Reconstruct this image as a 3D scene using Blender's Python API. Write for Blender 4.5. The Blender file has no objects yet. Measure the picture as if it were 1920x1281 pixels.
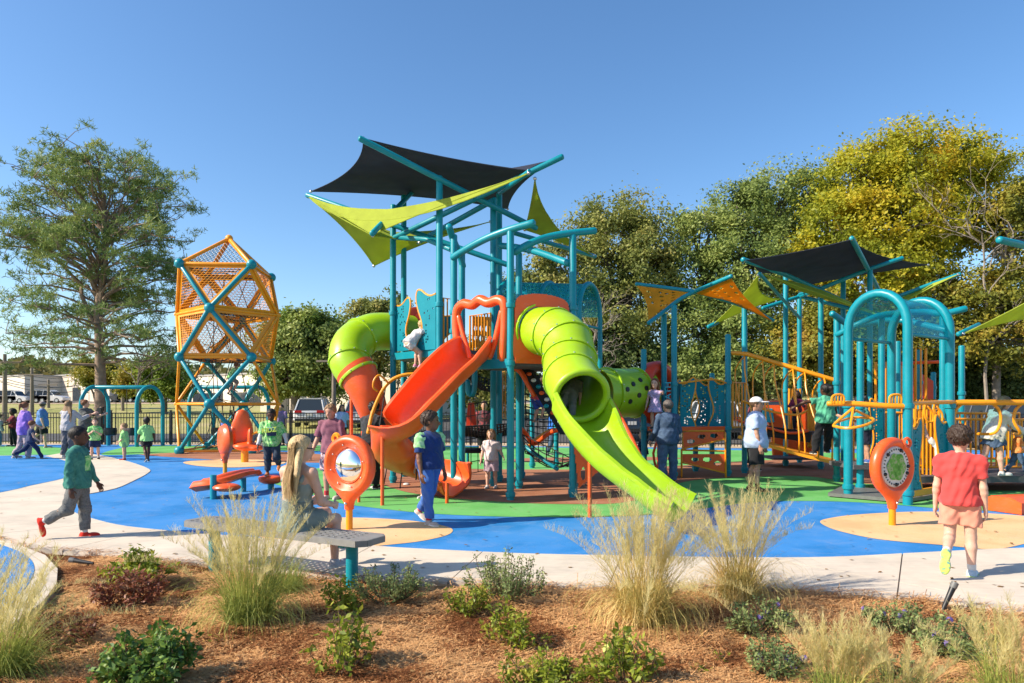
import bpy, bmesh, math, random
import numpy as np
from mathutils import Vector, Matrix, noise as mnoise

# ------------------------------------------------------------------ camera, sky, sun, exposure
F = 1280.0; CAMH = 1.65; HY = 758.0; CX = 960.0       # photo pixels (1920 wide): focal length, eye height, horizon row, centre column
scene = bpy.context.scene
COL = scene.collection
cam_data = bpy.data.cameras.new('camera')
cam = bpy.data.objects.new('camera', cam_data); COL.objects.link(cam)
cam.location = (0, 0, CAMH); cam.rotation_euler = (math.radians(90), 0, 0)
cam_data.sensor_width = 36; cam_data.lens = 36 * F / 1920
cam_data.shift_y = (HY - 640.5) / 1920
cam_data.clip_start = 0.05; cam_data.clip_end = 3000
cam_data.dof.use_dof = True; cam_data.dof.focus_distance = 11.0; cam_data.dof.aperture_fstop = 4.5
scene.camera = cam

SUN_EL = math.radians(35)
LD = Vector((math.cos(SUN_EL) * math.cos(math.radians(16)), math.cos(SUN_EL) * math.sin(math.radians(16)), -math.sin(SUN_EL)))  # travel of light
world = bpy.data.worlds.new('World'); scene.world = world; world.use_nodes = True
wn = world.node_tree.nodes; wl = world.node_tree.links
sky = wn.new('ShaderNodeTexSky'); sky.sky_type = 'NISHITA'; sky.sun_disc = False
sky.sun_elevation = SUN_EL
sky.sun_rotation = math.atan2(-LD.x, -LD.y)
sky.altitude = 200; sky.air_density = 1.0; sky.dust_density = 0.85; sky.ozone_density = 3.0
hs_ = wn.new('ShaderNodeHueSaturation'); hs_.inputs['Saturation'].default_value = 1.16
wl.new(sky.outputs[0], hs_.inputs['Color']); wl.new(hs_.outputs[0], wn['Background'].inputs[0]); wn['Background'].inputs[1].default_value = 0.126
sun_data = bpy.data.lights.new('sun', 'SUN'); sun = bpy.data.objects.new('sun', sun_data); COL.objects.link(sun)
sun_data.energy = 4.8; sun_data.angle = math.radians(0.53); sun_data.color = (1.0, 0.89, 0.73)
sun.rotation_euler = LD.to_track_quat('-Z', 'Y').to_euler()
scene.view_settings.view_transform = 'Standard'; scene.view_settings.look = 'None'
scene.view_settings.exposure = 0.78; scene.view_settings.gamma = 1.0
scene.view_settings.use_curve_mapping = False
scene.cycles.max_bounces = 8; scene.cycles.transparent_max_bounces = 12
scene.cycles.use_denoising = True

RND = random.Random(7)
NR = np.random.default_rng(11)

# ------------------------------------------------------------------ placing
def P(px, py, d):
    return Vector(((px - CX) * d / F, d, CAMH - (py - HY) * d / F))
def GD(py):
    return CAMH * F / (py - HY)
def G(px, py, z=0.0):
    d = (CAMH - z) * F / (py - HY)
    return Vector(((px - CX) * d / F, d, z))
def lerp(a, b, t): return a + (b - a) * t
def V(*a): return Vector(a)

# ------------------------------------------------------------------ mesh collecting
class MB:
    def __init__(s): s.v = []; s.f = []; s.m = []
    def add(s, vs, fs, mi=0):
        o = len(s.v); s.v.extend([tuple(x) for x in vs]); s.f.extend([tuple(i + o for i in f) for f in fs]); s.m.extend([mi] * len(fs)); return s
    def box(s, c, size, rz=0.0, mi=0, rot=None):
        x, y, z = size[0] / 2, size[1] / 2, size[2] / 2
        M = rot if rot is not None else Matrix.Rotation(rz, 3, 'Z')
        vs = [Vector(c) + M @ Vector((a * x, b * y, e * z)) for a in (-1, 1) for b in (-1, 1) for e in (-1, 1)]
        return s.add(vs, [(0, 1, 3, 2), (4, 6, 7, 5), (0, 4, 5, 1), (2, 3, 7, 6), (0, 2, 6, 4), (1, 5, 7, 3)], mi)
    def beam(s, a, b, w, h, mi=0):
        a = Vector(a); b = Vector(b); d = b - a
        q = d.to_track_quat('X', 'Z').to_matrix()
        return s.box((a + b) / 2, (d.length, w, h), rot=q, mi=mi)
    def tube(s, path, r, n=12, cap=True, closed=False, mi=0, round_ends=False):
        path = [Vector(p) for p in path]
        if round_ends and not closed:
            r0 = r if not hasattr(r, '__len__') else r[0]; r1 = r if not hasattr(r, '__len__') else r[-1]
            rs = [r] * len(path) if not hasattr(r, '__len__') else list(r)
            d0 = (path[0] - path[1]).normalized(); d1 = (path[-1] - path[-2]).normalized()
            path = [path[0] + d0 * r0 * .55, path[0] + d0 * r0 * .38] + path + [path[-1] + d1 * r1 * .38, path[-1] + d1 * r1 * .55]
            r = [r0 * .45, r0 * .8] + rs + [r1 * .8, r1 * .45]
        m = len(path)
        rs = [r] * m if not hasattr(r, '__len__') else list(r)
        T = []
        for i in range(m):
            if closed: t = path[(i + 1) % m] - path[i - 1]
            else: t = path[min(i + 1, m - 1)] - path[max(i - 1, 0)]
            T.append(t.normalized() if t.length > 1e-9 else Vector((0, 0, 1)))
        up = Vector((0, 0, 1)) if abs(T[0].z) < .9 else Vector((1, 0, 0))
        N = (up - T[0] * up.dot(T[0])).normalized()
        vs = []
        for i in range(m):
            N = (N - T[i] * N.dot(T[i]))
            N = N.normalized() if N.length > 1e-6 else T[i].orthogonal().normalized()
            B = T[i].cross(N)
            for k in range(n):
                a = 2 * math.pi * k / n
                vs.append(path[i] + (N * math.cos(a) + B * math.sin(a)) * rs[i])
        fs = []
        for i in range(m if closed else m - 1):
            j = (i + 1) % m
            for k in range(n):
                k2 = (k + 1) % n
                fs.append((i * n + k, i * n + k2, j * n + k2, j * n + k))
        if cap and not closed:
            fs.append(tuple(range(n - 1, -1, -1))); fs.append(tuple((m - 1) * n + k for k in range(n)))
        return s.add(vs, fs, mi)
    def sphere(s, c, r, nu=16, nv=10, mi=0, rot=None):
        rr = (r, r, r) if not hasattr(r, '__len__') else r
        c = Vector(c); vs = [c + ((rot @ Vector((0, 0, rr[2]))) if rot else Vector((0, 0, rr[2])))]
        for j in range(1, nv):
            t = math.pi * j / nv
            for i in range(nu):
                p = 2 * math.pi * i / nu
                q = Vector((rr[0] * math.sin(t) * math.cos(p), rr[1] * math.sin(t) * math.sin(p), rr[2] * math.cos(t)))
                vs.append(c + (rot @ q if rot else q))
        q = Vector((0, 0, -rr[2])); vs.append(c + (rot @ q if rot else q))
        fs = [(0, 1 + i, 1 + (i + 1) % nu) for i in range(nu)]
        for j in range(nv - 2):
            a = 1 + j * nu; b = a + nu
            fs += [(a + i, b + i, b + (i + 1) % nu, a + (i + 1) % nu) for i in range(nu)]
        L = len(vs) - 1; a = 1 + (nv - 2) * nu
        fs += [(L, a + (i + 1) % nu, a + i) for i in range(nu)]
        return s.add(vs, fs, mi)
    def prism(s, pts, ext, mi=0):
        """closed 3D polygon pts extruded by vector ext"""
        pts = [Vector(p) for p in pts]; n = len(pts); ext = Vector(ext)
        vs = pts + [p + ext for p in pts]
        fs = [tuple(range(n - 1, -1, -1)), tuple(range(n, 2 * n))] + [(i, (i + 1) % n, n + (i + 1) % n, n + i) for i in range(n)]
        return s.add(vs, fs, mi)
    def lathe(s, prof, n=24, mat=None, mi=0, closed_prof=False):
        """prof: list (r,z) around local z; mat: Matrix 4x4"""
        M = mat or Matrix.Identity(4)
        vs = []; m = len(prof)
        for (r, z) in prof:
            for k in range(n):
                a = 2 * math.pi * k / n
                vs.append(M @ Vector((r * math.cos(a), r * math.sin(a), z)))
        fs = []
        for i in range(m if closed_prof else m - 1):
            j = (i + 1) % m
            fs += [(i * n + k, i * n + (k + 1) % n, j * n + (k + 1) % n, j * n + k) for k in range(n)]
        if not closed_prof:
            if prof[0][0] > 1e-6: fs.append(tuple(range(n - 1, -1, -1)))
            if prof[-1][0] > 1e-6: fs.append(tuple((m - 1) * n + k for k in range(n)))
        return s.add(vs, fs, mi)
    def sweep(s, path, prof, ups=None, closed_prof=True, cap=True, scales=None, mi=0):
        """sweep a 2D profile (side, up) along a path with given up vectors"""
        path = [Vector(p) for p in path]; m = len(path); n = len(prof); vs = []
        for i in range(m):
            t = (path[min(i + 1, m - 1)] - path[max(i - 1, 0)]).normalized()
            u = Vector(ups[i]) if ups else Vector((0, 0, 1))
            u = (u - t * u.dot(t)).normalized(); sd = t.cross(u)
            sc = scales[i] if scales else 1.0
            for (a, b) in prof: vs.append(path[i] + sd * a * sc + u * b * sc)
        fs = []
        for i in range(m - 1):
            for k in range(n if closed_prof else n - 1):
                k2 = (k + 1) % n
                fs.append((i * n + k, i * n + k2, (i + 1) * n + k2, (i + 1) * n + k))
        if cap and closed_prof:
            fs.append(tuple(range(n - 1, -1, -1))); fs.append(tuple((m - 1) * n + k for k in range(n)))
        return s.add(vs, fs, mi)
    def mesh(s, name, mats, smooth=True, angle=40):
        me = bpy.data.meshes.new(name)
        me.from_pydata(s.v, [], s.f)
        for m in (mats if isinstance(mats, (list, tuple)) else [mats]): me.materials.append(m)
        if any(s.m): me.polygons.foreach_set('material_index', s.m)
        bm = bmesh.new(); bm.from_mesh(me); bmesh.ops.recalc_face_normals(bm, faces=bm.faces)
        if smooth:
            ca = math.radians(angle)
            for f in bm.faces: f.smooth = True
            for e in bm.edges:
                if len(e.link_faces) != 2 or e.calc_face_angle(0) > ca: e.smooth = False
        bm.to_mesh(me); bm.free(); me.update()
        return me
    def build(s, name, mats, parent=None, smooth=True, angle=40, **tags):
        return link(name, s.mesh(name, mats, smooth, angle), parent, **tags)

def tag(o, label=None, cat=None, group=None, kind=None):
    if label: o['label'] = label
    if cat: o['category'] = cat
    if group: o['group'] = group
    if kind: o['kind'] = kind
    return o
def empty(name, loc, label=None, cat=None, group=None, kind=None):
    o = bpy.data.objects.new(name, None); COL.objects.link(o); o.location = loc; o.empty_display_size = .1
    return tag(o, label, cat, group, kind)
def child(name, me, parent, loc=None, rot=None):
    """world-space mesh under an Empty that only has a location"""
    o = bpy.data.objects.new(name, me); COL.objects.link(o); o.parent = parent
    o.matrix_parent_inverse = root_inv(parent)
    if loc is not None: o.location = loc
    if rot is not None: o.rotation_euler = rot
    return o
def root_inv(p):
    M = Matrix.Identity(4)
    while p is not None:
        M = Matrix.LocRotScale(p.location, p.rotation_euler, p.scale)  @ M if p.parent is None else (p.matrix_parent_inverse @ Matrix.LocRotScale(p.location, p.rotation_euler, p.scale)) @ M
        p = p.parent
    return M.inverted()
def link(name, me, parent=None, label=None, cat=None, group=None, kind=None):
    o = bpy.data.objects.new(name, me); COL.objects.link(o)
    if parent is not None:
        o.parent = parent; o.matrix_parent_inverse = root_inv(parent)
    return tag(o, label, cat, group, kind)

def np_mesh(name, verts, faces, mats, smooth=False, mat_idx=None):
    """verts (N,3), faces (M,k) numpy -> mesh, fast"""
    me = bpy.data.meshes.new(name)
    verts = np.asarray(verts, dtype=np.float32); faces = np.asarray(faces, dtype=np.int32)
    M, k = faces.shape
    me.vertices.add(len(verts)); me.vertices.foreach_set('co', verts.ravel())
    me.loops.add(M * k); me.loops.foreach_set('vertex_index', faces.ravel())
    me.polygons.add(M); me.polygons.foreach_set('loop_start', np.arange(0, M * k, k, dtype=np.int32))
    try: me.polygons.foreach_set('loop_total', np.full(M, k, dtype=np.int32))
    except Exception: pass
    for m in (mats if isinstance(mats, (list, tuple)) else [mats]): me.materials.append(m)
    if mat_idx is not None: me.polygons.foreach_set('material_index', np.asarray(mat_idx, dtype=np.int32))
    me.polygons.foreach_set('use_smooth', np.full(M, bool(smooth)))
    me.update(calc_edges=True)
    return me

def catmull(pts, n=8):
    pts = [Vector(p) for p in pts]; out = []
    ext = [pts[0] * 2 - pts[1]] + pts + [pts[-1] * 2 - pts[-2]]
    for i in range(1, len(ext) - 2):
        p0, p1, p2, p3 = ext[i - 1:i + 3]
        for k in range(n):
            t = k / n
            out.append(.5 * ((2 * p1) + (p2 - p0) * t + (2 * p0 - 5 * p1 + 4 * p2 - p3) * t * t + (3 * p1 - p0 - 3 * p2 + p3) * t ** 3))
    out.append(pts[-1]); return out
def catmull2(pts, n=6, closed=False):
    if closed:
        q = [Vector((p[0], p[1], 0)) for p in pts]; m = len(q); out = []
        for i in range(m):
            p0, p1, p2, p3 = q[i - 1], q[i], q[(i + 1) % m], q[(i + 2) % m]
            for k in range(n):
                t = k / n
                out.append(.5 * ((2 * p1) + (p2 - p0) * t + (2 * p0 - 5 * p1 + 4 * p2 - p3) * t * t + (3 * p1 - p0 - 3 * p2 + p3) * t ** 3))
        return [(p.x, p.y) for p in out]
    return [(p.x, p.y) for p in catmull([(a, b, 0) for a, b in pts], n)]

# ------------------------------------------------------------------ materials
def nodes(name):
    m = bpy.data.materials.new(name); m.use_nodes = True
    return m, m.node_tree.nodes, m.node_tree.links, m.node_tree.nodes['Principled BSDF']
def noise_tex(N, L, scale, detail=4, rough=.55, coord='Object', vec=None, dist=0.0):
    t = N.new('ShaderNodeTexNoise'); t.inputs['Scale'].default_value = scale; t.inputs['Detail'].default_value = detail
    t.inputs['Roughness'].default_value = rough; t.inputs['Distortion'].default_value = dist
    if vec is None:
        c = N.new('ShaderNodeTexCoord'); vec = c.outputs[coord]
    L.new(vec, t.inputs['Vector']); return t
def ramp(N, L, fac, stops):
    r = N.new('ShaderNodeValToRGB'); L.new(fac, r.inputs[0])
    e = r.color_ramp.elements
    while len(e) < len(stops): e.new(.5)
    for i, (p, c) in enumerate(stops):
        e[i].position = p; e[i].color = (*c, 1) if len(c) == 3 else c
    return r
def bump(N, L, bsdf, height, strength=.2, dist=.01):
    b = N.new('ShaderNodeBump'); b.inputs['Strength'].default_value = strength; b.inputs['Distance'].default_value = dist
    L.new(height, b.inputs['Height']); L.new(b.outputs[0], bsdf.inputs['Normal']); return b
def hsv(c, dv=1.0, ds=1.0):
    import colorsys
    h, s, v = colorsys.rgb_to_hsv(*c); return colorsys.hsv_to_rgb(h, min(1, s * ds), min(1, v * dv))
def mat(name, c, rough=.5, var=.12, scale=6, bstr=0.0, bscale=60, spec=.5, metal=0.0, coat=0.0, wear=0.0):
    m, N, L, b = nodes(name)
    t = noise_tex(N, L, scale, 5)
    r = ramp(N, L, t.outputs['Fac'], [(.3, hsv(c, 1 - var)), (.7, hsv(c, 1 + var))])
    L.new(r.outputs[0], b.inputs['Base Color'])
    b.inputs['Roughness'].default_value = rough; b.inputs['Metallic'].default_value = metal
    b.inputs['Specular IOR Level'].default_value = spec
    b.inputs['Coat Weight'].default_value = coat; b.inputs['Coat Roughness'].default_value = .15
    if bstr:
        t2 = noise_tex(N, L, bscale, 3); bump(N, L, b, t2.outputs['Fac'], bstr, .005)
    if wear:
        cw = N.new('ShaderNodeTexCoord'); mw = N.new('ShaderNodeMapping'); mw.inputs['Scale'].default_value = (1, 1, 3.5); L.new(cw.outputs['Object'], mw.inputs[0])
        tw = noise_tex(N, L, 7, 9, .75, vec=mw.outputs[0], dist=1.2); rw_ = ramp(N, L, tw.outputs['Fac'], [(.52, (0, 0, 0)), (.75, (wear, wear, wear))])
        mxw = N.new('ShaderNodeMixRGB'); L.new(rw_.outputs[0], mxw.inputs[0]); L.new(r.outputs[0], mxw.inputs[1]); mxw.inputs[2].default_value = (*[.55 * a + .22 for a in c], 1)
        L.new(mxw.outputs[0], b.inputs['Base Color'])
    rr = N.new('ShaderNodeMapRange'); L.new(t.outputs['Fac'], rr.inputs[0])
    rr.inputs[1].default_value = .3; rr.inputs[2].default_value = .7; rr.inputs[3].default_value = max(.02, rough - .08); rr.inputs[4].default_value = min(1, rough + .1)
    L.new(rr.outputs[0], b.inputs['Roughness'])
    return m
def cloth_mat(name, c, var=.12, rough=.9, scale=25, trans=0.0):
    m = mat(name, c, rough, var, scale, .25, 220, .2)
    m.node_tree.nodes['Principled BSDF'].inputs['Sheen Weight'].default_value = .15
    return m
def leaf_mat(name, stops, scale=1.2, transl=.35, rough=.55, fine=9.0):
    """foliage: colour varies in patches and from leaf to leaf, light passes through"""
    m, N, L, b = nodes(name)
    t = noise_tex(N, L, scale, 3); t2 = noise_tex(N, L, fine, 2)
    mx = N.new('ShaderNodeMath'); mx.operation = 'MULTIPLY_ADD'; L.new(t2.outputs['Fac'], mx.inputs[0]); mx.inputs[1].default_value = .55
    L.new(t.outputs['Fac'], mx.inputs[2])
    sb = N.new('ShaderNodeMath'); sb.operation = 'SUBTRACT'; L.new(mx.outputs[0], sb.inputs[0]); sb.inputs[1].default_value = .275
    r = ramp(N, L, sb.outputs[0], stops)
    L.new(r.outputs[0], b.inputs['Base Color']); b.inputs['Roughness'].default_value = rough
    b.inputs['Specular IOR Level'].default_value = .3
    tr = N.new('ShaderNodeBsdfTranslucent'); L.new(r.outputs[0], tr.inputs[0])
    mix = N.new('ShaderNodeMixShader'); mix.inputs[0].default_value = transl
    L.new(b.outputs[0], mix.inputs[1]); L.new(tr.outputs[0], mix.inputs[2])
    L.new(mix.outputs[0], N['Material Output'].inputs['Surface'])
    return m
def sail_mat(name, c, transl=.35, alpha_gap=0.0):
    m, N, L, b = nodes(name)
    t = noise_tex(N, L, 2.0, 4); w = N.new('ShaderNodeTexWave'); w.inputs['Scale'].default_value = 60; w.inputs['Distortion'].default_value = .4
    cc = N.new('ShaderNodeTexCoord'); L.new(cc.outputs['Object'], w.inputs['Vector'])
    r = ramp(N, L, t.outputs['Fac'], [(.3, hsv(c, .85)), (.7, hsv(c, 1.12))])
    L.new(r.outputs[0], b.inputs['Base Color']); b.inputs['Roughness'].default_value = .8; b.inputs['Specular IOR Level'].default_value = .15
    bump(N, L, b, w.outputs['Fac'], .15, .004)
    tr = N.new('ShaderNodeBsdfTranslucent'); L.new(r.outputs[0], tr.inputs[0])
    mix = N.new('ShaderNodeMixShader'); mix.inputs[0].default_value = transl
    L.new(b.outputs[0], mix.inputs[1]); L.new(tr.outputs[0], mix.inputs[2])
    L.new(mix.outputs[0], N['Material Output'].inputs['Surface'])
    return m

TEAL = (.002, .225, .285); ORANGE = (.80, .098, .012); LIME = (.31, .51, .008); YEL = (.80, .29, .006)
M = {}
M['teal'] = mat('teal_paint', TEAL, .36, .10, 3, .03, 120, .38, wear=.12)
M['teal_panel'] = mat('teal_plastic', (.002, .20, .26), .5, .08, 3, spec=.2)
M['orange'] = mat('orange_plastic', ORANGE, .36, .08, 2.5, .05, 40, .5, wear=.30)
M['red_or'] = mat('red_orange_plastic', (.68, .045, .008), .38, .08, 2.5, .05, 40, wear=.30)
M['lime'] = mat('lime_plastic', LIME, .34, .07, 2.0, .05, 30, .5, wear=.30)
M['yel'] = mat('yellow_paint', YEL, .36, .08, 3, .03, 100, .5)
M['rope'] = mat('black_rope', (.018, .018, .02), .8, .3, 60, .4, 200)
M['deck'] = mat('deck_coating', (.09, .085, .09), .7, .2, 20, .3, 90)
M['black'] = mat('black_metal', (.012, .012, .013), .45, .2, 10)
M['steel'] = mat('bolt_steel', (.55, .55, .55), .3, .1, 20, metal=1.0)
M['grey_plastic'] = mat('grey_plastic', (.13, .13, .125), .5, .12, 12, .1, 120)
M['bench_grey'] = mat('bench_coating', (.21, .205, .195), .55, .15, 12, .1, 120)
M['white_plastic'] = mat('white_plastic', (.6, .58, .55), .4, .08, 8)
M['sail_black'] = sail_mat('black_shade_cloth', (.072, .082, .115), .45)
M['leaf_plastic'] = sail_mat('orange_canopy_plastic', (.90, .43, .03), .5)
M['sail_lime'] = sail_mat('lime_shade_cloth', (.50, .58, .08), .45)
m, N, L, b = nodes('mirror_dome'); b.inputs['Metallic'].default_value = 1; b.inputs['Roughness'].default_value = .03; b.inputs['Base Color'].default_value = (.85, .86, .88, 1)
tt = noise_tex(N, L, 3, 2); bump(N, L, b, tt.outputs['Fac'], .03, .01); M['mirror'] = m
m, N, L, b = nodes('tinted_roof'); b.inputs['Base Color'].default_value = (.02, .42, .52, 1); b.inputs['Roughness'].default_value = .12
tb = N.new('ShaderNodeBsdfTransparent'); tb.inputs[0].default_value = (.58, .90, .93, 1)
mix = N.new('ShaderNodeMixShader'); mix.inputs[0].default_value = .70
L.new(b.outputs[0], mix.inputs[1]); L.new(tb.outputs[0], mix.inputs[2]); L.new(mix.outputs[0], N['Material Output'].inputs[0]); M['roof_glass'] = m
# ------------------------------------------------------------------ ground, rubber surfacing, walks
def hz(y):
    return float(np.interp(y, [-100, 30, 60, 110, 200, 600, 2500], [0, 0, .75, 2.3, 4.2, 9, 12]))

def ground_mat():
    m, N, L, b = nodes('field_ground')
    g = N.new('ShaderNodeNewGeometry')
    t1 = noise_tex(N, L, .08, 5, .6, vec=g.outputs['Position']); t2 = noise_tex(N, L, 1.7, 6, .7, vec=g.outputs['Position'])
    ad = N.new('ShaderNodeMath'); ad.operation = 'MULTIPLY_ADD'; L.new(t2.outputs['Fac'], ad.inputs[0]); ad.inputs[1].default_value = .5; L.new(t1.outputs['Fac'], ad.inputs[2])
    r = ramp(N, L, ad.outputs[0], [(.5, (.14, .17, .03)), (.72, (.30, .29, .07)), (.95, (.44, .36, .17))])
    L.new(r.outputs[0], b.inputs['Base Color']); b.inputs['Roughness'].default_value = .95
    t3 = noise_tex(N, L, 14, 6, .7, vec=g.outputs['Position']); bump(N, L, b, t3.outputs['Fac'], .8, .05)
    return m
M['field'] = ground_mat()
def rubber(name, c, var=.10):
    m, N, L, b = nodes(name)
    g = N.new('ShaderNodeNewGeometry')
    t1 = noise_tex(N, L, .9, 5, .6, vec=g.outputs['Position']); t2 = noise_tex(N, L, 90, 5, .8, vec=g.outputs['Position'])
    ad = N.new('ShaderNodeMath'); ad.operation = 'MULTIPLY_ADD'; L.new(t2.outputs['Fac'], ad.inputs[0]); ad.inputs[1].default_value = 1.0; L.new(t1.outputs['Fac'], ad.inputs[2])
    r = ramp(N, L, ad.outputs[0], [(.62, hsv(c, 1 - 1.6 * var)), (.95, c), (1.25, hsv(c, 1 + 1.6 * var, .95))])
    L.new(r.outputs[0], b.inputs['Base Color']); b.inputs['Roughness'].default_value = .82; b.inputs['Specular IOR Level'].default_value = .25
    # scuffs and dust: pale worn patches
    t4 = noise_tex(N, L, 2.3, 10, .78, vec=g.outputs['Position'], dist=.6)
    rs = ramp(N, L, t4.outputs['Fac'], [(.50, (0, 0, 0)), (.62, (.10, .10, .10)), (.78, (.36, .36, .36))])
    mx = N.new('ShaderNodeMixRGB'); L.new(rs.outputs[0], mx.inputs[0]); L.new(r.outputs[0], mx.inputs[1]); mx.inputs[2].default_value = (.45, .42, .38, 1)
    L.new(mx.outputs[0], b.inputs['Base Color'])
    bump(N, L, b, t2.outputs['Fac'], .35, .004)
    return m
M['r_blue'] = rubber('blue_rubber', (.014, .175, .46))
M['r_green'] = rubber('green_rubber', (.105, .36, .085))
M['r_brown'] = rubber('brown_rubber', (.29, .115, .055), .16)
M['r_tan'] = rubber('tan_rubber', (.66, .40, .19), .09)
def concrete(name, c):
    m, N, L, b = nodes(name)
    g = N.new('ShaderNodeNewGeometry')
    t1 = noise_tex(N, L, 1.3, 8, .65, vec=g.outputs['Position']); t2 = noise_tex(N, L, 55, 4, .7, vec=g.outputs['Position'])
    mp = N.new('ShaderNodeMapping'); mp.inputs['Scale'].default_value = (1.2, 9, 1); L.new(g.outputs['Position'], mp.inputs[0])
    t3 = noise_tex(N, L, 2.2, 7, .75, vec=mp.outputs[0])
    ad = N.new('ShaderNodeMath'); ad.operation = 'MULTIPLY_ADD'; L.new(t3.outputs['Fac'], ad.inputs[0]); ad.inputs[1].default_value = .6; L.new(t1.outputs['Fac'], ad.inputs[2])
    r = ramp(N, L, ad.outputs[0], [(.52, hsv(c, .66)), (.68, hsv(c, .88)), (.82, c), (1.0, hsv(c, 1.12))])
    L.new(r.outputs[0], b.inputs['Base Color']); b.inputs['Roughness'].default_value = .9
    bump(N, L, b, t2.outputs['Fac'], .25, .004)
    return m
M['concrete'] = concrete('walk_concrete', (.58, .50, .40))
M['concrete_dark'] = concrete('joint_concrete', (.2, .17, .14))
M['asphalt'] = rubber('asphalt', (.07, .068, .066), .2)
M['dirt'] = rubber('dry_verge', (.40, .30, .19), .2)

# far ground sheet
ys = [-60, 0, 10, 20, 30, 45, 60, 85, 110, 150, 200, 400, 700, 1500, 2500]; xs = [-2500, -600, -200, -80, -40, 0, 40, 80, 200, 600, 2500]
vs = [(x, y, hz(y) - .09) for y in ys for x in xs]; n = len(xs)
fs = [(j * n + i, j * n + i + 1, (j + 1) * n + i + 1, (j + 1) * n + i) for j in range(len(ys) - 1) for i in range(n - 1)]
MB().add(vs, fs).build('ground', M['field'], kind='structure')

from mathutils.geometry import tessellate_polygon
def poly_bm(w, z):
    bm = bmesh.new(); vv = [bm.verts.new((x, y, z)) for x, y in w]
    for t in tessellate_polygon([[Vector((x, y, 0)) for x, y in w]]):
        try: bm.faces.new([vv[i] for i in t])
        except Exception: pass
    bm.normal_update()
    for f in bm.faces:
        if f.normal.z < 0: f.normal_flip()
    return bm
def sheet(name, pts, material, z, closed=True, smooth_n=5, px=True, kind='structure', spline=True, thick=0.0):
    q = catmull2(pts, smooth_n, True) if spline else pts
    w = [(G(a, b).x, G(a, b).y) for a, b in q] if px else q
    bm = poly_bm(w, z)
    me = bpy.data.meshes.new(name); bm.to_mesh(me); bm.free(); me.materials.append(material)
    return link(name, me, None, kind=kind)

# blue rubber base: from the walk back to the fence
blue = [(120, 945), (140, 962), (168, 972), (219, 985), (281, 993), (360, 1000), (500, 1011), (690, 1024), (760, 1029), (900, 1036), (1000, 1040), (1200, 1044), (1400, 1047),
        (1560, 1046), (1700, 1039), (1860, 1031), (1960, 1027), (2300, 1010)]
far_edge = [(2450, 880), (2100, 846), (1500, 842), (900, 836), (260, 834), (-60, 834)]
blue_w = [(G(a, b).x, G(a, b).y) for a, b in catmull2(blue, 5)] + [(G(a, b).x, G(a, b).y) for a, b in far_edge] + [(G(a, b).x, G(a, b).y) for a, b in
          [(-900, 880), (-900, 960), (0, 940)]]
sheet('rubber_floor', blue_w, M['r_blue'], 0.0, px=False, spline=False)
# green islands, brown fall zone, tan circles, each 4 mm above the one below
green1 = [(512, 906), (540, 915), (585, 928), (633, 943), (687, 951), (788, 962), (900, 968), (1000, 970), (1100, 970), (1200, 967), (1290, 958), (1340, 951), (1400, 944), (1460, 940), (1530, 940),
          (1600, 942), (1680, 947), (1750, 953), (1830, 957), (1960, 962), (2150, 945), (2150, 880), (1900, 860), (1500, 847), (1100, 840), (800, 838), (700, 846), (640, 868), (560, 886), (525, 896)]
sheet('green_surface', green1, M['r_green'], .004)
brown1 = [(660, 893), (717, 910), (770, 925), (850, 935), (960, 943), (1060, 946), (1150, 945), (1205, 935), (1255, 912), (1310, 900), (1400, 895), (1500, 893), (1580, 902), (1640, 909),
          (1760, 916), (1920, 921), (2050, 915), (2050, 880), (1850, 866), (1600, 860), (1420, 864), (1300, 872), (1150, 880), (1010, 881), (900, 880), (800, 878), (710, 880)]
sheet('brown_surface', brown1, M['r_brown'], .008)
brown_far = [(960, 866), (1060, 867), (1180, 865), (1280, 860), (1200, 857), (1080, 858), (980, 860)]
sheet('brown_strip', brown_far, M['r_brown'], .0085)
sheet('brown_ring', [(258, 852), (330, 858), (420, 863), (520, 866), (610, 868), (650, 864), (600, 852), (480, 846), (350, 844), (285, 846)], M['r_brown'], .004)
sheet('green_verge', [(-200, 856), (0, 854.5), (60, 853), (110, 853), (150, 848), (120, 840), (0, 835.5), (-200, 836)], M['r_green'], .004)
sheet('green_verge', [(190, 852.5), (240, 853), (330, 849), (420, 846), (560, 845), (660, 848), (760, 842), (760, 837), (600, 836), (400, 836), (260, 837), (215, 843)], M['r_green'], .0041)
sheet('tan_circle', [(470, 992), (500, 982), (560, 975), (640, 971), (720, 973), (790, 979), (835, 987), (849, 995), (835, 1005), (790, 1015), (740, 1021), (690, 1025), (600, 1026), (520, 1016), (480, 1004)], M['r_tan'], .004)
sheet('tan_circle', [(1538, 978), (1556, 972), (1600, 966), (1680, 961), (1760, 960), (1850, 963), (1940, 970), (1995, 982), (1990, 1000), (1930, 1018), (1860, 1030.5), (1760, 1022), (1650, 1012), (1580, 998), (1548, 987)], M['r_tan'], .0045)
sheet('tan_circle', [(343, 868), (370, 864), (430, 862), (500, 863), (535, 867), (520, 872), (470, 876), (420, 877), (370, 874)], M['r_tan'], .0085)
sheet('blue_island', [(-160, 856.5), (0, 855.5), (60, 855.5), (84, 856.5), (115, 863), (146, 874), (152, 882), (138, 891), (112, 900), (57, 912), (0, 925), (-200, 962), (-420, 940)], M['r_blue'], .016)
# the small blue court at the near left
sheet('blue_court', [(-300, 1080), (-120, 1010), (-40, 1012), (0, 1026), (40, 1042), (62, 1062), (60, 1090), (30, 1130), (0, 1152), (-160, 1240), (-400, 1250)], M['r_blue'], .034)

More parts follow.
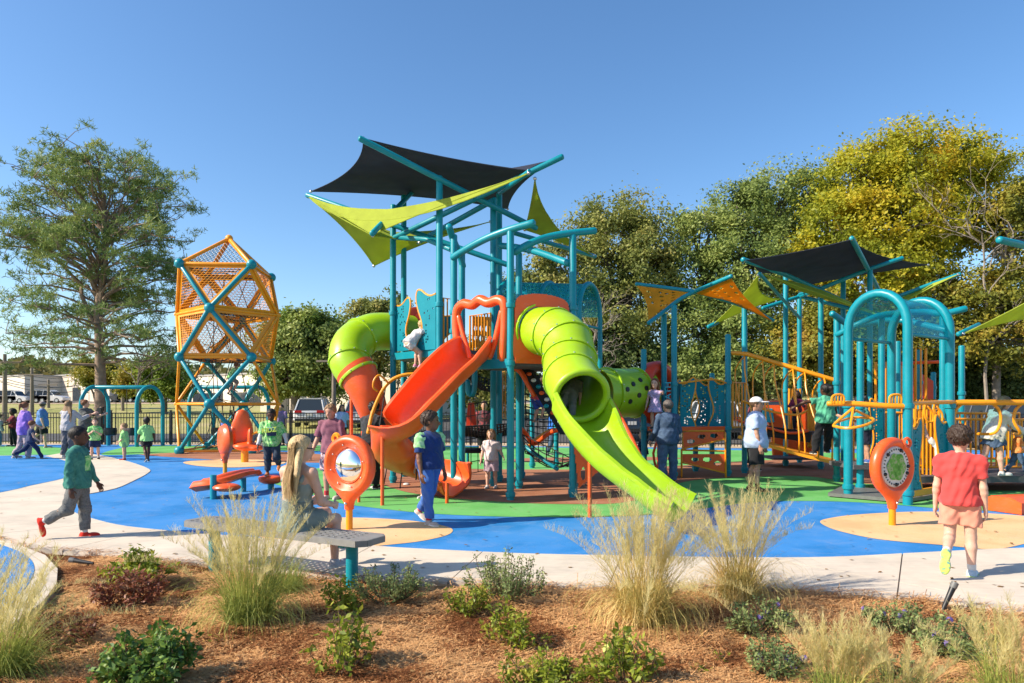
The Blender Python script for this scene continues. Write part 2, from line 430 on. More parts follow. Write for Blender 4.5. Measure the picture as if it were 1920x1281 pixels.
# concrete walk as slabs with open joints
def slabs(name, poly, joints, z=.012, h=.06, spline=None):
    q = [(G(a, b).x, G(a, b).y) for a, b in poly]
    bm = poly_bm(q, z)
    b0 = poly_bm(q, z - .016); me0 = bpy.data.meshes.new('joint_bed'); b0.to_mesh(me0); b0.free(); me0.materials.append(M['concrete_dark'])
    lines = []
    for (a, b) in joints:
        A = G(*a); B = G(*b); d = (B - A).normalized(); nrm = Vector((-d.y, d.x, 0)); lines.append((A, nrm))
        for s in (-.006, .006):
            bmesh.ops.bisect_plane(bm, geom=bm.verts[:] + bm.edges[:] + bm.faces[:], plane_co=A + nrm * s, plane_no=nrm, dist=1e-5)
    groups = {}
    for f in bm.faces:
        c = f.calc_center_median(); sig = []; skip = False
        for A, nrm in lines:
            s = (c - A).dot(nrm)
            if abs(s) < .006: skip = True; break
            sig.append(s > 0)
        if not skip: groups.setdefault(tuple(sig), []).append([v.co.copy() for v in f.verts])
    root = None
    for tris in groups.values():
        b2 = bmesh.new()
        for t in tris:
            try: b2.faces.new([b2.verts.new(c) for c in t])
            except Exception: pass
        bmesh.ops.remove_doubles(b2, verts=b2.verts, dist=1e-4)
        for f in b2.faces:
            if f.normal.z < 0: f.normal_flip()
        r = bmesh.ops.extrude_face_region(b2, geom=b2.faces[:])
        bmesh.ops.translate(b2, verts=[v for v in r['geom'] if isinstance(v, bmesh.types.BMVert)], vec=(0, 0, -h))
        bmesh.ops.recalc_face_normals(b2, faces=b2.faces)
        me = bpy.data.meshes.new('slab'); b2.to_mesh(me); b2.free(); me.materials.append(M['concrete'])
        if root is None: root = empty(name, (0, 0, 0), kind='structure'); link('joint_bed', me0, root)
        link('slab', me, root)
    bm.free(); return root
near = [(-420, 1010), (-120, 985), (-40, 1000), (30, 1024), (60, 1030), (120, 1033), (200, 1040), (300, 1052), (400, 1060), (480, 1068), (620, 1084), (760, 1091), (900, 1096), (1030, 1100), (1150, 1103), (1400, 1103), (1500, 1107), (1600, 1114), (1750, 1128), (1920, 1150), (2300, 1210)]
far_w = list(reversed(blue)) + [(125, 935), (160, 928), (216, 917), (253, 901), (277, 888), (279, 880), (241, 866), (191, 855), (150, 850), (118, 850), (84, 855.5), (60, 855), (0, 855), (-700, 858)]
near_s = catmull2(near, 3); far_s = catmull2(far_w, 3)
slabs('concrete_walk', [(-900, 1000)] + near_s + far_s, [((0, 1002), (260, 975)), ((130, 1030), (310, 990)), ((395, 1062), (560, 1012)), ((590, 1084), (700, 1024)), ((840, 1094), (905, 1036)),
      ((1140, 1104), (1165, 1043)), ((1420, 1104), (1412, 1047)), ((1682, 1121), (1692, 1040)), ((1440, 1049), (1990, 1150)), ((-100, 945), (330, 938)), ((60, 880), (300, 876))])
slabs('concrete_kerb', [(-420, 1000), (-40, 1004), (0, 1018), (45, 1030), (85, 1046), (108, 1072), (106, 1100), (80, 1135), (30, 1172), (-60, 1225), (-300, 1330), (-600, 1300)], [((-60, 1074), (140, 1075)), ((0, 1000), (60, 1045))], z=.03, h=.14)
# ------------------------------------------------------------------ planting bed with pine straw
def bed_z(x, y):
    v = mnoise.noise(Vector((x * .9, y * .9, 0))) * .04 + mnoise.noise(Vector((x * 2.6, y * 3.6, 3))) * .034 + mnoise.noise(Vector((x * 8, y * 10, 7))) * .018
    edge = 0
    return min(-.035 + v, .005)
def straw_mat(name, k=1.0):
    m, N, L, b = nodes(name)
    g = N.new('ShaderNodeNewGeometry')
    t1 = noise_tex(N, L, 1.1, 5, .6, vec=g.outputs['Position']); t2 = noise_tex(N, L, 38, 4, .75, vec=g.outputs['Position'])
    ad = N.new('ShaderNodeMath'); ad.operation = 'MULTIPLY_ADD'; L.new(t2.outputs['Fac'], ad.inputs[0]); ad.inputs[1].default_value = 1.1
    tl = N.new('ShaderNodeMapRange'); L.new(t1.outputs['Fac'], tl.inputs[0]); tl.inputs[1].default_value = .3; tl.inputs[2].default_value = .7; tl.inputs[3].default_value = .22; tl.inputs[4].default_value = .74; L.new(tl.outputs[0], ad.inputs[2])
    r = ramp(N, L, ad.outputs[0], [(.70, tuple(k * c for c in (.07, .022, .008))), (.92, tuple(k * c for c in (.27, .102, .036))), (1.14, tuple(k * c for c in (.47, .195, .068))), (1.42, tuple(k * c for c in (.68, .38, .16)))])
    L.new(r.outputs[0], b.inputs['Base Color']); b.inputs['Roughness'].default_value = .9; b.inputs['Specular IOR Level'].default_value = .15
    bump(N, L, b, t2.outputs['Fac'], .9, .02)
    return m
M['straw'] = straw_mat('pine_straw', .7); M['straw_needle'] = straw_mat('pine_straw_needle', 1.08)
near_line = catmull2(near, 3); nlx = [G(a, b).x for a, b in near_line]; nly = [G(a, b).y for a, b in near_line]
kerb_poly = [(G(a, b).x, G(a, b).y) for a, b in [(-420, 1000), (-40, 1004), (0, 1018), (45, 1030), (85, 1046), (108, 1072), (106, 1100), (80, 1135), (30, 1172), (-60, 1225), (-300, 1330), (-600, 1300)]]
def inside(poly, x, y):
    c = False; n = len(poly); j = n - 1
    for i in range(n):
        if (poly[i][1] > y) != (poly[j][1] > y) and x < (poly[j][0] - poly[i][0]) * (y - poly[i][1]) / (poly[j][1] - poly[i][1] + 1e-12) + poly[i][0]: c = not c
        j = i
    return c
def in_bed(x, y, over=.05):
    return y < np.interp(x, nlx, nly) + over and not inside(kerb_poly, x, y)
nx, ny = 300, 110
X = np.linspace(-9, 9, nx); Y = np.linspace(2.2, 9.2, ny)
vs = [(x, y, bed_z(x, y) if in_bed(x, y, .12) else -.12) for y in Y for x in X]
ii = np.arange(nx * ny).reshape(ny, nx)
fs = np.stack([ii[:-1, :-1], ii[:-1, 1:], ii[1:, 1:], ii[1:, :-1]], -1).reshape(-1, 4)
link('mulch_bed', np_mesh('mulch_bed', vs, fs, M['straw'], True), None, kind='structure')
nv, nf = [], []
cnt = 0
while cnt < 62000:
    y = 3.0 + (NR.random() ** 1.25) * 5.6; x = (NR.random() * 2 - 1) * (.80 * y + .4)
    if not in_bed(x, y, .05 * NR.random() if NR.random() < .985 else .5 * NR.random() ** 2): continue
    a = NR.normal(0.3, .9); l = .07 + .09 * NR.random(); w = .0010 + .00027 * y
    z = max(bed_z(x, y), .012 if not in_bed(x, y, -.01) else -1) + .004 + .018 * NR.random(); tl = NR.normal(0, .14)
    dx, dy = math.cos(a) * l, math.sin(a) * l; ox, oy = -math.sin(a) * w, math.cos(a) * w
    bend = NR.normal(0, .25); mx_, my_ = math.cos(a + bend) * l * .2, math.sin(a + bend) * l * .2
    o = len(nv)
    nv += [(x - dx - ox, y - dy - oy, z - tl * l), (x - dx + ox, y - dy + oy, z - tl * l), (x + mx_ + ox, y + my_ + oy, z + .012), (x + mx_ - ox, y + my_ - oy, z + .012), (x + dx + ox, y + dy + oy, z + tl * l), (x + dx - ox, y + dy - oy, z + tl * l)]
    nf += [(o, o + 1, o + 2, o + 3), (o + 3, o + 2, o + 4, o + 5)]
    cnt += 1
link('pine_straw', np_mesh('pine_straw', nv, nf, M['straw_needle']), None, label='loose brown pine straw covering the planting bed', cat='pine straw', kind='stuff')

# ------------------------------------------------------------------ black picket fence round the playground
def fence_run(a, b, label, h=1.3, step=.115):
    a = Vector(a); b = Vector(b); Ln = (b - a).length; d = (b - a).normalized()
    root = empty('picket_fence', a, label, 'fence', 'black picket fence runs')
    npan = max(1, round(Ln / 2.4)); pl = Ln / npan
    post = MB().box((0, 0, h / 2 + .04), (.065, .065, h + .08)); post.box((0, 0, h + .10), (.085, .085, .03)); pm = post.mesh('post', M['black'], False)
    rz = math.atan2(d.y, d.x)
    for i in range(npan + 1):
        child('post', pm, root, a + d * pl * i, (0, 0, rz))
    rail = MB().box((0, 0, 0), (pl - .066, .035, .04)).mesh('rail', M['black'], False)
    pk = MB(); k = int((pl - .12) / step)
    for j in range(k + 1): pk.box((-pl / 2 + .06 + (pl - .12) * j / k, 0, h / 2), (.02, .02, h - .06))
    pkm = pk.mesh('pickets', M['black'], False)
    for i in range(npan):
        c = a + d * pl * (i + .5)
        for z in (.12, h - .2, h - .015): child('rail', rail, root, c + Vector((0, 0, z)), (0, 0, rz))
        o = child('pickets', pkm, root, c, (0, 0, rz)); o['kind'] = 'stuff'
    return root
f0 = G(-150, 833.0); f1 = G(182, 833.0); f2 = G(208, 834); f3 = G(770, 834); f4 = G(2250, 846)
fence_run(f0, f1, 'black picket fence behind the adults at the far left, left of the gate post')
fence_run(f2, f3, 'black picket fence running behind the climbing net tower and swings')
fence_run(f3 + V(.12, 0, 0), f4, 'black picket fence behind the play towers, in front of the parked cars')
g = MB().box((f1 + f2) / 2 + V(-.1, -.1, .75), (.16, .16, 1.5)).box((f1 + f2) / 2 + V(.2, -.1, .75), (.16, .16, 1.5))
g.box((f1 + f2) / 2 + V(.05, -.1, 1.2), (.3, .05, .06)).box((f1 + f2) / 2 + V(.05, -.1, .15), (.3, .05, .06))
g.build('gate_post', M['black'], None, False, label='pair of black gate posts in the fence beside the pine trunk', cat='gate post')

# verges, drive and car parks beyond the fence
def strip(name, pts, material, dz):
    """polygon of (x, y) draped on the sloping ground"""
    bm = bmesh.new(); f = bm.faces.new([bm.verts.new((x, y, 0)) for x, y in pts]); bmesh.ops.triangulate(bm, faces=bm.faces)
    for yy in (30, 45, 60, 85, 110, 150, 200):
        bmesh.ops.bisect_plane(bm, geom=bm.verts[:] + bm.edges[:] + bm.faces[:], plane_co=(0, yy, 0), plane_no=(0, 1, 0))
    for v in bm.verts: v.co.z = hz(v.co.y) - .09 + dz
    for f in bm.faces:
        if f.normal.z < 0: f.normal_flip()
    me = bpy.data.meshes.new(name); bm.to_mesh(me); bm.free(); me.materials.append(material)
    return link(name, me, None, kind='structure')
strip('verge', [(-80, 28.6), (80, 24.4), (80, 29.8), (-80, 30.8)], M['dirt'], .02)
strip('road', [(-90, 31.5), (-5, 31), (-5, 36), (-90, 37)], M['asphalt'], .03)
strip('car_park', [(-8, 31), (60, 26), (60, 60), (-8, 52)], M['asphalt'], .035)
strip('far_road', [(-160, 92), (40, 92), (40, 98), (-160, 98)], M['dirt'], .03)
strip('building_apron', [(-160, 98.5), (40, 98.5), (40, 112), (-160, 112)], M['asphalt'], .03)

# ------------------------------------------------------------------ buildings across the field
M['stucco'] = mat('cream_wall', (.70, .62, .50), .9, .1, .5, .1, 8)
M['stucco2'] = mat('beige_wall', (.60, .51, .41), .9, .1, .5, .1, 8)
M['roofmetal'] = mat('roof_sheet', (.33, .31, .28), .5, .1, 1)
m, N, L, b = nodes('window_glass'); b.inputs['Base Color'].default_value = (.03, .04, .05, 1); b.inputs['Roughness'].default_value = .08
tt = noise_tex(N, L, 1.5, 2); bump(N, L, b, tt.outputs['Fac'], .05, .02); M['glass'] = m
M['frame'] = mat('dark_frame', (.06, .055, .05), .5)
def building(a, b_, depth, h, label, wins, wallm, parapet=.5, doors=()):
    """a, b_: front corners (x,y); wins: list of (t, z0, w, h)"""
    A = Vector((*a, 0)); B = Vector((*b_, 0)); z0 = min(hz(A.y), hz(B.y)) - .3; d = (B - A); Ln = d.length; d.normalize(); nrm = Vector((-d.y, d.x, 0))
    if nrm.y < 0: nrm = -nrm
    rz = math.atan2(d.y, d.x)
    root = empty('building', (A.x, A.y, z0), label, 'building')
    c = (A + B) / 2 + nrm * depth / 2
    MB().box((c.x, c.y, z0 + h / 2), (Ln, depth, h), rz).build('wall', wallm, root, False)
    r = MB().box((c.x, c.y, z0 + h + .1), (Ln + .3, depth + .3, .22), rz)
    r.build('roof', M['roofmetal'], root, False)
    for k in range(int(Ln / 6) - 1):
        q = A + d * (6 * (k + 1)); MB().box((q.x - nrm.x * .03, q.y - nrm.y * .03, z0 + h / 2 - .03), (.35, .1, h - .1), rz).build('pilaster', wallm, root, False)
    for (t, zz, w, hh) in wins:
        q = A + d * (t * Ln) - nrm * .02
        fr = MB().box((q.x, q.y, z0 + zz + hh / 2), (w + .25, .14, hh + .25), rz).build('window', M['frame'], root, False)
        nP = max(1, round(w / 1.3))
        for k in range(nP):
            qq = q + d * (w * ((k + .5) / nP - .5)) - nrm * .06
            MB().box((qq.x, qq.y, z0 + zz + hh / 2), (w / nP - .1, .06, hh), rz).build('pane', M['glass'], fr, False)
    return root
def bx(px, d): return ((px - CX) * d / F, d)
building(bx(-120, 128), bx(46, 108), 20, 4.2, 'cream warehouse wing at the left edge beyond the grass field', [(.5, 1, 2, 2)], M['stucco'])
building(bx(48.5, 124), bx(205, 100), 24, 4.6, 'long cream warehouse with dark windows beyond the grass field', [(.28, .6, 3.6, 2.8), (.66, .5, 3.0, 2.0)], M['stucco2'])
building(bx(210, 122), bx(345, 106), 20, 3.8, 'low pale warehouse seen through the swing arches', [(.3, .5, 6, 1.2), (.7, .5, 6, 1.2)], M['stucco'])
building(bx(352, 104), bx(520, 90), 18, 4.4, 'low cream building seen through the legs of the net tower', [(.25, .4, 8, 1.4), (.7, .4, 8, 1.4)], M['stucco'])
building(bx(488, 68), bx(800, 58), 14, 5.2, 'beige building behind the white parked car and spreading oak', [(.16, .3, 1.2, 2.6), (.27, .3, 1.2, 2.6), (.37, 1.7, .9, 2.6), (.46, 2.6, .6, .8), (.7, 1.6, 2.2, 1.6)], M['stucco2'])

# ------------------------------------------------------------------ parked cars
M['tyre'] = mat('tyre_rubber', (.02, .02, .02), .8); M['rim'] = mat('alloy_rim', (.5, .5, .52), .3, metal=1.0)
M['lamp_red'] = mat('tail_lamp', (.45, .01, .015), .15); M['lamp_white'] = mat('head_lamp', (.7, .7, .68), .1)
def car_paint(name, c): return mat(name, c, .3, .03, 2, 0, coat=.9)
PAINT = {k: car_paint(k + '_car_paint', c) for k, c in dict(white=(.62, .62, .62), dark=(.016, .02, .032), silver=(.36, .37, .39), red=(.25, .02, .02), black=(.012, .012, .012)).items()}
def suv(x, y, rz, paint, label, L_=4.7, W=1.86, Hh=1.72, group='parked cars'):
    """nose towards local +x"""
    base = Vector((x, y, hz(y) - .055)); R = Matrix.Rotation(rz, 3, 'Z')
    root = empty('parked_car', base, label, 'car', group)
    T = lambda p: base + R @ Vector(p)
    prof = [(-L_ / 2, .42), (-L_ / 2 + .02, .85), (-L_ / 2 + .12, 1.02), (L_ / 2 - 1.25, 1.05), (L_ / 2 - .25, .92), (L_ / 2, .7), (L_ / 2, .4), (L_ / 2 - .3, .26), (-L_ / 2 + .3, .28)]
    b = MB(); n = len(prof)
    for s, ins in ((-1, .0), (1, .0)): pass
    ring = []
    secs = [(-W / 2, .90), (-W / 2 + .06, 1.0), (W / 2 - .06, 1.0), (W / 2, .90)]
    vs = []
    for (yy, k) in secs:
        for (px_, pz) in prof: vs.append(T((px_ * (.985 if k < 1 else 1), yy, .62 + (pz - .62) * k)))
    fs = []
    for i in range(3):
        fs += [(i * n + k, i * n + (k + 1) % n, (i + 1) * n + (k + 1) % n, (i + 1) * n + k) for k in range(n)]
    fs += [tuple(range(n)), tuple(3 * n + k for k in range(n - 1, -1, -1))]
    b.add(vs, fs).build('body', PAINT[paint], root, True, 35)
    gp = [(-L_ / 2 + .10, 1.0), (-L_ / 2 + .42, Hh - .06), (-L_ / 2 + .75, Hh), (.35, Hh - .02), (.75, Hh - .12), (L_ / 2 - 1.3, 1.03)]
    vs = [T((a, sgn * (W / 2 - .10 - (z - 1.0) * .26), z)) for sgn in (-1, 1) for a, z in gp]; n = len(gp)
    fs = [(k, k + 1, n + k + 1, n + k) for k in range(n - 1)] + [tuple(range(n)), tuple(n + k for k in range(n - 1, -1, -1))]
    MB().add(vs, fs).build('glasshouse', M['glass'], root, True, 25)
    rf = MB(); gr = gp[1:5]
    vs = [T((a, sgn * (W / 2 - .11 - (z - 1.0) * .26), z + .02)) for sgn in (-1, 1) for a, z in gr]
    rf.prism([vs[0], vs[1], vs[2], vs[3], vs[7], vs[6], vs[5], vs[4]], (0, 0, .03)); rf.build('roof', PAINT[paint], root, True, 30)
    for sgn in (-1, 1):
        for (a, z), (a2, z2) in ((gp[0], gp[1]), (gp[3], gp[5]), ((-.55, 1.0), (-.6, Hh)), ((-1.5, 1.0), (-1.55, Hh))):
            q = lambda a_, z_: T((a_, sgn * (W / 2 - .095 - (z_ - 1.0) * .26), z_))
            MB().tube([q(a, z), q(a2, z2 - .02)], .045, 6).build('pillar', PAINT[paint], root)
        rr = MB().tube([T((-1.7, sgn * .62, Hh + .09)), T((-1.5, sgn * .62, Hh + .12)), T((.2, sgn * .62, Hh + .10)), T((.4, sgn * .62, Hh + .02))], .022, 6); rr.build('roof_rail', M['rim'], root)
        for ax in (-L_ / 2 + .9, L_ / 2 - .9):
            c = T((ax, sgn * (W / 2 - .1), .33)); ay = R @ Vector((0, 1, 0))
            w = MB().tube([c - ay * .11, c + ay * .11], .34, 20).build('wheel', M['tyre'], root)
            MB().tube([c + ay * (.115 * sgn) - ay * .01, c + ay * (.115 * sgn) + ay * .012], .21, 14).build('rim', M['rim'], w)
        MB().box(T((-L_ / 2 - .005, sgn * (W / 2 - .28), .93)), (.06, .42, .17), rz).build('tail_lamp', M['lamp_red'], root, False)
        MB().box(T((L_ / 2 - .12, sgn * (W / 2 - .3), .78)), (.22, .4, .15), rz).build('headlight', M['lamp_white'], root, False)
    MB().box(T((-L_ / 2 - .005, 0, .78)), (.03, .42, .16), rz).build('number_plate', M['white_plastic'], root, False)
    MB().box(T((-L_ / 2 - .02, 0, .45)), (.08, W - .2, .16), rz).build('bumper', M['black'], root, False)
    return root
PI = math.pi
suv(*bx(592, 43), PI / 2 + .12, 'white', 'white estate car parked by the oak, seen from behind')
suv(*bx(690, 41), PI / 2, 'silver', 'silver car parked behind the orange spiral slide')
suv(*bx(1160, 33), PI / 2 + .1, 'dark', 'dark car parked behind the lime tunnel')
suv(*bx(1330, 34), PI / 2, 'white', 'white car parked behind the holed teal panels')
suv(*bx(1425, 36), PI / 2, 'red', 'red car parked behind the man in the white cap')
suv(*bx(1535, 33), PI / 2 + .05, 'white', 'white car parked behind the swaying bridge')
suv(*bx(1612, 35), PI / 2 + .05, 'silver', 'silver car parked behind the overhead ring bar')
suv(*bx(1700, 32), PI / 2, 'dark', 'dark car parked behind the arched shelter')
suv(*bx(1838, 27), PI / 2 - .05, 'dark', 'dark blue car with roof rails parked behind the yellow ramp rail')
suv(*bx(1955, 27.5), PI / 2 - .05, 'black', 'black car with silver roof rails at the right edge')
for i, (px, d, c, lab) in enumerate([(8, 96, 'white', 'white car at the left end of the warehouse row'), (26, 96, 'white', 'second white car by the cream warehouse wing'), (68, 97, 'dark', 'dark truck parked before the long warehouse'), (95, 97, 'white', 'pale car parked before the warehouse windows'),
                         (232, 99, 'dark', 'dark car in the row seen through the swing arch'), (256, 99, 'silver', 'silver car in the row seen through the swing arch'), (300, 99, 'white', 'white car by the pale warehouse right of the swing')]):
    suv(*bx(px, d), 0 if i % 2 else PI, c, lab, group='cars by the warehouse')

# utility poles and wires
M['pole_wood'] = mat('weathered_pole', (.20, .165, .13), .9, .2, 3, .3, 20)
def upole(px, d, top, label):
    x, y = bx(px, d); z0 = hz(y) - .1; zt = CAMH + (HY - top) * d / F
    root = empty('utility_pole', (x, y, z0), label, 'utility pole', 'utility poles')
    MB().tube([(x, y, z0), (x, y, zt)], [.17, .11], 10).build('pole', M['pole_wood'], root)
    MB().box((x, y - .12, zt - .6), (2.2, .1, .12)).build('crossarm', M['pole_wood'], root, False)
    return Vector((x, y - .12, zt - .52))
tops = [upole(9, 48, 664, 'tall utility pole at the left edge of the field'), upole(60, 60, 690, 'utility pole between the purple shirt woman and the warehouse'), upole(91, 78, 712, 'short utility pole before the warehouse windows')]
upole(230, 70, 725, 'thin pole seen through the swing arch'); upole(626, 44, 660, 'pole behind the white estate car')
for k, (a, b_) in enumerate([((-20, 700), (175, 716)), ((-20, 708), (178, 712)), ((-20, 690), (170, 706)), ((0, 716), (182, 722)), ((-20, 681), (160, 700))]):
    A = P(*a, 70); B = P(*b_, 95)
    MB().tube([A.lerp(B, t) - V(0, 0, 1.1 * 4 * t * (1 - t)) for t in [i / 10 for i in range(11)]], .035, 4).build('overhead_wire', M['black'], None,
      label=['lowest left overhead wire crossing the wooded hill', 'overhead wire sagging behind the pine trunk', 'overhead wire above the long warehouse', 'overhead wire just over the warehouse roof', 'highest overhead wire before the wooded hill'][k], cat='wire', group='overhead wires')
# ------------------------------------------------------------------ play equipment helpers
PR = .0635
def clamp_ring(root_or_part, x, y, z, r=PR):
    MB().lathe([(r + .004, -.045), (r + .018, -.04), (r + .022, 0), (r + .018, .04), (r + .004, .045)], 20, Matrix.Translation((x, y, z))).build('clamp', M['teal'], root_or_part)
def post(root, px, d, top_py, rings=(), cap=True, r=PR, base=True, ztop=None):
    x = (px - CX) * d / F; zt = ztop if ztop is not None else CAMH + (HY - top_py) * d / F
    b = MB()
    prof = [(r, -.02), (r, zt - .03)] + ([(r * .93, zt - .012), (r * .7, zt), (0.0, zt + .004)] if cap else [(r, zt)])
    b.lathe(prof, 20, Matrix.Translation((x, d, 0)))
    o = b.build('post', M['teal'], root)
    if base: clamp_ring(o, x, d, .10)
    for z in rings: clamp_ring(o, x, d, z)
    return Vector((x, d, zt))
def bar(root, pts, r, mt='teal', name='tube', n=12, smooth_pts=0, round_ends=True):
    pts = catmull(pts, smooth_pts) if smooth_pts else pts
    return MB().tube(pts, r, n, round_ends=round_ends).build(name, M[mt], root)
def sail(root, name, corners, material, pull=.10, m=16, n=14, sag=0.0, relax=80):
    C = [Vector(c) for c in corners]; k = len(C); cen = sum(C, Vector()) / k
    bd = []
    for i in range(k):
        a, b_ = C[i], C[(i + 1) % k]; mid = (a + b_) / 2; inn = (cen - mid); inn = inn.normalized() * (b_ - a).length * (pull[i] if hasattr(pull, '__len__') else pull)
        for j in range(m):
            t = j / m; bd.append(a.lerp(b_, t) + inn * 4 * t * (1 - t))
    B = np.array([tuple(p) for p in bd]); mm = len(B); cc = B.mean(0)
    rings = np.stack([cc + (B - cc) * (r / n) for r in range(1, n + 1)])           # n, mm, 3
    for it in range(relax):
        inn = np.concatenate([np.broadcast_to(cc, (1, mm, 3)), rings[:-1]], 0)
        new = rings.copy()
        new[:-1] = (np.roll(rings, 1, 1)[:-1] + np.roll(rings, -1, 1)[:-1] + inn[:-1] + rings[1:]) / 4
        rings = new; cc = rings[0].mean(0)
    vs = np.concatenate([cc[None], rings.reshape(-1, 3)]); b = MB(); fs = [(0, 1 + j, 1 + (j + 1) % mm) for j in range(mm)]
    for r in range(n - 1):
        a0 = 1 + r * mm; b0 = a0 + mm
        fs += [(a0 + j, b0 + j, b0 + (j + 1) % mm, a0 + (j + 1) % mm) for j in range(mm)]
    b.add([Vector(v) for v in vs], fs)
    me = b.mesh(name, material, True, 80)
    o = link(name, me, root)
    md = o.modifiers.new('t', 'SOLIDIFY'); md.thickness = .006
    h = MB().tube(bd, .011, 6, closed=True).build('hem_cable', material, o)
    for c in C: MB().sphere(c, .035, 8, 6).build('corner_shackle', M['steel'], o)
    return o
def plate(origin, U, Vv, outline, holes, th=.018, cell=.02):
    """perforated plate: outline polygon and holes [(u,v,ru,rv)] in metres on axes U, Vv"""
    U = Vector(U).normalized(); Vv = Vector(Vv).normalized(); Nn = U.cross(Vv)
    us = [p[0] for p in outline]; vs_ = [p[1] for p in outline]
    nu = max(2, int((max(us) - min(us)) / cell) + 1); nv = max(2, int((max(vs_) - min(vs_)) / cell) + 1)
    u0, v0 = min(us), min(vs_); du = (max(us) - u0) / nu; dv = (max(vs_) - v0) / nv
    keep = {}
    for i in range(nu):
        for j in range(nv):
            u = u0 + (i + .5) * du; v = v0 + (j + .5) * dv
            if not inside(outline, u, v): continue
            if any(((u - h[0]) / h[2]) ** 2 + ((v - h[1]) / h[3]) ** 2 < 1 for h in holes): continue
            keep[(i, j)] = 1
    b = MB(); idx = {}; vs = []; fs = []
    def vert(i, j, s):
        if (i, j, s) not in idx:
            idx[(i, j, s)] = len(vs); vs.append(Vector(origin) + U * (u0 + i * du) + Vv * (v0 + j * dv) + Nn * (th / 2 * s))
        return idx[(i, j, s)]
    for (i, j) in keep:
        fs.append((vert(i, j, 1), vert(i + 1, j, 1), vert(i + 1, j + 1, 1), vert(i, j + 1, 1)))
        fs.append((vert(i, j, -1), vert(i, j + 1, -1), vert(i + 1, j + 1, -1), vert(i + 1, j, -1)))
        for (di, dj, a, c) in ((-1, 0, (i, j), (i, j + 1)), (1, 0, (i + 1, j + 1), (i + 1, j)), (0, -1, (i + 1, j), (i, j)), (0, 1, (i, j + 1), (i + 1, j + 1))):
            if (i + di, j + dj) not in keep: fs.append((vert(*a, 1), vert(*c, 1), vert(*c, -1), vert(*a, -1)))
    b.add(vs, fs); return b
def wavy_panel(root, A, B, z0, z1, flip=False, pm='teal_panel', fm='yel', holes=True, seed=1, name='holed_panel'):
    """play panel between two points A,B (x,y): wavy inner edge and yellow tube frame"""
    A = Vector((A[0], A[1], z0)); B = Vector((B[0], B[1], z0)); U = (B - A); w = U.length; h = z1 - z0
    xs = lambda u: (w - u) if flip else u
    edge = [(w, 0), (w * .96, h * .10), (w * .72, h * .28), (w * .70, h * .45), (w * .92, h * .7), (w * 1.0, h * .88), (w * .92, h * 1.0), (w * .72, h * .99), (w * .5, h * .92), (w * .25, h * .88), (0, h * .9)]
    eo = catmull2(edge, 4); out = [(0.0, 0.0)] + eo
    out = [(xs(u), v) for u, v in out]
    rr = random.Random(seed); hs = []
    if holes:
        for k in range(46):
            u = rr.uniform(.12, .78) * w; v = rr.uniform(.06, .88) * h; u = .30 * w + round((u - .3 * w) / .05) * .05; v = round(v / .055) * .055 + .02 * math.sin(u * 20)
            if abs(u - (.42 + .16 * math.sin(v * 5)) * w) < .13: hs.append((xs(u), v, .019, .019))
    o = plate(A, U, (0, 0, 1), out, hs, .02, .0125).build(name, M[pm], root, True, 30)
    Un = U.normalized()
    MB().tube([A + Un * xs(u) + V(0, 0, v) for u, v in eo], .019, 8).build('panel_frame', M[fm], o)
    return o
def channel_profile(w, h, t, n=10, lip=.03):
    o = []; i = []
    for k in range(n + 1):
        a = math.pi + math.pi * k / n
        ca, sa = math.cos(a), math.sin(a); p = .6
        x = math.copysign(abs(ca) ** p, ca); y = -abs(sa) ** .8
        o.append(((w + t) * x, h + (h + t) * y)); i.append((w * x, h + h * y))
    e = w + t
    rl = [(e + lip, h + .005), (e + lip, h + lip * .9), (e + lip * .2, h + lip * 1.4), (w, h + lip)]
    return o + rl + list(reversed(i)) + [(-x, y) for x, y in reversed(rl)]
def ropes(root, segs, r=.011, name='rope_net', mt='rope'):
    b = MB()
    for s in segs: b.tube(s, r, 5)
    return b.build(name, M[mt], root, kind='stuff' if len(segs) > 8 else None)
def arch_pts(A, B, zs, ztop, n=14, z0=0.0):
    """A,B feet (x,y): vertical legs to zs then half ellipse to ztop"""
    A = Vector((A[0], A[1], 0)); B = Vector((B[0], B[1], 0)); mid = (A + B) / 2; hv = (B - A) / 2
    pts = [A + V(0, 0, z0), A + V(0, 0, zs)]
    for k in range(1, n):
        a = math.pi * (1 - k / n); pts.append(mid + hv * math.cos(a) + V(0, 0, zs + (ztop - zs) * math.sin(a)))
    return pts + [B + V(0, 0, zs), B + V(0, 0, z0)]
def barrel_roof(root, A, B, off, zs, ztop, name='roof_panel'):
    off = Vector((*off, 0)); a = arch_pts(A, B, zs, ztop, 18)[1:-1]; b = MB(); n = len(a)
    vs = [p + V(0, 0, .0) for p in a] + [p + off for p in a]
    fs = [(k, k + 1, n + k + 1, n + k) for k in range(n - 1)]
    b.add(vs, fs); o = b.build(name, M['roof_glass'], root, True, 80)
    md = o.modifiers.new('t', 'SOLIDIFY'); md.thickness = .008
    return o
def sub(p, dx=0, dy=0, dz=0): return Vector((p[0] + dx, p[1] + dy, p[2] + dz))

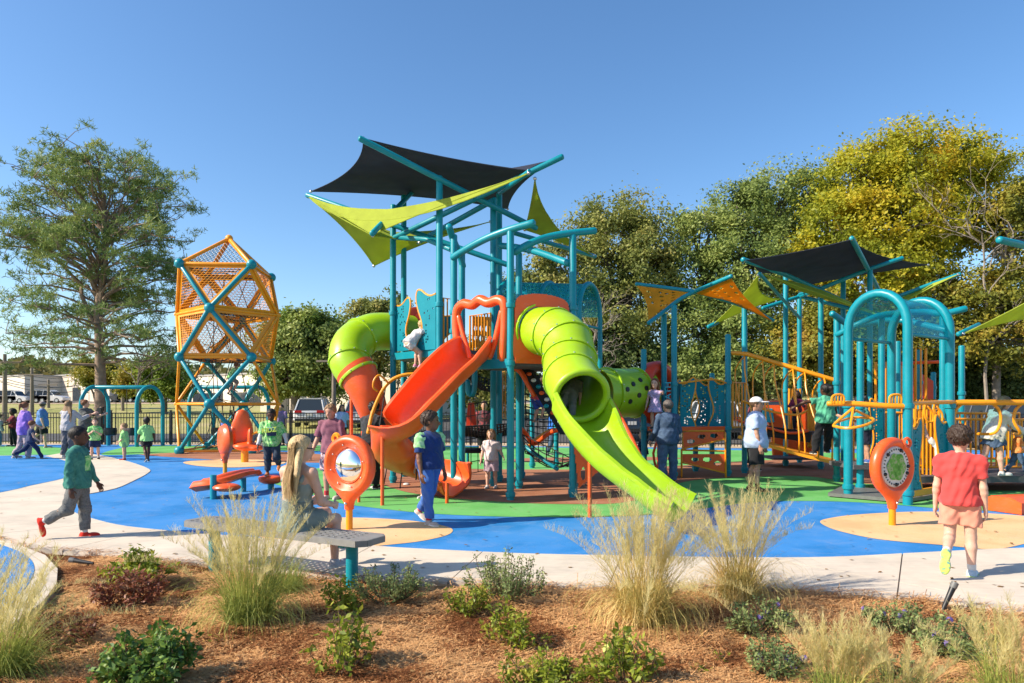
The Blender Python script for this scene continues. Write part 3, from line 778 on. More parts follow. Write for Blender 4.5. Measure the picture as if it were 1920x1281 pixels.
# ------------------------------------------------------------------ the tall play tower
T = empty('play_tower', (-.3, 14, 0), 'tall teal-posted play tower with black and lime shade sails and three slides', 'play tower')
DK1, DK2 = 2.40, 2.70
pf = post(T, 957, 11.73, 428, (DK1 - .05, 3.35)); pr_ = post(T, 1074, 12.07, 440, (DK1 - .05, 3.35))
p3 = post(T, 824, 13.0, 330, (DK2 + .85,)); p4_ = post(T, 851, 12.6, 440, (DK1 + .95, 3.0)); p5 = post(T, 866, 13.04, 470, ())
p6 = post(T, 737, 14.27, 384, (DK2 + .85, DK2)); p7 = post(T, 757, 15.5, 366, (DK2 + .85,))
p8 = post(T, 973, 13.3, 474, (DK1 + .95,)); pm1 = post(T, 925, 13.7, 374, (DK1,)); pm2 = post(T, 936, 14.5, 362, ())
p9 = post(T, 978, 15.2, 600)
# beams of the shade frame
R2 = .055
A_ = P(675, 260, 12.15); A_end = P(1005, 428, 14.05); bar(T, [A_, A_end], R2, name='shade_beam')
C_ = P(1054, 294, 12.6); C_end = P(740, 446, 14.15); bar(T, [C_, C_end], R2, name='shade_beam')
bar(T, [P(928, 374, 13.7), P(784, 454, 14.8)], R2, name='shade_beam')
B4a = P(698, 438, 12.8); bar(T, [B4a, P(788, 345, 16.6)], R2, name='shade_beam')
L1 = P(576, 366, 14.7); bar(T, [L1, P(950, 496, 13.6)], R2, name='shade_beam')
bar(T, [P(950, 433, 14.4), P(1116, 481, 16.5)], R2 * .9, name='shade_beam')
E_ = P(992, 322, 12.1)
bar(T, [E_, P(937, 362, 13.5)], .045, name='shade_strut')
# curved header tubes
bar(T, [P(849, 483, 12.45), P(880, 464, 12.2), P(915, 446, 11.95), P(955, 431, 11.73), P(1000, 418, 11.55)], PR, smooth_pts=5, name='header_tube')
bar(T, [P(964, 473, 11.85), P(1000, 454, 11.9), P(1035, 443, 12.0), P(1073, 437, 12.07), P(1115, 433, 12.2)], PR, smooth_pts=5, name='header_tube')
bar(T, [P(939, 461, 13.6), P(975, 465, 13.2), P(1015, 475, 12.7), P(1066, 494, 12.12)], PR, smooth_pts=5, name='header_tube')
bar(T, [P(842, 425, 12.3), P(850, 450, 12.7), P(862, 478, 12.95), P(868, 500, 13.04)], PR, smooth_pts=5, name='header_tube')
bar(T, [P(740, 445, 14.2), P(800, 449, 13.7), P(850, 470, 13.1)], .05, name='header_tube')
# sails
sail(T, 'black_shade_sail', [A_ + V(.03, .12, .05), P(583, 359, 15.6), P(952, 392, 17.4), P(1052, 294, 14.0), P(991, 320, 12.7)], M['sail_black'], .085)
sail(T, 'lime_shade_sail', [L1, P(699, 440, 13.35), P(991, 325, 12.05)], M['sail_lime'], (.0, .03, .155))
sail(T, 'lime_shade_sail', [sub(L1, 0, .06, -.02), P(701, 499, 15.4), P(919, 416, 16.2), P(786, 455, 14.75), P(699, 442, 13.45)], M['sail_lime'], (.07, .05, .03, .03, -.05))
sail(T, 'lime_shade_sail', [P(1003, 335, 12.2), P(1112, 479, 16.4), P(984, 431, 14.2)], M['sail_lime'], (.07, .03, .02))
# decks
def deck(root, pts, z, th=.07, mt='deck'):
    b = MB(); b.prism([(x, y, z - th) for x, y in pts], (0, 0, th)); return b.build('deck', M[mt], root, False)
xy = lambda v: (v.x, v.y)
deck(T, [xy(p6), xy(p3), (p5.x, p5.y + .06), xy(pm1), (-1.3, 16.2), xy(p7)], DK2, .09)
deck(T, [xy(p4_), xy(pf), xy(pr_), xy(p8 + V(.9, .9, 0)), xy(pm1 + V(0, -.3, 0))], DK1, .09)
MB().beam(V(p4_.x, p4_.y - .05, DK1 - .05), V(pf.x, pf.y - .05, DK1 - .05), .05, .16).build('deck_skirt', M['teal'], T, False)
MB().beam(V(p6.x, p6.y - .02, DK2 - .06), V(p3.x, p3.y - .02, DK2 - .06), .05, .14).build('deck_skirt', M['teal'], T, False)
MB().beam(V(pf.x + .08, pf.y - .03, DK1 - .0), V(pr_.x - .08, pr_.y - .03, DK1 - .0), .05, .10).build('deck_skirt', M['orange'], T, False)
# guard panels
wavy_panel(T, (p6.x + .07, p6.y), (p6.x + .42, p6.y - .35), DK2 + .05, DK2 + 1.12, seed=3)
wavy_panel(T, (p3.x - .50, p3.y + .42), (p3.x - .07, p3.y + .03), DK2 + .0, DK2 + 1.18, True, seed=4)
wavy_panel(T, (p7.x + .1, p7.y), (p7.x + 1.2, p7.y + .5), DK2, DK2 + 1.0, seed=14)
red = MB(); q0 = P(742, 604, 15.0); 
red.prism([P(742, 590, 15.1), P(757, 578, 15.1), P(793, 574, 15.2), P(800, 600, 15.2), P(800, 655, 15.2), P(742, 655, 15.1)], (0, .05, 0)); red.build('red_panel', M['red_or'], T)
def slat_panel(root, A, B, z0, z1, n=6, mt='yel', r=.018):
    A = Vector((*A, 0)); B = Vector((*B, 0))
    pr = bar(root, [A + V(0, 0, z0), A + V(0, 0, z1), B + V(0, 0, z1), B + V(0, 0, z0), A + V(0, 0, z0 + .001)], r * 1.2, mt, 'barrier', 8, round_ends=False)
    for k in range(1, n):
        q = A.lerp(B, k / n); MB().tube([q + V(0, 0, z0), q + V(0, 0, z1)], r * .8, 8).build('bar', M[mt], pr)
    return pr
slat_panel(T, (p5.x + .1, p5.y + .9), (pm1.x - .05, pm1.y - .2), DK1 + .05, DK1 + 1.05, 7)
slat_panel(T, (p3.x + .07, p3.y + .05), (p5.x - .08, p5.y + .3), DK2 + .02, DK2 + .98, 4)
slat_panel(T, (pm1.x + .1, pm1.y), (p9.x, p9.y), DK1 + .05, DK1 + 1.05, 6)
pl = plate(V(p5.x + .12, p5.y + .9, DK1 + .05), (1, .45, 0), (0, 0, 1), [(0, 0), (.45, 0), (.42, 1), (.05, 1)], [(.1 + .12 * (k % 3), .15 + .2 * (k // 3), .035, .06) for k in range(12)], .02, .0125).build('holed_panel', M['yel'], T)
# orange slide hood between the two front posts
hu = (pf - p4_); hu.z = 0; hl = hu.length; hu.normalize(); hn = Vector((hu.y, -hu.x, 0))
H0 = Vector((p4_.x, p4_.y, DK1))
def hp(u, z, out=0.0): return H0 + hu * (u * hl) + V(0, 0, z) + hn * out
hood = MB()
left = catmull([hp(.13, .02, .05), hp(.10, .35, .05), hp(.07, .72, .04), hp(.10, .98, .04), hp(.22, 1.07, .04), hp(.38, 1.03, .05), hp(.52, 1.10, .06), hp(.66, 1.03, .05), hp(.82, 1.06, .04), hp(.92, .98, .04), hp(.93, .72, .04), hp(.92, .35, .05), hp(.90, .02, .05)], 6)
hood.tube(left, [.06 + .03 * math.sin(math.pi * i / (len(left) - 1)) for i in range(len(left))], 12, round_ends=True)
hood.tube(catmull([hp(.12, .85, .04), hp(.20, .55, .05), hp(.28, .28, .05), hp(.33, .08, .06)], 6), [.05, .05, .05] + [.045] * 16, 10, round_ends=True)
hood.tube(catmull([hp(.88, .85, .04), hp(.82, .55, .05), hp(.76, .28, .05), hp(.70, .08, .06)], 6), .048, 10, round_ends=True)
hood.build('slide_hood', M['orange'], T, True, 60)
# orange wave slide
S1 = catmull([P(902, 667, 12.25), P(873, 688, 12.0), P(838, 722, 11.75), P(800, 766, 11.5), P(758, 817, 11.35), P(729, 854, 11.5), P(731, 876, 12.0), P(763, 889, 12.4), P(800, 901, 12.45), P(842, 916, 12.25), P(862, 922, 12.1)], 7)
n1 = len(S1); ups = []
for i in range(n1):
    t = i / (n1 - 1)
    ups.append(V(float(np.interp(t, [0, .3, .45, .6, .75, 1], [.0, -.15, .35, .45, .1, -.25])), float(np.interp(t, [0, .12, .3, .45, .6, .75, 1], [-.1, -.6, -.55, .05, .45, .1, -.35])), 1))
sl1 = MB(); prof1 = channel_profile(.36, .33, .03, 10, .045)
sl1.sweep(S1, prof1, ups); sl1_o = sl1.build('wave_slide', M['orange'], T, True, 50)
def pole(px, top, base_y, r=.03, mt='orange', name='support_pole', parent=None):
    b = G(px, base_y); d = b.y; z = CAMH + (HY - top) * d / F
    o = MB().tube([b - V(0, 0, .02), V(b.x, b.y, z)], r, 10).build(name, M[mt], parent or T)
    return V(b.x, b.y, z)
pt = pole(717, 806, 948); MB().box(pt + V(.04, .1, .03), (.16, .30, .07), .3).build('slide_bracket', M['orange'], T)
pole(1106, 862, 970); pole(659, 700, 905, .035); pole(680, 752, 900, .035); pole(673, 880, 942, .025); pole(838, 905, 944, .03)
# lime tube slide
S2 = catmull([P(1012, 622, 11.95), P(1036, 624, 11.6), P(1060, 640, 11.25), P(1068, 672, 10.98), P(1070, 706, 10.6), P(1089, 742, 9.98)], 8)
def ring_tube(path, r, n=28, t=.02):
    b = MB(); b.tube(path, r, n, cap=False); b.tube(path, r - t, n, cap=False)
    m = len(path)
    o2 = m * n
    fs = []
    for e in (0, m - 1):
        fs += [(e * n + k, e * n + (k + 1) % n, o2 + e * n + (k + 1) % n, o2 + e * n + k) for k in range(n)]
    b.f += fs; b.m += [0] * len(fs); return b
tube2 = ring_tube(S2, .425).build('tube_slide', M['lime'], T, True, 50)
def ring_at(path, i, r, w, part, mt='lime'):
    t = (path[min(i + 1, len(path) - 1)] - path[max(i - 1, 0)]).normalized(); c = path[i]
    MB().lathe([(r - .012, -w), (r + .02, -w), (r + .026, 0), (r + .02, w), (r - .012, w)], 32, Matrix.Translation(c) @ t.to_track_quat('Z', 'Y').to_matrix().to_4x4(), closed_prof=True).build('joint_ring', M[mt], part)
    q = t.to_track_quat('Z', 'Y').to_matrix()
    for k in range(10):
        a = 2 * math.pi * (k + .5) / 10; MB().sphere(c + q @ Vector(((r + .024) * math.cos(a), (r + .024) * math.sin(a), 0)), .014, 6, 4).build('bolt', M['steel'], part)
for i in (9, 17, 25, 33): ring_at(S2, i, .425, .028, tube2)
ring_at(S2, 0, .47, .03, tube2); lt = (S2[-1] - S2[-2]).normalized(); Ml = Matrix.Translation(S2[-1] + lt * .01) @ lt.to_track_quat('Z', 'Y').to_matrix().to_4x4()
MB().lathe([(.385 + .055 * math.cos(a), .055 * math.sin(a)) for a in [2 * math.pi * k / 12 for k in range(12)]], 40, Ml, closed_prof=True).build('tube_lip', M['lime'], tube2, True, 80)
FL = catmull([P(1089, 742, 9.98), P(1119, 796, 9.62), P(1156, 846, 9.36), P(1198, 888, 9.16), P(1240, 923, 8.98), P(1280, 946, 8.82)], 8)
nf_ = len(FL); fl = MB(); cp = []
vs = []; nprof = 0
for i in range(nf_):
    t = i / (nf_ - 1); tg = (FL[min(i + 1, nf_ - 1)] - FL[max(i - 1, 0)]).normalized(); u = V(0, 0, 1); u = (u - tg * u.dot(tg)).normalized(); sd = tg.cross(u)
    w = .425 - .03 * min(1, t * 1.6) + .03 * max(0, (t - .8) * 5); h = .42 - .17 * min(1, t * 1.8); dep = .425 - .20 * min(1, t * 1.5)
    prof = channel_profile(w - .03, h, .025, 10, .055)
    prof = [(a, b_ - (dep - .0) + 0) for a, b_ in prof]
    nprof = len(prof); vs += [FL[i] + sd * a + u * b_ for a, b_ in prof]
fs = [(i * nprof + k, i * nprof + (k + 1) % nprof, (i + 1) * nprof + (k + 1) % nprof, (i + 1) * nprof + k) for i in range(nf_ - 1) for k in range(nprof)]
fs += [tuple(range(nprof - 1, -1, -1)), tuple((nf_ - 1) * nprof + k for k in range(nprof))]
fl.add(vs, fs); fl_o = fl.build('slide_flume', M['lime'], tube2, True, 50)
# orange panel the tube leaves from
pu = (pr_ - pf); pu.z = 0; plen = pu.length; pu.normalize()
pan = plate(V(pf.x, pf.y - .03, DK1 + .02), pu, (0, 0, 1), catmull2([(.07, 0), (plen * .5, 0), (plen - .08, 0), (plen - .08, .6), (plen - .10, .98), (plen * .75, 1.10), (plen * .5, 1.14), (plen * .25, 1.12), (.10, 1.02), (.07, .6)], 4, True), [(.54, .52, .40, .40)], .05, .0125)
pan.build('tunnel_panel', M['orange'], T, True, 30)
# spiral: lime tube, then orange flume
S3 = catmull([P(770, 626, 15.2), P(735, 622, 14.9), P(696, 624, 14.6), P(662, 644, 14.2), P(655, 676, 13.9), P(672, 704, 13.8)], 8)
tube3 = ring_tube(S3, .405).build('spiral_slide', M['lime'], T, True, 50)
for i in (20, 32): ring_at(S3, i, .405, .03, tube3)
ring_at(S3, len(S3) - 1, .405, .03, tube3)
S3b = catmull([S3[-4], S3[-1] + (S3[-1] - S3[-2]) * .5, P(688, 738, 13.72), P(706, 785, 13.85), P(738, 838, 14.3), P(775, 866, 14.5), P(800, 874, 14.6)], 7)
fun = MB(); n3 = len(S3b)
vs = []; n = 28
for i in range(n3):
    t = i / (n3 - 1); tg = (S3b[min(i + 1, n3 - 1)] - S3b[max(i - 1, 0)]).normalized(); u = V(.45, .55, .7); u = (u - tg * u.dot(tg)).normalized(); sd = tg.cross(u)
    op = min(1.0, max(0, t - .25) * 2.2) * .9; r = .412 - .15 * min(1, max(0, t - .1) * 2.2)
    for k in range(n):
        a = math.pi / 2 + op + (2 * math.pi - 2 * op) * k / (n - 1); vs.append(S3b[i] + (sd * math.cos(a) + u * math.sin(a)) * r)
fun.add(vs, [(i * n + k, i * n + k + 1, (i + 1) * n + k + 1, (i + 1) * n + k) for i in range(n3 - 1) for k in range(n - 1)])
fo = fun.build('spiral_flume', M['orange'], tube3, True, 60); md = fo.modifiers.new('t', 'SOLIDIFY'); md.thickness = .03
# yellow arch climber with rope rungs, left front of the tower
for k, dd in enumerate((13.05, 13.6)):
    arc = catmull([P(690, 812, dd - .1), P(700, 770, dd), P(722, 725, dd), P(748, 706, dd), P(782, 702, dd + .05), P(806, 712, dd + .1), P(818, 735, dd + .1)], 7)
    bar(T, arc, .035, 'yel', 'climber_arch', 10)
loop = catmull([P(728, 718, 13.0), P(712, 704, 12.95), P(702, 712, 12.9), P(700, 726, 12.9), P(708, 734, 12.95)], 6); bar(T, loop, .02, 'yel', 'hand_loop', 8)
seg = []
for i in range(6):
    a = P(704 + i * 3, 770 + i * 14, 13.1); b_ = P(822, 745 + i * 18, 13.3); seg.append([a.lerp(b_, t) - V(0, 0, .08 * 4 * t * (1 - t)) for t in (0, .25, .5, .75, 1)])
for i in range(5):
    a = P(725 + i * 22, 712 + 2 * i, 13.2); b_ = P(690 + i * 30, 900 + (i % 3) * 8, 12.4 - .2 * i); seg.append([a, a.lerp(b_, .5) + V(.03, 0, -.02), b_])
ropes(T, seg, .012, 'climber_ropes')
for i in range(3): MB().sphere(G(700 + i * 62, 916 - i * 6) + V(0, 0, .02), (.07, .07, .03), 10, 6).build('rope_anchor', M['white_plastic'], T)
# under-deck nets
def net(root, corners, nu, nv, r=.010, sag=.12, name='rope_net'):
    a, b_, c, d_ = [Vector(q) for q in corners]; segs = []
    f = lambda u, v: (a.lerp(b_, u)).lerp(d_.lerp(c, u), v) - V(0, 0, sag * 4 * u * (1 - u) * 4 * v * (1 - v) * .5)
    for i in range(nu + 1): segs.append([f(i / nu, k / 6) for k in range(7)])
    for j in range(nv + 1): segs.append([f(k / 6, j / nv) for k in range(7)])
    return ropes(root, segs, r, name)
net(T, [P(872, 800, 14.2), P(918, 798, 14.4), P(925, 815, 15.5), P(868, 815, 15.3)], 10, 10, .014, .2)
net(T, [P(870, 760, 14), P(920, 752, 14.3), P(922, 880, 14.6), P(870, 890, 14.3)], 4, 6, .009, 0)
net(T, [P(985, 740, 14.5), P(1050, 745, 15), P(1045, 850, 15.2), P(990, 840, 14.3)], 6, 9, .009, .1)
net(T, [P(980, 815, 13.4), P(1072, 860, 12.5), P(1065, 875, 14.2), P(985, 850, 14.4)], 6, 7, .011, .5)
net(T, [P(872, 800, 13.5), P(955, 795, 14.0), P(960, 815, 15.6), P(872, 818, 15.0)], 14, 10, .016, .3)
net(T, [P(985, 700, 14.6), P(1060, 720, 15), P(1066, 800, 15.2), P(985, 800, 14.6)], 7, 8, .011, .1)
net(T, [P(868, 690, 13.6), P(925, 740, 14.4), P(930, 715, 15.2), P(875, 700, 14.8)], 8, 8, .014, .4)
disc = MB().lathe([(0, .62), (.3, .62), (.34, .66), (.3, .70), (0, .70)], 24, Matrix.Translation(P(890, 871, 14.6) * 1) @ Matrix.Translation((0, 0, -P(890, 871, 14.6).z))).build('net_disc', M['rope'], T)
MB().tube([G(877, 896, 0), G(877, 896, 0) + V(0, 0, .62)], .03, 8).build('disc_leg', M['teal'], T)
# orange climbing arcs and ramps on the right of the tower
bar(T, [P(972, 800, 13.4), P(985, 812, 13.6), P(1002, 832, 13.9), P(1030, 812, 13.5), P(1058, 805, 13.1), P(1085, 815, 12.7)], .045, 'orange', 'climbing_arc', 10, 6)
bar(T, [P(990, 838, 13.8), P(1010, 820, 14.2), P(1035, 806, 14.4), P(1055, 808, 14.2)], .035, 'yel', 'climbing_arc', 10, 6)
bar(T, [P(985, 838, 13.7), P(1045, 880, 13.2)], .04, 'teal', 'net_beam')
rp = MB(); rp.prism([P(972, 683, 13.0), P(990, 688, 13.0), P(1072, 815, 12.3), P(1050, 815, 12.3)], (.1, .5, 0)); rp.build('climbing_ramp', M['rope'], T)
bar(T, [P(966, 690, 12.9), P(978, 700, 12.9), P(992, 724, 12.85), P(1002, 742, 12.8)], .05, 'orange', 'ramp_hook', 10, 4)
hb = random.Random(5)
for k in range(11):
    t = k / 10; q = P(982, 690, 13.0).lerp(P(1062, 812, 12.3), t) + V(hb.uniform(-.05, .05), -.03, 0); MB().sphere(q, (.05, .035, .04), 8, 6).build('hand_hold', M[['teal', 'orange', 'white_plastic'][k % 3]], T)
tri = plate(P(1085, 915, 12.0), (1, .1, 0), (0, 0, 1), [(0, 0), (.55, .45), (.0, .85), (-.1, .85)], [(.08, .62, .04, .08), (.08, .25, .04, .12), (.32, .42, .04, .1)], .03, .02).build('climber_panel', M['orange'], T)
p11 = post(T, 1075, 12.9, 806); p12 = post(T, 1043, 18.0, 560); p13 = post(T, 998, 17.6, 560)
bar(T, catmull([P(1133, 735, 12.6), P(1150, 760, 12.2), P(1170, 795, 11.9), P(1190, 835, 11.7), P(1204, 870, 11.5), P(1206, 905, 11.45)], 5), .045, 'orange', 'climber_rail', 10)
bar(T, catmull([P(1136, 770, 13.2), P(1155, 790, 13.0), P(1172, 812, 12.8), P(1186, 850, 12.6)], 5), .04, 'orange', 'climber_rail', 10)
for k in range(5):
    t = k / 5; a = P(1140 + 62 * t, 745 + 130 * t, 12.5 - 1.0 * t); MB().tube([a, a + V(-.35, .8, .1)], .028, 8).build('rung', M['orange'], T)
bar(T, [P(878, 702, 13.6), P(884, 690, 13.6), P(890, 700, 13.6), P(888, 735, 13.6), P(880, 738, 13.6), P(876, 715, 13.6)], .06, 'teal', 'pod', 8, 4)
red2 = MB(); red2.prism([P(877, 756, 15.5), P(888, 755, 15.5), P(894, 800, 15.5), P(874, 800, 15.5)], (0, .3, 0)); red2.build('red_panel', M['red_or'], T)
slat_panel(T, xy(P(938, 680, 14.9)), xy(P(952, 680, 14.5)), 1.35, 2.35, 3)
MB().box(P(931, 845, 15), (.12, .3, .9)).build('red_panel', M['red_or'], T, False)
# arched see-through roof behind the tube panel
EA, EB = Vector((P(1086, 0, 14.5).x, 14.5)), Vector((P(1125, 0, 15.4).x, 15.4)); off = Vector((-1.75, -.25))
for k in range(3):
    o2 = off * (k * .5)
    bar(T, arch_pts((EA.x + o2.x, EA.y + o2.y), (EB.x + o2.x, EB.y + o2.y), 3.6, 4.28, z0=.9 if k == 0 else 2.4), .055, name='roof_arch', round_ends=False)
barrel_roof(T, (EA.x, EA.y), (EB.x, EB.y), (off.x, off.y), 3.6, 4.28)
bar(T, [V(EA.x, EA.y, 3.35), V(EB.x, EB.y, 3.35)], .03, name='roof_tie')
# ------------------------------------------------------------------ low deck with tunnel and orange leaf canopy
B = empty('tunnel_deck', (4.2, 15.8, 0), 'low play deck with lime tunnel, red tunnel mouth and orange perforated canopy', 'play deck')
DB = 1.10
b1 = post(B, 1207, 15.4, 655, (2.1, DB)); b2 = post(B, 1245, 15.5, 588, (2.0,)); b3 = post(B, 1264, 15.2, 572, (2.1, DB)); b4 = post(B, 1335, 17.4, 700, (2.1,)); b5 = post(B, 1365, 15.6, 627, (2.15, DB))
b6 = post(B, 1396, 16.3, 576, (2.1,)); b7 = post(B, 1304, 16.7, 800)
deck(B, [xy(b1), xy(b3), xy(b5), xy(b4), (b1.x + .3, 17.2)], DB, .08)
MB().beam(V(b3.x + .06, b3.y, DB), V(b5.x - .06, b5.y, DB), .05, .09).build('deck_skirt', M['orange'], B, False)
MB().beam(V(b1.x + .06, b1.y, DB), V(b3.x - .06, b3.y, DB), .05, .09).build('deck_skirt', M['orange'], B, False)
TN = [P(1118, 738, 14.9).lerp(P(1206, 736, 15.75), t) for t in [i / 10 for i in range(11)]]
tn = ring_tube(TN, .55).build('tunnel', M['lime'], B, True, 50)
ring_at(TN, 2, .56, .03, tn); ring_at(TN, 8, .56, .02, tn)
ax = (TN[-1] - TN[0]).normalized(); sdv = ax.cross(V(0, 0, 1)).normalized(); upv = sdv.cross(ax)
for k, (t, a) in enumerate([(.28, 8), (.42, 20), (.52, -6), (.68, 10), (.72, -16), (.92, 20), (.93, -22), (.9, 2), (.6, 30), (.35, -20)]):
    a = math.radians(a); nd = sdv * math.cos(a) + upv * math.sin(a); c = TN[0].lerp(TN[-1], t) + nd * .555
    MB().tube([c - nd * .03, c + nd * .01], .055, 14).build('porthole', M['black'], tn)
cR = P(1231, 737, 15.75); fd = Vector((.72, -.69, 0)).normalized()
Mx = Matrix.Translation(cR) @ fd.to_track_quat('Z', 'Y').to_matrix().to_4x4()
MB().lathe([(.40, -.25), (.62, -.25), (.72, -.12), (.74, .08), (.68, .18), (.56, .20), (.46, .12), (.42, 0)], 36, Mx, closed_prof=True).build('tunnel_mouth', M['red_or'], B, True, 50)
wavy_panel(B, (b1.x + .85, b1.y + .05), (b3.x - .06, b3.y), DB + .02, 2.20, True, 'teal_panel', 'yel', False, 8)
wavy_panel(B, (b3.x + .16, b3.y + .1), (b3.x + .52, b3.y + .15), DB, 2.24, False, seed=21)
wavy_panel(B, (b4.x - .44, b4.y), (b4.x - .06, b4.y), DB, 2.27, True, seed=22)
wavy_panel(B, (b5.x - .42, b5.y + .1), (b5.x - .06, b5.y + .05), DB, 2.24, True, seed=23)
slat_panel(B, (b5.x + .12, b5.y + .05), (b6.x - .02, b6.y - .1), DB + .02, 2.15, 4, 'yel', .024)
bar(B, [V(b5.x, b5.y, 2.12), V(b3.x + .9, b3.y + .1, 2.2), V(b3.x + .1, b3.y, 2.12)], .02, 'yel', 'hand_rail', 8, 4)
# text panel beside the girl: vertical word
tcu = bpy.data.curves.new('path_word', 'FONT'); tcu.body = 'PATH'; tcu.size = .20; tcu.extrude = .004; tcu.align_x = 'CENTER'
M['cyan_print'] = mat('cyan_print', (.02, .42, .5), .5); tcu.materials.append(M['cyan_print'])
def text_mesh(cu):
    o = bpy.data.objects.new('tmp', cu); COL.objects.link(o); bpy.context.view_layer.update()
    me = bpy.data.meshes.new_from_object(o.evaluated_get(bpy.context.evaluated_depsgraph_get())); bpy.data.objects.remove(o); return me
to = link('panel_word', text_mesh(tcu), B); to.location = P(1258, 737, 15.12); to.rotation_euler = (PI / 2, -PI / 2, 0)
# two orange steps with holes
st1 = plate(P(1280, 842, 15.3), (1, 0, 0), (0, 0, 1), [(0, 0), (.95, .22), (.95, .40), (0, .40)], [(.18, .17, .09, .05), (.42, .28, .09, .05), (.7, .30, .09, .05)], .03, .02).build('climbing_step', M['orange'], B)
bar(B, [P(1280, 842, 15.28), P(1358, 824, 15.28), P(1358, 808, 15.28), P(1280, 808, 15.28), P(1280, 841, 15.28)], .02, 'yel', 'step_frame', 8, 0, False)
st2 = plate(P(1280, 880, 15.3), (1, 0, 0), (0, 0, 1), [(0, .17), (.95, -.08), (.95, .34), (0, .34)], [(.28, .22, .08, .05), (.55, .22, .1, .05), (.78, .13, .09, .05)], .03, .02).build('climbing_step', M['orange'], B)
bar(B, [P(1278, 895, 15.28), P(1278, 842, 15.28)], .022, 'yel', 'step_leg', 8); bar(B, [P(1361, 896, 15.28), P(1360, 812, 15.28)], .022, 'yel', 'step_leg', 8)
bar(B, [P(1280, 844, 15.3), P(1360, 846, 15.3)], .02, 'yel', 'step_frame', 8); bar(B, [P(1280, 867, 15.3), P(1360, 887, 15.3)], .02, 'yel', 'step_frame', 8)
bar(B, [P(1222, 808, 15.2), P(1240, 808, 15.2), P(1225, 850, 15.3), P(1236, 895, 15.3)], .03, 'orange', 'step_frame', 8, 3)
bar(B, [P(1236, 812, 15.1), P(1236, 900, 15.1)], .05, 'orange', 'step_leg', 8)
# orange leaf canopy: two wings on crossing teal tubes
xc = P(1302, 547, 15.4)
armA = catmull([xc, P(1250, 540, 15.7), P(1193, 533, 16.0)], 8); armD = catmull([xc, P(1275, 561, 15.4), P(1245, 584, 15.3), P(1216, 606, 14.7)], 6)
armB = catmull([xc, P(1335, 533, 15.0), P(1371, 518, 14.6)], 8); armC = catmull([xc, P(1350, 560, 15.6), P(1400, 577, 16.2), P(1450, 601, 16.6)], 6)
for a in (armA, armB, armC, armD): bar(B, a, .045, name='canopy_arm')
def resample(p, n):
    L_ = [0]
    for i in range(1, len(p)): L_.append(L_[-1] + (p[i] - p[i - 1]).length)
    out = []
    for k in range(n):
        s = L_[-1] * k / (n - 1); j = max(i for i in range(len(L_)) if L_[i] <= s + 1e-9); j = min(j, len(p) - 2)
        out.append(p[j].lerp(p[j + 1], (s - L_[j]) / max(1e-9, L_[j + 1] - L_[j])))
    return out
def wing(a1, a2, holes, name='canopy_leaf', dz=-.03):
    nS, nT = 56, 44; A1 = resample(a1, nS + 1); A2 = resample(a2, nS + 1); vs = []; fs = []; idx = {}
    def vt(i, j):
        if (i, j) not in idx:
            t = j / nT; s = i * (1 - .10 * 4 * t * (1 - t)); i0 = min(int(s), nS - 1); q1 = A1[i0].lerp(A1[i0 + 1], s - i0); q2 = A2[i0].lerp(A2[i0 + 1], s - i0)
            idx[(i, j)] = len(vs); vs.append(q1.lerp(q2, t) + V(0, 0, dz))
        return idx[(i, j)]
    for i in range(2, nS):
        for j in range(nT):
            s = (i + .5) / nS; t = (j + .5) / nT
            if any(((s - h[0]) / h[2]) ** 2 + ((t - h[1]) / h[3]) ** 2 < 1 for h in holes): continue
            fs.append((vt(i, j), vt(i + 1, j), vt(i + 1, j + 1), vt(i, j + 1)))
    o = MB().add(vs, fs).build(name, M['leaf_plastic'], B, True, 60); md = o.modifiers.new('t', 'SOLIDIFY'); md.thickness = .015
    return o
hr = random.Random(4)
hl = [(.38 + .12 * i, .16 + .17 * j + .06 * (i % 2), .042, .036) for i in range(5) for j in range(5) if hr.random() < .8]
wing(armA, armD, hl); wing(armB, armC, [(s + .03, t, a, b_) for s, t, a, b_ in hl])

# ------------------------------------------------------------------ ramped play structure with arches
Cc = empty('ramp_structure', (6.5, 13.5, 0), 'ramped play structure with teal arches, black shade sail and yellow rails', 'play structure')
AF, AG = (5.91, 12.0), (6.475, 11.17); OFFC = Vector((1.24, .86))
for k in (0, 1):
    o2 = OFFC * k
    bar(Cc, arch_pts((AF[0] + o2.x, AF[1] + o2.y), (AG[0] + o2.x, AG[1] + o2.y), 2.95, 3.53), .075, name='roof_arch', n=18, round_ends=False)
    for q in (AF, AG): clamp_ring(Cc, q[0] + o2.x, q[1] + o2.y, .2, .075); clamp_ring(Cc, q[0] + o2.x, q[1] + o2.y, 1.62, .075)
barrel_roof(Cc, AF, AG, (OFFC.x, OFFC.y), 2.78, 3.5)
bar(Cc, [V(AF[0], AF[1], 2.80), V(AF[0] + OFFC.x, AF[1] + OFFC.y, 2.80)], .03, name='eave_tube'); bar(Cc, [V(AG[0], AG[1], 2.80), V(AG[0] + OFFC.x, AG[1] + OFFC.y, 2.80)], .03, name='eave_tube')
cp_ = {}
for (px, d, top, rg) in [(1473, 18.2, 512, (2.0,)), (1499, 19.2, 552, (2.0,)), (1539, 17.3, 543, (2.0,)), (1569, 14.5, 592, (2.1, .35)), (1581, 18, 520, ()), (1631, 17.2, 505, ()), (1653, 14.0, 592, (1.6,)),
                          (1768, 13.6, 592, (1.7,)), (1803, 15.6, 648, (1.9,)), (1724, 17.5, 656, (2.2,)), (1750, 18.5, 698, (2.1,)), (1613, 12.9, 640, (1.6,)), (1683, 14.6, 640, ())]:
    cp_[px] = post(Cc, px, d, top, rg)
Rb = .058
bar(Cc, [P(1393, 487, 15.2), P(1472, 515, 18.2 - 1.5), P(1560, 555, 17.2), P(1655, 600, 17.6)], Rb, name='shade_beam')
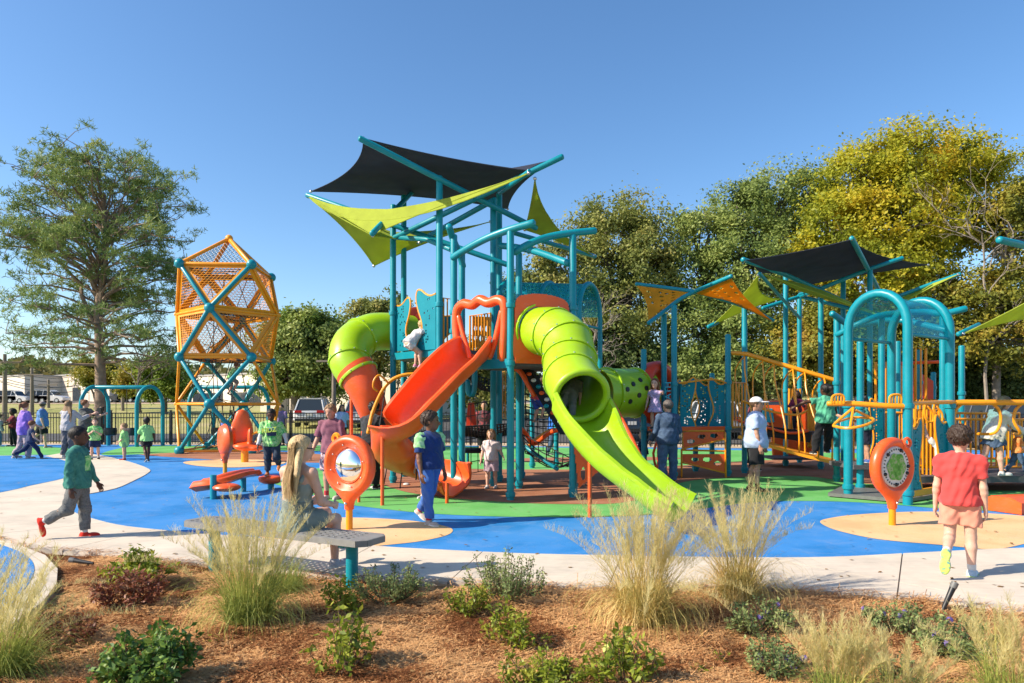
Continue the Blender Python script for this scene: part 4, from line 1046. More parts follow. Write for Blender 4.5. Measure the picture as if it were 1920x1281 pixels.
bar(Cc, [P(1597, 447, 15.2), P(1628, 506, 17.2), P(1655, 560, 18.6)], Rb, name='shade_beam')
bar(Cc, [P(1500, 552, 18.8), P(1540, 541, 17.3), P(1628, 505, 17.2), P(1692, 484, 17)], Rb * .9, name='shade_beam')
bar(Cc, [P(1424, 513, 15.4), P(1500, 597, 18.6)], .04, name='shade_strut')
bar(Cc, [P(1430, 578, 18.4), P(1500, 556, 18.8), P(1540, 541, 17.3)], .05, name='shade_strut')
bar(Cc, [P(1328, 613, 17.2), P(1345, 605, 17.3)], .05, name='shade_strut')
bar(Cc, [P(1500, 556, 18.8), P(1600, 580, 17.5), P(1700, 600, 16)], .05, name='shade_strut')
bar(Cc, [P(1570, 628, 14.3), P(1620, 603, 13.9), P(1660, 590, 13.9), P(1730, 585, 13.8), P(1768, 588, 13.6), P(1810, 579, 13.5)], PR, smooth_pts=4, name='header_tube')
bar(Cc, [P(1560, 588, 14.3), P(1600, 610, 14.6), P(1680, 600, 14.4), P(1780, 620, 13.4)], PR, smooth_pts=4, name='header_tube')
bar(Cc, [P(1797, 627, 14.0), P(1835, 609, 14.6)], .05, name='shade_strut'); bar(Cc, [P(1874, 450, 13.0), P(1990, 476, 14.5)], .07, name='shade_beam'); bar(Cc, [P(1800, 514, 17), P(1740, 535, 17.4), P(1660, 565, 17.6)], .05, name='shade_strut')
sail(Cc, 'black_shade_sail', [P(1395, 489, 15.2), P(1426, 512, 16.0), P(1510, 535, 19.0), P(1740, 497, 18.5), P(1597, 449, 15.2)], M['sail_black'], .07)
sail(Cc, 'lime_shade_sail', [P(1333, 612, 17.3), P(1422, 516, 15.6), P(1468, 560, 18.5)], M['sail_lime'], .08)
sail(Cc, 'lime_shade_sail', [P(1424, 513, 15.5), P(1500, 546, 17.0), P(1690, 606, 15.5), P(1520, 535, 17.3)], M['sail_lime'], .05)
sail(Cc, 'lime_shade_sail', [P(1796, 515, 16.8), P(1690, 570, 17.5), P(1640, 560, 19)], M['sail_lime'], .07)
sail(Cc, 'lime_shade_sail', [P(1806, 626, 14.0), P(1990, 530, 13.4), P(2030, 590, 15.5)], M['sail_lime'], .06)
sail(Cc, 'black_shade_sail', [P(1884, 448, 13.1), P(2000, 440, 15.5), P(2020, 470, 14.5)], M['sail_black'], .05)
# swaying bridge hung from a yellow beam
bm0, bm1 = P(1372, 662, 15.6), P(1568, 714, 14.6)
bar(Cc, [bm0, P(1400, 664, 15.5), bm1], .05, 'yel', 'bridge_beam', 12)
for k in range(3):
    t0, t1 = .10 + .29 * k, .28 + .29 * k
    for s, dd in ((t0, -.0), (t1, .0)):
        a = bm0.lerp(bm1, s + .03); low = P(1400 + 60 * k + (s - t0) * 140, 828 + 14 * k + (s - t0) * 60, 15.0 - .3 * k)
        for side in (-.35, .35):
            bar(Cc, catmull([a, a + V(-.07, side * .6, -.15), a + V(-.1, side, -.45), low + V(0, side, .5), low + V(.02, side * .9, 0)], 5), .017, 'yel', 'hanger', 8)
plank = [P(1392, 818, 15.2), P(1440, 833, 14.9), P(1500, 850, 14.6), P(1565, 866, 14.3)]
br = MB(); br.sweep(catmull(plank, 5), [(-.35, -.03), (.35, -.03), (.35, .03), (-.35, .03)]); br.build('bridge_plank', M['yel'], Cc, True, 30)
bs = MB(); bs.sweep(catmull([P(1395, 808, 15.6), P(1450, 812, 15.5), P(1520, 822, 15.3)], 4), [(-.03, -.1), (.03, -.1), (.03, .14), (-.03, .14)]); bs.build('bridge_side', M['rope'], Cc)
bar(Cc, [P(1392, 752, 15.2), P(1440, 770, 15), P(1490, 778, 14.8), P(1515, 770, 14.7)], .025, 'yel', 'hand_rail', 8, 4)
bar(Cc, [P(1385, 790, 15.6), P(1430, 800, 15.5), P(1480, 812, 15.3), P(1515, 808, 15.2)], .03, 'orange', 'hand_rail', 8, 4)
# orange walls and slatted barriers at the back
ob = MB(); ob.prism([P(1432, 760, 18.6), P(1536, 758, 18.4), P(1536, 862, 18.4), P(1450, 858, 18.6), P(1447, 815, 18.6)], (0, .08, 0)); ob.build('orange_wall', M['orange'], Cc)
lb = MB(); lb.prism([P(1431, 766, 18.55), P(1448, 766, 18.55), P(1452, 792, 18.55), P(1431, 792, 18.55)], (0, .05, 0)); lb.build('label_panel', M['cyan_print'], Cc)
slat_panel(Cc, xy(P(1480, 0, 17.8)), xy(P(1500, 0, 17.8)), .95, 2.05, 4, 'yel', .028); slat_panel(Cc, xy(P(1516, 0, 16.8)), xy(P(1534, 0, 16.6)), .6, 1.7, 5, 'yel', .026)
MB().box(P(1480, 858, 18.0), (1.2, 1.0, .05)).build('deck', M['deck'], Cc, False)
for (x0, x1, d, z0, z1, n) in [(1660, 1686, 16.2, 1.0, 2.5, 3), (1708, 1736, 16.5, 1.2, 3.0, 3), (1715, 1760, 12.9, .3, 1.55, 6), (1600, 1650, 15.5, .35, 1.6, 5), (1642, 1668, 17.0, 1.4, 2.7, 4), (1690, 1716, 17.0, 1.4, 2.7, 4), (1704, 1766, 14.4, .35, 1.75, 9), (1640, 1690, 14.9, .3, 1.6, 7)]:
    slat_panel(Cc, xy(P(x0, 0, d)), xy(P(x1, 0, d)), z0, z1, n, 'yel', .026)
rw = MB(); rw.prism([P(1705, 795, 14.5), P(1705, 772, 14.5), P(1740, 769, 14.6), P(1765, 778, 14.6), P(1765, 792, 14.6)], (0, .06, 0)); rw.build('orange_wall', M['orange'], Cc)
rw = MB(); rw.prism([P(1690, 700, 18), P(1712, 690, 18), P(1750, 715, 18), P(1750, 755, 18), P(1690, 755, 18)], (0, .06, 0)); rw.build('red_wall', M['red_or'], Cc)
bar(Cc, [P(1672, 682, 17), P(1775, 678, 16.5)], .04, 'orange', 'cross_rail', 8)
sl = MB(); sl.sweep(catmull([P(1735, 790, 15.6), P(1745, 830, 15), P(1775, 880, 14.2), P(1790, 900, 13.8)], 5), channel_profile(.3, .2, .03)); sl.build('small_slide', M['red_or'], Cc, True, 50)
# overhead yellow ring bar with hanging triangle
bar(Cc, [P(1553, 757, 11.5), P(1600, 757, 11.35), P(1660, 761, 11.2), P(1702, 762, 11.15)], .045, 'yel', 'overhead_bar', 10, 4)
bar(Cc, [P(1702, 757, 11.15), P(1745, 755, 11.6), P(1790, 754, 12.0)], .035, 'yel', 'overhead_bar', 10, 4)
tq = [P(1600, 765, 11.3), P(1565, 795, 11.3), P(1568, 800, 11.2), P(1590, 803, 11.0), P(1620, 798, 10.95), P(1638, 789, 11.1), P(1632, 783, 11.4), P(1605, 770, 11.35)]
bar(Cc, tq, .022, 'yel', 'trapeze_loop', 8, 4); bar(Cc, [P(1600, 765, 11.3), P(1594, 802, 11.0)], .02, 'yel', 'trapeze_bar', 8); bar(Cc, [P(1566, 793, 11.3), P(1600, 783, 11.6), P(1636, 785, 11.4)], .02, 'yel', 'trapeze_bar', 8, 4)
for px in (1560, 1668):
    bar(Cc, [P(px, 757, 11.3), P(px, 746, 11.3), P(px + 5, 741, 11.3), P(px + 16, 740, 11.3), P(px + 22, 744, 11.3), P(px + 22, 757, 11.3)], .02, 'yel', 'hand_loop', 8, 3)
    for k in range(3): bar(Cc, [P(px + 5 + 6 * k, 757, 11.3), P(px + 5 + 6 * k, 742, 11.3)], .014, 'yel', 'hand_loop', 6)
for px in (1735, 1752): bar(Cc, catmull([P(px, 757, 12), P(px - 2, 775, 12), P(px + 4, 790, 12), P(px + 14, 790, 12), P(px + 14, 775, 12), P(px + 4, 762, 12)], 4), .018, 'yel', 'trapeze_loop', 8)
# low ramp, panels at the arch, long ramp with yellow rails
ramp_ = MB(); ramp_.prism([V(5.6, 12.1, .02), V(6.5, 11.3, .02), V(7.4, 11.9, .02), V(6.4, 13.2, .02)], (0, 0, .06)); ramp_.build('ramp', M['grey_plastic'], Cc, False)
wavy_panel(Cc, (AG[0] + .10, AG[1] + .05), (AG[0] + .38, AG[1] + .25), .12, 1.40, False, seed=31)
wavy_panel(Cc, (AG[0] + OFFC.x - .42, AG[1] + OFFC.y - .25), (AG[0] + OFFC.x - .08, AG[1] + OFFC.y - .02), .3, 1.45, True, seed=32)
wavy_panel(Cc, (cp_[1653].x - .30, cp_[1653].y - .1), (cp_[1653].x - .02, cp_[1653].y - .08), .5, 1.75, True, seed=33)
MB().beam(V(AG[0] + .1, AG[1] + .05, .18), V(AG[0] + OFFC.x - .1, AG[1] + OFFC.y - .05, .18), .06, .10).build('deck_skirt', M['yel'], Cc, False)
MB().beam(P(1610, 866, 13.4), P(1660, 868, 13.0), .06, .12).build('deck_skirt', M['yel'], Cc, False)
def rail_run(root, A, Bv, z0, h, n, top=True, r=.022):
    A = Vector(A); Bv = Vector(Bv)
    rr = bar(root, [A + V(0, 0, h), Bv + V(0, 0, h)], r * 1.2, 'yel', 'rail', 8)
    bar(root, [A + V(0, 0, .08), Bv + V(0, 0, .08)], r, 'yel', 'rail', 8)
    me = MB().tube([V(0, 0, .08), V(0, 0, h)], r * .8, 8).mesh('baluster', M['yel'])
    for k in range(n + 1): child('baluster', me, root, A.lerp(Bv, k / n))
RA, RB = V(7.55, 12.6, .32), V(10.6, 12.9, .30)
rail_run(Cc, RA + V(.1, .75, .02), RB + V(.3, .75, .02), 0, 1.02, 30); rail_run(Cc, RA + V(.2, 1.9, .1), RB + V(.4, 1.9, .1), 0, 1.05, 26)
rl = MB(); rl.prism([RA + V(-.1, -.05, -.12), RB + V(0, -.05, -.12), RB + V(.3, 1.35, -.12), RA + V(.1, 1.35, -.12)], (0, 0, .12)); rl.build('ramp', M['deck'], Cc, False)
bar(Cc, [V(7.66, 12.0, 1.68), V(9.2, 12.1, 1.68), V(11.2, 12.3, 1.66)], .05, 'yel', 'overhead_bar', 10)
for k in range(6):
    q = V(7.95 + .55 * k, 12.05 + .03 * k, 1.66); s = .12 if k % 2 else -.12
    bar(Cc, catmull([q, q + V(s, 0, -.12), q + V(s * 1.2, 0, -.32), q + V(s * .3, 0, -.52), q + V(-s * .4, .3, -.55)], 4), .026, 'yel', 'bent_hanger', 8)
lip = MB(); lip.sweep(catmull([V(7.45, 10.4, .16), V(7.9, 10.55, .16), V(8.6, 10.6, .16), V(9.6, 10.5, .16)], 5), [(-.25, -.15), (.3, -.15), (.3, .02), (.15, .08), (-.15, .08), (-.25, .02)]); lip.build('orange_ledge', M['orange'], Cc, True, 40)

# ------------------------------------------------------------------ climbing net tower
Dn = empty('net_tower', (-9.9, 23.9, 0), 'tall yellow and teal net climbing tower of stacked triangles with blue ball joints', 'climbing tower')
ct = V((427 - CX) * 23.9 / F, 23.9, 0); hs = 1.22; dg = 1.72
Z = [.10, 1.66, 3.22, 4.78, 6.32]
def lvl(i):
    out = []
    for k in range(4):
        a = math.radians((-45 if i % 2 == 0 else 0) + 90 * k - 90 + 4); r = dg * (.96 if i % 2 == 0 else 1.01)
        out.append(ct + V(math.cos(a) * r, math.sin(a) * r, Z[i]))
    return out                       # even levels: front-left, front-right, rear-right, rear-left ; odd: front, right, rear, left
Lv = [lvl(i) for i in range(5)]
apex = ct + V(.05, 0, 7.45)
def jointball(p, blue):
    MB().sphere(p, .165 if blue else .085, 18, 12).build('ball_joint', M['teal'] if blue else M['yel'], Dn)
for i in range(5):
    for k in range(4):
        blue_ = (i % 2 == 0) or k in (0, 2)
        jointball(Lv[i][k], blue_)
MB().sphere(apex, .13, 14, 10).build('ball_joint', M['yel'], Dn)
tris = []
for i in range(4):
    lo, hi = Lv[i], Lv[i + 1]
    for k in range(4):
        if i % 2 == 0:      # square below, diamond above: square k joins diamond k (left of it) and k+1
            pairs = [(lo[k], hi[k], k in (0, 2)), (lo[k], hi[(k - 1) % 4], (k - 1) % 4 in (0, 2))]
            tris.append((i, lo[k], hi[k], hi[(k - 1) % 4])); tris.append((i, lo[k], lo[(k + 1) % 4], hi[k]))
        else:
            pairs = [(lo[k], hi[k], k in (0, 2)), (lo[k], hi[(k + 1) % 4], k in (0, 2))]
            tris.append((i, hi[k], lo[k], lo[(k - 1) % 4])); tris.append((i, lo[k], hi[k], hi[(k + 1) % 4]))
        for a, b_, tl in pairs: bar(Dn, [a, b_], .068 if tl else .05, 'teal' if tl else 'yel', 'strut', 12)
for k in range(4):
    tris.append((4, Lv[4][k], Lv[4][(k + 1) % 4], apex)); bar(Dn, [Lv[4][k], apex], .06, 'yel', 'strut', 10)
for i in (0, 1, 2, 3, 4):
    for k in range(4): bar(Dn, [Lv[i][k], Lv[i][(k + 1) % 4]], .05 if i else .04, 'yel', 'ring_strut', 10)
for (i, a, b_, c) in tris:
    if i < 2: continue
    cen = (a + b_ + c) / 3; cen2 = cen + (ct + V(0, 0, cen.z) - cen) * .02
    s0, s1 = .95, .75 if i < 4 else .84
    o = [cen2 + (q - cen) * s0 for q in (a, b_, c)]; inn = [cen2 + (q - cen) * s1 for q in (a, b_, c)]
    nn = (b_ - a).cross(c - a).normalized() * .02
    bb = MB()
    for k in range(3):
        k2 = (k + 1) % 3; bb.prism([o[k], o[k2], inn[k2], inn[k]], nn)
    pn = bb.build('band_panel', M['yel'], Dn, False)
    segs = []
    for k in range(1, 14):
        t = k / 14; segs.append([inn[0].lerp(inn[1], t), inn[0].lerp(inn[2], t)]); segs.append([inn[1].lerp(inn[0], t), inn[1].lerp(inn[2], t)])
    nb_ = MB()
    for s in segs: nb_.tube(s, .007, 3, cap=False)
    nb_.build('mesh_panel', M['yel'] if i < 4 else M['grey_plastic'], pn, kind='stuff')
segs = []; rr = random.Random(9)
for i in range(5):
    hub = ct + V(rr.uniform(-.3, .3), rr.uniform(-.3, .3), Z[i] * .95 + .25)
    for q in Lv[i]: segs.append([q, q.lerp(hub, .5) - V(0, 0, .12), hub])
    for j in range(1, 4):
        ring = [hub.lerp(q, j / 4) - V(0, 0, .1) for q in Lv[i]]; segs.append(ring + [ring[0]])
    if i < 4:
        for k in range(4):
            hub2 = ct + V(rr.uniform(-.5, .5), rr.uniform(-.5, .5), Z[i + 1] * .98); segs.append([hub, hub2]); segs.append([hub.lerp(Lv[i][k], .5), hub2.lerp(Lv[i + 1][k], .4)])
            segs.append([hub.lerp(Lv[i][k], .7), hub2.lerp(Lv[i + 1][(k + 1) % 4], .6)])
ropes(Dn, segs, .014, 'inner_net')

# ------------------------------------------------------------------ swings behind
def swing(px0, px1, d, label, topy=725):
    x0, x1 = (px0 - CX) * d / F, (px1 - CX) * d / F; zt = CAMH + (HY - topy) * d / F
    root = empty('swing_frame', ((x0 + x1) / 2, d, 0), label, 'swing', 'arched swing frames')
    for x in (x0, x1):
        sgn = .12 if x == x0 else -.12
        bar(root, arch_pts((x - .25, d - .25), (x + .32, d + .6), zt - .75, zt), .075, name='arch', n=14, round_ends=False)
    bar(root, [V(x0 + .04, d + .17, zt - .02), V(x1 + .04, d + .17, zt - .02)], .075, name='top_bar')
    for k in (.3, .7):
        x = lerp(x0, x1, k)
        ch = MB()
        for s in (-.22, .22): ch.tube([V(x + s, d + .17, zt), V(x + s, d + .17, .65)], .012, 5)
        for cc in (-.22, .22): MB().tube([V(x + cc, d + .17, zt), V(x + cc, d + .17, .65)], .012, 5).build('chain', M['black'], root)
        st = MB(); st.lathe([(.16, .42), (.22, .45), (.24, .62), (.22, .72), (.20, .72), (.21, .62), (.18, .48), (0, .46)], 16, Matrix.Translation((x, d + .17, 0))); st.build('bucket_seat', M['black'], root)
    return root
swing(171, 275, 26.6, 'teal arched swing frame in front of the pine trunk'); swing(372, 478, 26.8, 'teal arched swing frame behind the net tower')

# ------------------------------------------------------------------ standing play panels, spinner, pods, bench
def ring_panel(name, px, base_y, cy, r, yaw, label, face, mt='orange'):
    b = G(px, base_y); d = b.y; zc = CAMH + (HY - cy) * d / F
    root = empty(name, b, label, 'play panel')
    c = V(b.x, d, zc); nrm = Vector((math.sin(yaw), -math.cos(yaw), 0)); Mx = Matrix.Translation(c) @ nrm.to_track_quat('Z', 'Y').to_matrix().to_4x4()
    MB().tube([b - V(0, 0, .02), V(b.x, d, zc - r * .9)], .045, 14).build('pole', M['yel'], root)
    if face != 'blank':
        rg = MB().lathe([(r * .56, -.02), (r * .62, -.055), (r * .85, -.08), (r * .98, -.05), (r, 0), (r * .97, .05), (r * .84, .08), (r * .80, .075), (r * .74, .045), (r * .62, .030), (r * .58, .01)], 44, Mx, closed_prof=True).build('ring', M[mt], root, True, 55)
        # teardrop neck from ring to pole
    else:
        rg = MB().lathe([(0, -.10), (r * .5, -.12), (r * .85, -.09), (r, 0), (r * .85, .09), (r * .5, .12), (0, .10)], 40, Mx).build('disc', M[mt], root, True, 55)
    sx = nrm.cross(V(0, 0, 1))
    nk = MB(); rows = [(0.80, .62), (.92, .48), (1.05, .30), (1.18, .18), (1.30, .155), (1.42, .15)]
    vs = []
    for (dz_, w) in rows:
        for k in range(16):
            a = 2 * math.pi * k / 16; vs.append(c - V(0, 0, r * dz_) + sx * (w * r * math.cos(a)) + nrm * (min(.085, w * r * 1.0) * math.sin(a)))
    nk.add(vs, [(i * 16 + k, i * 16 + (k + 1) % 16, (i + 1) * 16 + (k + 1) % 16, (i + 1) * 16 + k) for i in range(len(rows) - 1) for k in range(16)] + [tuple(range(16)), tuple((len(rows) - 1) * 16 + k for k in range(16))])
    nk.build('neck', M[mt], root, True, 50)
    MB().sphere(c - V(0, 0, r * 1.22) + nrm * .075, .022, 10, 6).build('bolt', M['steel'], root)
    if face == 'mirror':
        MB().lathe([(r * .6, -.02), (r * .6, .0), (0, .005)], 40, Mx).build('backing', M['steel'], root)
        prof = [(r * .585 * math.cos(a), .0 + .105 * math.sin(a)) for a in [math.pi / 2 * k / 12 for k in range(13)]]
        MB().lathe(prof, 48, Mx).build('mirror_dome', M['mirror'], root, True, 80)
        for k in range(8):
            a = 2 * math.pi * (k + .3) / 8; MB().sphere(Mx @ Vector((r * .68 * math.cos(a), r * .68 * math.sin(a), .055)), .011, 8, 6).build('bolt', M['steel'], root)
        MB().lathe([(.03, -.02), (.06, -.03), (.08, 0), (.06, .03), (.03, .02)], 16, Matrix.Translation(c + sx * (r * .55) + V(0, 0, r * .87)) @ nrm.to_track_quat('Z', 'Y').to_matrix().to_4x4(), closed_prof=True).build('finger_hold', M['yel'], root)
    if face == 'maze':
        MB().lathe([(r * .70, -.01), (r * .70, .04), (r * .66, .055), (0, .058)], 44, Mx).build('dial', M['white_plastic'], root, True, 30)
        pts = []
        for k in range(48):
            a = 2 * math.pi * k / 48; rr_ = r * (.46 + .03 * math.cos(6 * a + .5)); pts.append(Mx @ Vector((rr_ * math.cos(a), rr_ * math.sin(a), .060)))
        MB().prism(pts, nrm * .006).build('maze_window', M['maze'], root, False)
        mk = MB().box((0, 0, 0), (.014, .024, .006)).mesh('tick', M['black'], False)
        for k in range(32):
            a = 2 * math.pi * k / 32; q = Mx @ Vector((r * .60 * math.cos(a), r * .60 * math.sin(a), .060))
            if k % 6 == 0: MB().sphere(q, .026, 10, 6).build('knob', M['black'], root)
            else:
                o = child('tick', mk, root, q); o.rotation_euler = (nrm.to_track_quat('Z', 'Y').to_matrix() @ Matrix.Rotation(a - PI / 2, 3, 'Z')).to_euler()
        MB().lathe([(.05, -.01), (.075, -.01), (.085, .01), (.07, .03), (.05, .02)], 18, Matrix.Translation(c - sx * (r * .52) * (1) + V(0, 0, r * .80) + nrm * .06) @ nrm.to_track_quat('Z', 'Y').to_matrix().to_4x4(), closed_prof=True).build('finger_hold', M[mt], root)
    return root
m, N, L, b = nodes('maze_green'); t = noise_tex(N, L, 14, 4); r = ramp(N, L, t.outputs['Fac'], [(.35, (.03, .2, .02)), (.5, (.10, .34, .05)), (.6, (.32, .36, .22)), (.66, (.08, .3, .04))]); L.new(r.outputs[0], b.inputs['Base Color']); b.inputs['Roughness'].default_value = .2; M['maze'] = m
ring_panel('mirror_stand', 655, 993, 873, .405, math.radians(-27), 'orange ring panel with a domed mirror behind the bench', 'mirror')
ring_panel('maze_stand', 1673, 985, 875, .40, math.radians(25), 'orange ring panel with green maze window on a yellow pole', 'maze')
ring_panel('disc_stand', 422, 893, 825, .37, math.radians(-52), 'slim orange disc panel seen edge-on near the net tower', 'blank')
# spinner seat
sb = G(459, 867); sp = empty('spinner_seat', sb, 'orange bucket spinner seat on a thick yellow pole', 'spinner')
MB().tube([sb, sb + V(0, 0, .36)], .10, 16).build('pole', M['yel'], sp)
# pods
def pod(px, base_y, topy, r, label):
    b = G(px, base_y); z = CAMH + (HY - topy) * b.y / F; root = empty('stepping_pod', b, label, 'stepping pod')
    MB().tube([b, V(b.x, b.y, z - .04)], .06, 14).build('pole', M['teal'], root)
    MB().lathe([(0, -.10), (r * .6, -.10), (r * .92, -.06), (r, 0), (r * .95, .03), (r * .7, .045), (0, .05)], 30, Matrix.Translation((b.x, b.y, z - .04))).build('pad', M['orange'], root, True, 60)
    return V(b.x, b.y, z)
pod_top = pod(508, 917, 893, .235, 'round orange stepping pod under the running tie-dye boy')
wv = empty('wave_stepper', G(425, 932), 'curved grooved orange balance step on teal poles', 'balance step')
pa = [P(380, 906, 12.2), P(400, 901, 12.1), P(425, 893, 12.3), P(450, 886, 12.7), P(474, 883, 13.1)]
cpz = catmull(pa, 7); prof = []
for k in range(25):
    u = -1 + 2 * k / 24; prof.append((.20 * u, .018 * math.cos(u * 3 * math.pi) + .05 * (1 - u * u) - .02))
prof += [(.2, -.04), (.12, -.09), (-.12, -.09), (-.2, -.04)]
wsc = [1.05 + .6 * (1 - i / (len(cpz) - 1)) ** 3 if i > 0 else .9 for i in range(len(cpz))]
MB().sweep(cpz, prof, None, True, True, wsc).build('pad', M['orange'], wv, True, 50)
MB().sphere(P(425, 914, 11.9), (.24, .2, .075), 18, 10).build('pad', M['orange'], wv)
for (px, py) in ((400, 936), (456, 922)):
    q = G(px, py); MB().tube([q, V(q.x, q.y, .42)], .055, 12).build('pole', M['teal'], wv)
# bench
bl, br_ = G(402, 1062), G(660, 1102); bd = (br_ - bl); blen = bd.length; bd.normalize(); bnv = V(-bd.y, bd.x, 0)
Bn = empty('bench', (bl + br_) / 2, 'grey backless bench on teal legs at the edge of the walk', 'bench')
for q in (bl, br_):
    MB().tube([q - V(0, 0, .06), q + V(0, 0, .40)], .055, 16).build('leg', M['teal'], Bn)
    MB().beam(q - bnv * .15 + V(0, 0, .40), q + bnv * .15 + V(0, 0, .40), .06, .03).build('bracket', M['teal'], Bn, False)
S0 = bl - bd * .27; Lb = blen + .54
cor = .07; ww = .19
outl = [(0, -ww + cor), (cor, -ww), (Lb - cor, -ww), (Lb, -ww + cor), (Lb, ww - cor), (Lb - cor, ww), (cor, ww), (0, ww - cor)]
hls = [(.10 + .075 * i, -.12 + .06 * j, .018, .018) for i in range(int((Lb - .16) / .075)) for j in range(5)]
plate(S0 + V(0, 0, .465), bd, bnv, outl, hls, .012, .010).build('seat', M['bench_grey'], Bn, True, 30)
rim_ = MB(); rim_.tube([S0 + bd * u + bnv * v + V(0, 0, .445) for u, v in outl], .001, 4, closed=True)
ed = MB()
for i in range(8):
    u, v = outl[i]; u2, v2 = outl[(i + 1) % 8]; a = S0 + bd * u + bnv * v + V(0, 0, .436); c2 = S0 + bd * u2 + bnv * v2 + V(0, 0, .436)
    ed.beam(a + V(0, 0, .006), c2 + V(0, 0, .006), .014, .054)
ed.build('seat_rim', M['bench_grey'], Bn, False)
# landscape lights in the bed
def spike_light(px, py, tilt, label, ln=.15, r=.022):
    q = G(px, py, -.03); root = empty('garden_spotlight', q, label, 'garden light', 'garden spotlights')
    dv = Vector((math.sin(tilt), .1, math.cos(tilt))).normalized()
    MB().tube([q + V(0, 0, -.03), q + V(0, 0, .06)], .012, 8).build('stake', M['black'], root)
    a = q + V(0, 0, .06); b_ = MB(); b_.tube([a - dv * .06, a, a + dv * ln * .7, a + dv * ln], [r * .6, r * .8, r, r * 1.1], 14)
    b_.build('lamp_housing', M['black'], root); MB().lathe([(r * 1.15, 0), (r * 1.25, .01), (r * 1.25, .05), (r * 1.1, .05), (r * 1.05, .01)], 16, Matrix.Translation(a + dv * ln) @ dv.to_track_quat('Z', 'Y').to_matrix().to_4x4(), closed_prof=True).build('shroud', M['grey_plastic'], root)
spike_light(1772, 1148, .5, 'black garden spotlight leaning towards the walk near the red-shirt boy'); spike_light(165, 1066, -1.45, 'black garden spotlight lying low beside the reddish bush', .15)
# ------------------------------------------------------------------ people: distance-field bodies meshed with surface nets
class SDF:
    """collects primitives, blends them smoothly, meshes the zero surface"""
    def __init__(s): s.pr = []
    def cap(s, a, b, ra, rb=None, k=.02): s.pr.append(('c', np.array(a, float), np.array(b, float), ra, ra if rb is None else rb, k)); return s
    def ell(s, c, r, R=None, k=.02): s.pr.append(('e', np.array(c, float), np.array(r, float), None if R is None else np.array(R, float), 0, k)); return s
    def cyl(s, a, b, ra, rb, k=.01, flat=1.0): s.pr.append(('y', np.array(a, float), np.array(b, float), ra, rb, k)); return s
    def bounds(s):
        lo = np.full(3, 1e9); hi = -lo
        for p in s.pr:
            if p[0] in 'cy': r = max(p[3], p[4]); l = np.minimum(p[1], p[2]) - r; h = np.maximum(p[1], p[2]) + r
            else: r = p[2].max(); l = p[1] - r; h = p[1] + r
            lo = np.minimum(lo, l); hi = np.maximum(hi, h)
        return lo, hi
    def mesh(s, vox, fold=0.0, fscale=1.0, cuts=(), seed=0, strand=0.0):
        lo, hi = s.bounds(); lo = lo - .03 - vox * 2; hi = hi + .03 + vox * 2
        n = np.ceil((hi - lo) / vox).astype(int) + 1
        D = np.full(n, 1.0, np.float32)
        ax = [lo[i] + vox * np.arange(n[i]) for i in range(3)]
        for p in s.pr:
            k = p[5]; mg = max(.03, 2 * k) + vox * 2
            if p[0] in 'cy': r = max(p[3], p[4]); l = np.minimum(p[1], p[2]) - r - mg; h = np.maximum(p[1], p[2]) + r + mg
            else: r = p[2].max(); l = p[1] - r - mg; h = p[1] + r + mg
            i0 = np.clip(((l - lo) / vox).astype(int), 0, n - 1); i1 = np.clip(((h - lo) / vox).astype(int) + 2, 1, n)
            g = np.stack(np.meshgrid(*[ax[i][i0[i]:i1[i]] for i in range(3)], indexing='ij'), -1)
            if p[0] == 'c':
                ba = p[2] - p[1]; t = np.clip(((g - p[1]) @ ba) / max(1e-9, ba @ ba), 0, 1)
                d = np.linalg.norm(g - p[1] - t[..., None] * ba, axis=-1) - (p[3] + (p[4] - p[3]) * t)
            elif p[0] == 'y':
                ba = p[2] - p[1]; L_ = math.sqrt(ba @ ba); tt = ((g - p[1]) @ ba) / (L_ * L_); t = np.clip(tt, 0, 1)
                d = np.linalg.norm(g - p[1] - tt[..., None] * ba, axis=-1) - (p[3] + (p[4] - p[3]) * t)
                d = np.maximum(d, np.maximum(-tt, tt - 1) * L_)
            else:
                q = g - p[1]
                if p[3] is not None: q = q @ p[3]
                k0 = np.linalg.norm(q / p[2], axis=-1); k1 = np.linalg.norm(q / (p[2] ** 2), axis=-1); d = k0 * (k0 - 1) / np.maximum(k1, 1e-6)
            sub_ = D[i0[0]:i1[0], i0[1]:i1[1], i0[2]:i1[2]]
            h_ = np.clip(.5 + .5 * (sub_ - d) / k, 0, 1)
            sub_[...] = sub_ * (1 - h_) + d * h_ - k * h_ * (1 - h_)
        if fold or strand or cuts:
            g = np.stack(np.meshgrid(*ax, indexing='ij'), -1)
            if fold:
                o = seed * 1.7; x, y, z = g[..., 0] * fscale, g[..., 1] * fscale, g[..., 2] * fscale
                w = np.sin(9 * z + 13 * x + 5 * np.sin(7 * y + o) + o) + .7 * np.sin(21 * z - 17 * x + 6 * np.sin(11 * x + o) + 2 * o) + .5 * np.sin(33 * y + 19 * z + o * 3 + 3 * np.sin(15 * z)) + .35 * np.sin(61 * x - 47 * z + 4 * np.sin(23 * y + o))
                D += (fold * w).astype(np.float32)
            if strand:
                x, y, z = g[..., 0], g[..., 1], g[..., 2]
                a = np.arctan2(x, y + .001)
                D += (strand * (np.sin(38 * a + 6 * np.sin(9 * z + seed)) + .7 * np.sin(71 * a + 5 * np.sin(13 * z)) + .5 * np.sin(120 * x + 30 * z))).astype(np.float32)
            for (o, nn) in cuts:
                D = np.maximum(D, ((g - np.array(o)) @ np.array(nn)).astype(np.float32))
        return surface_nets(D, lo, vox)
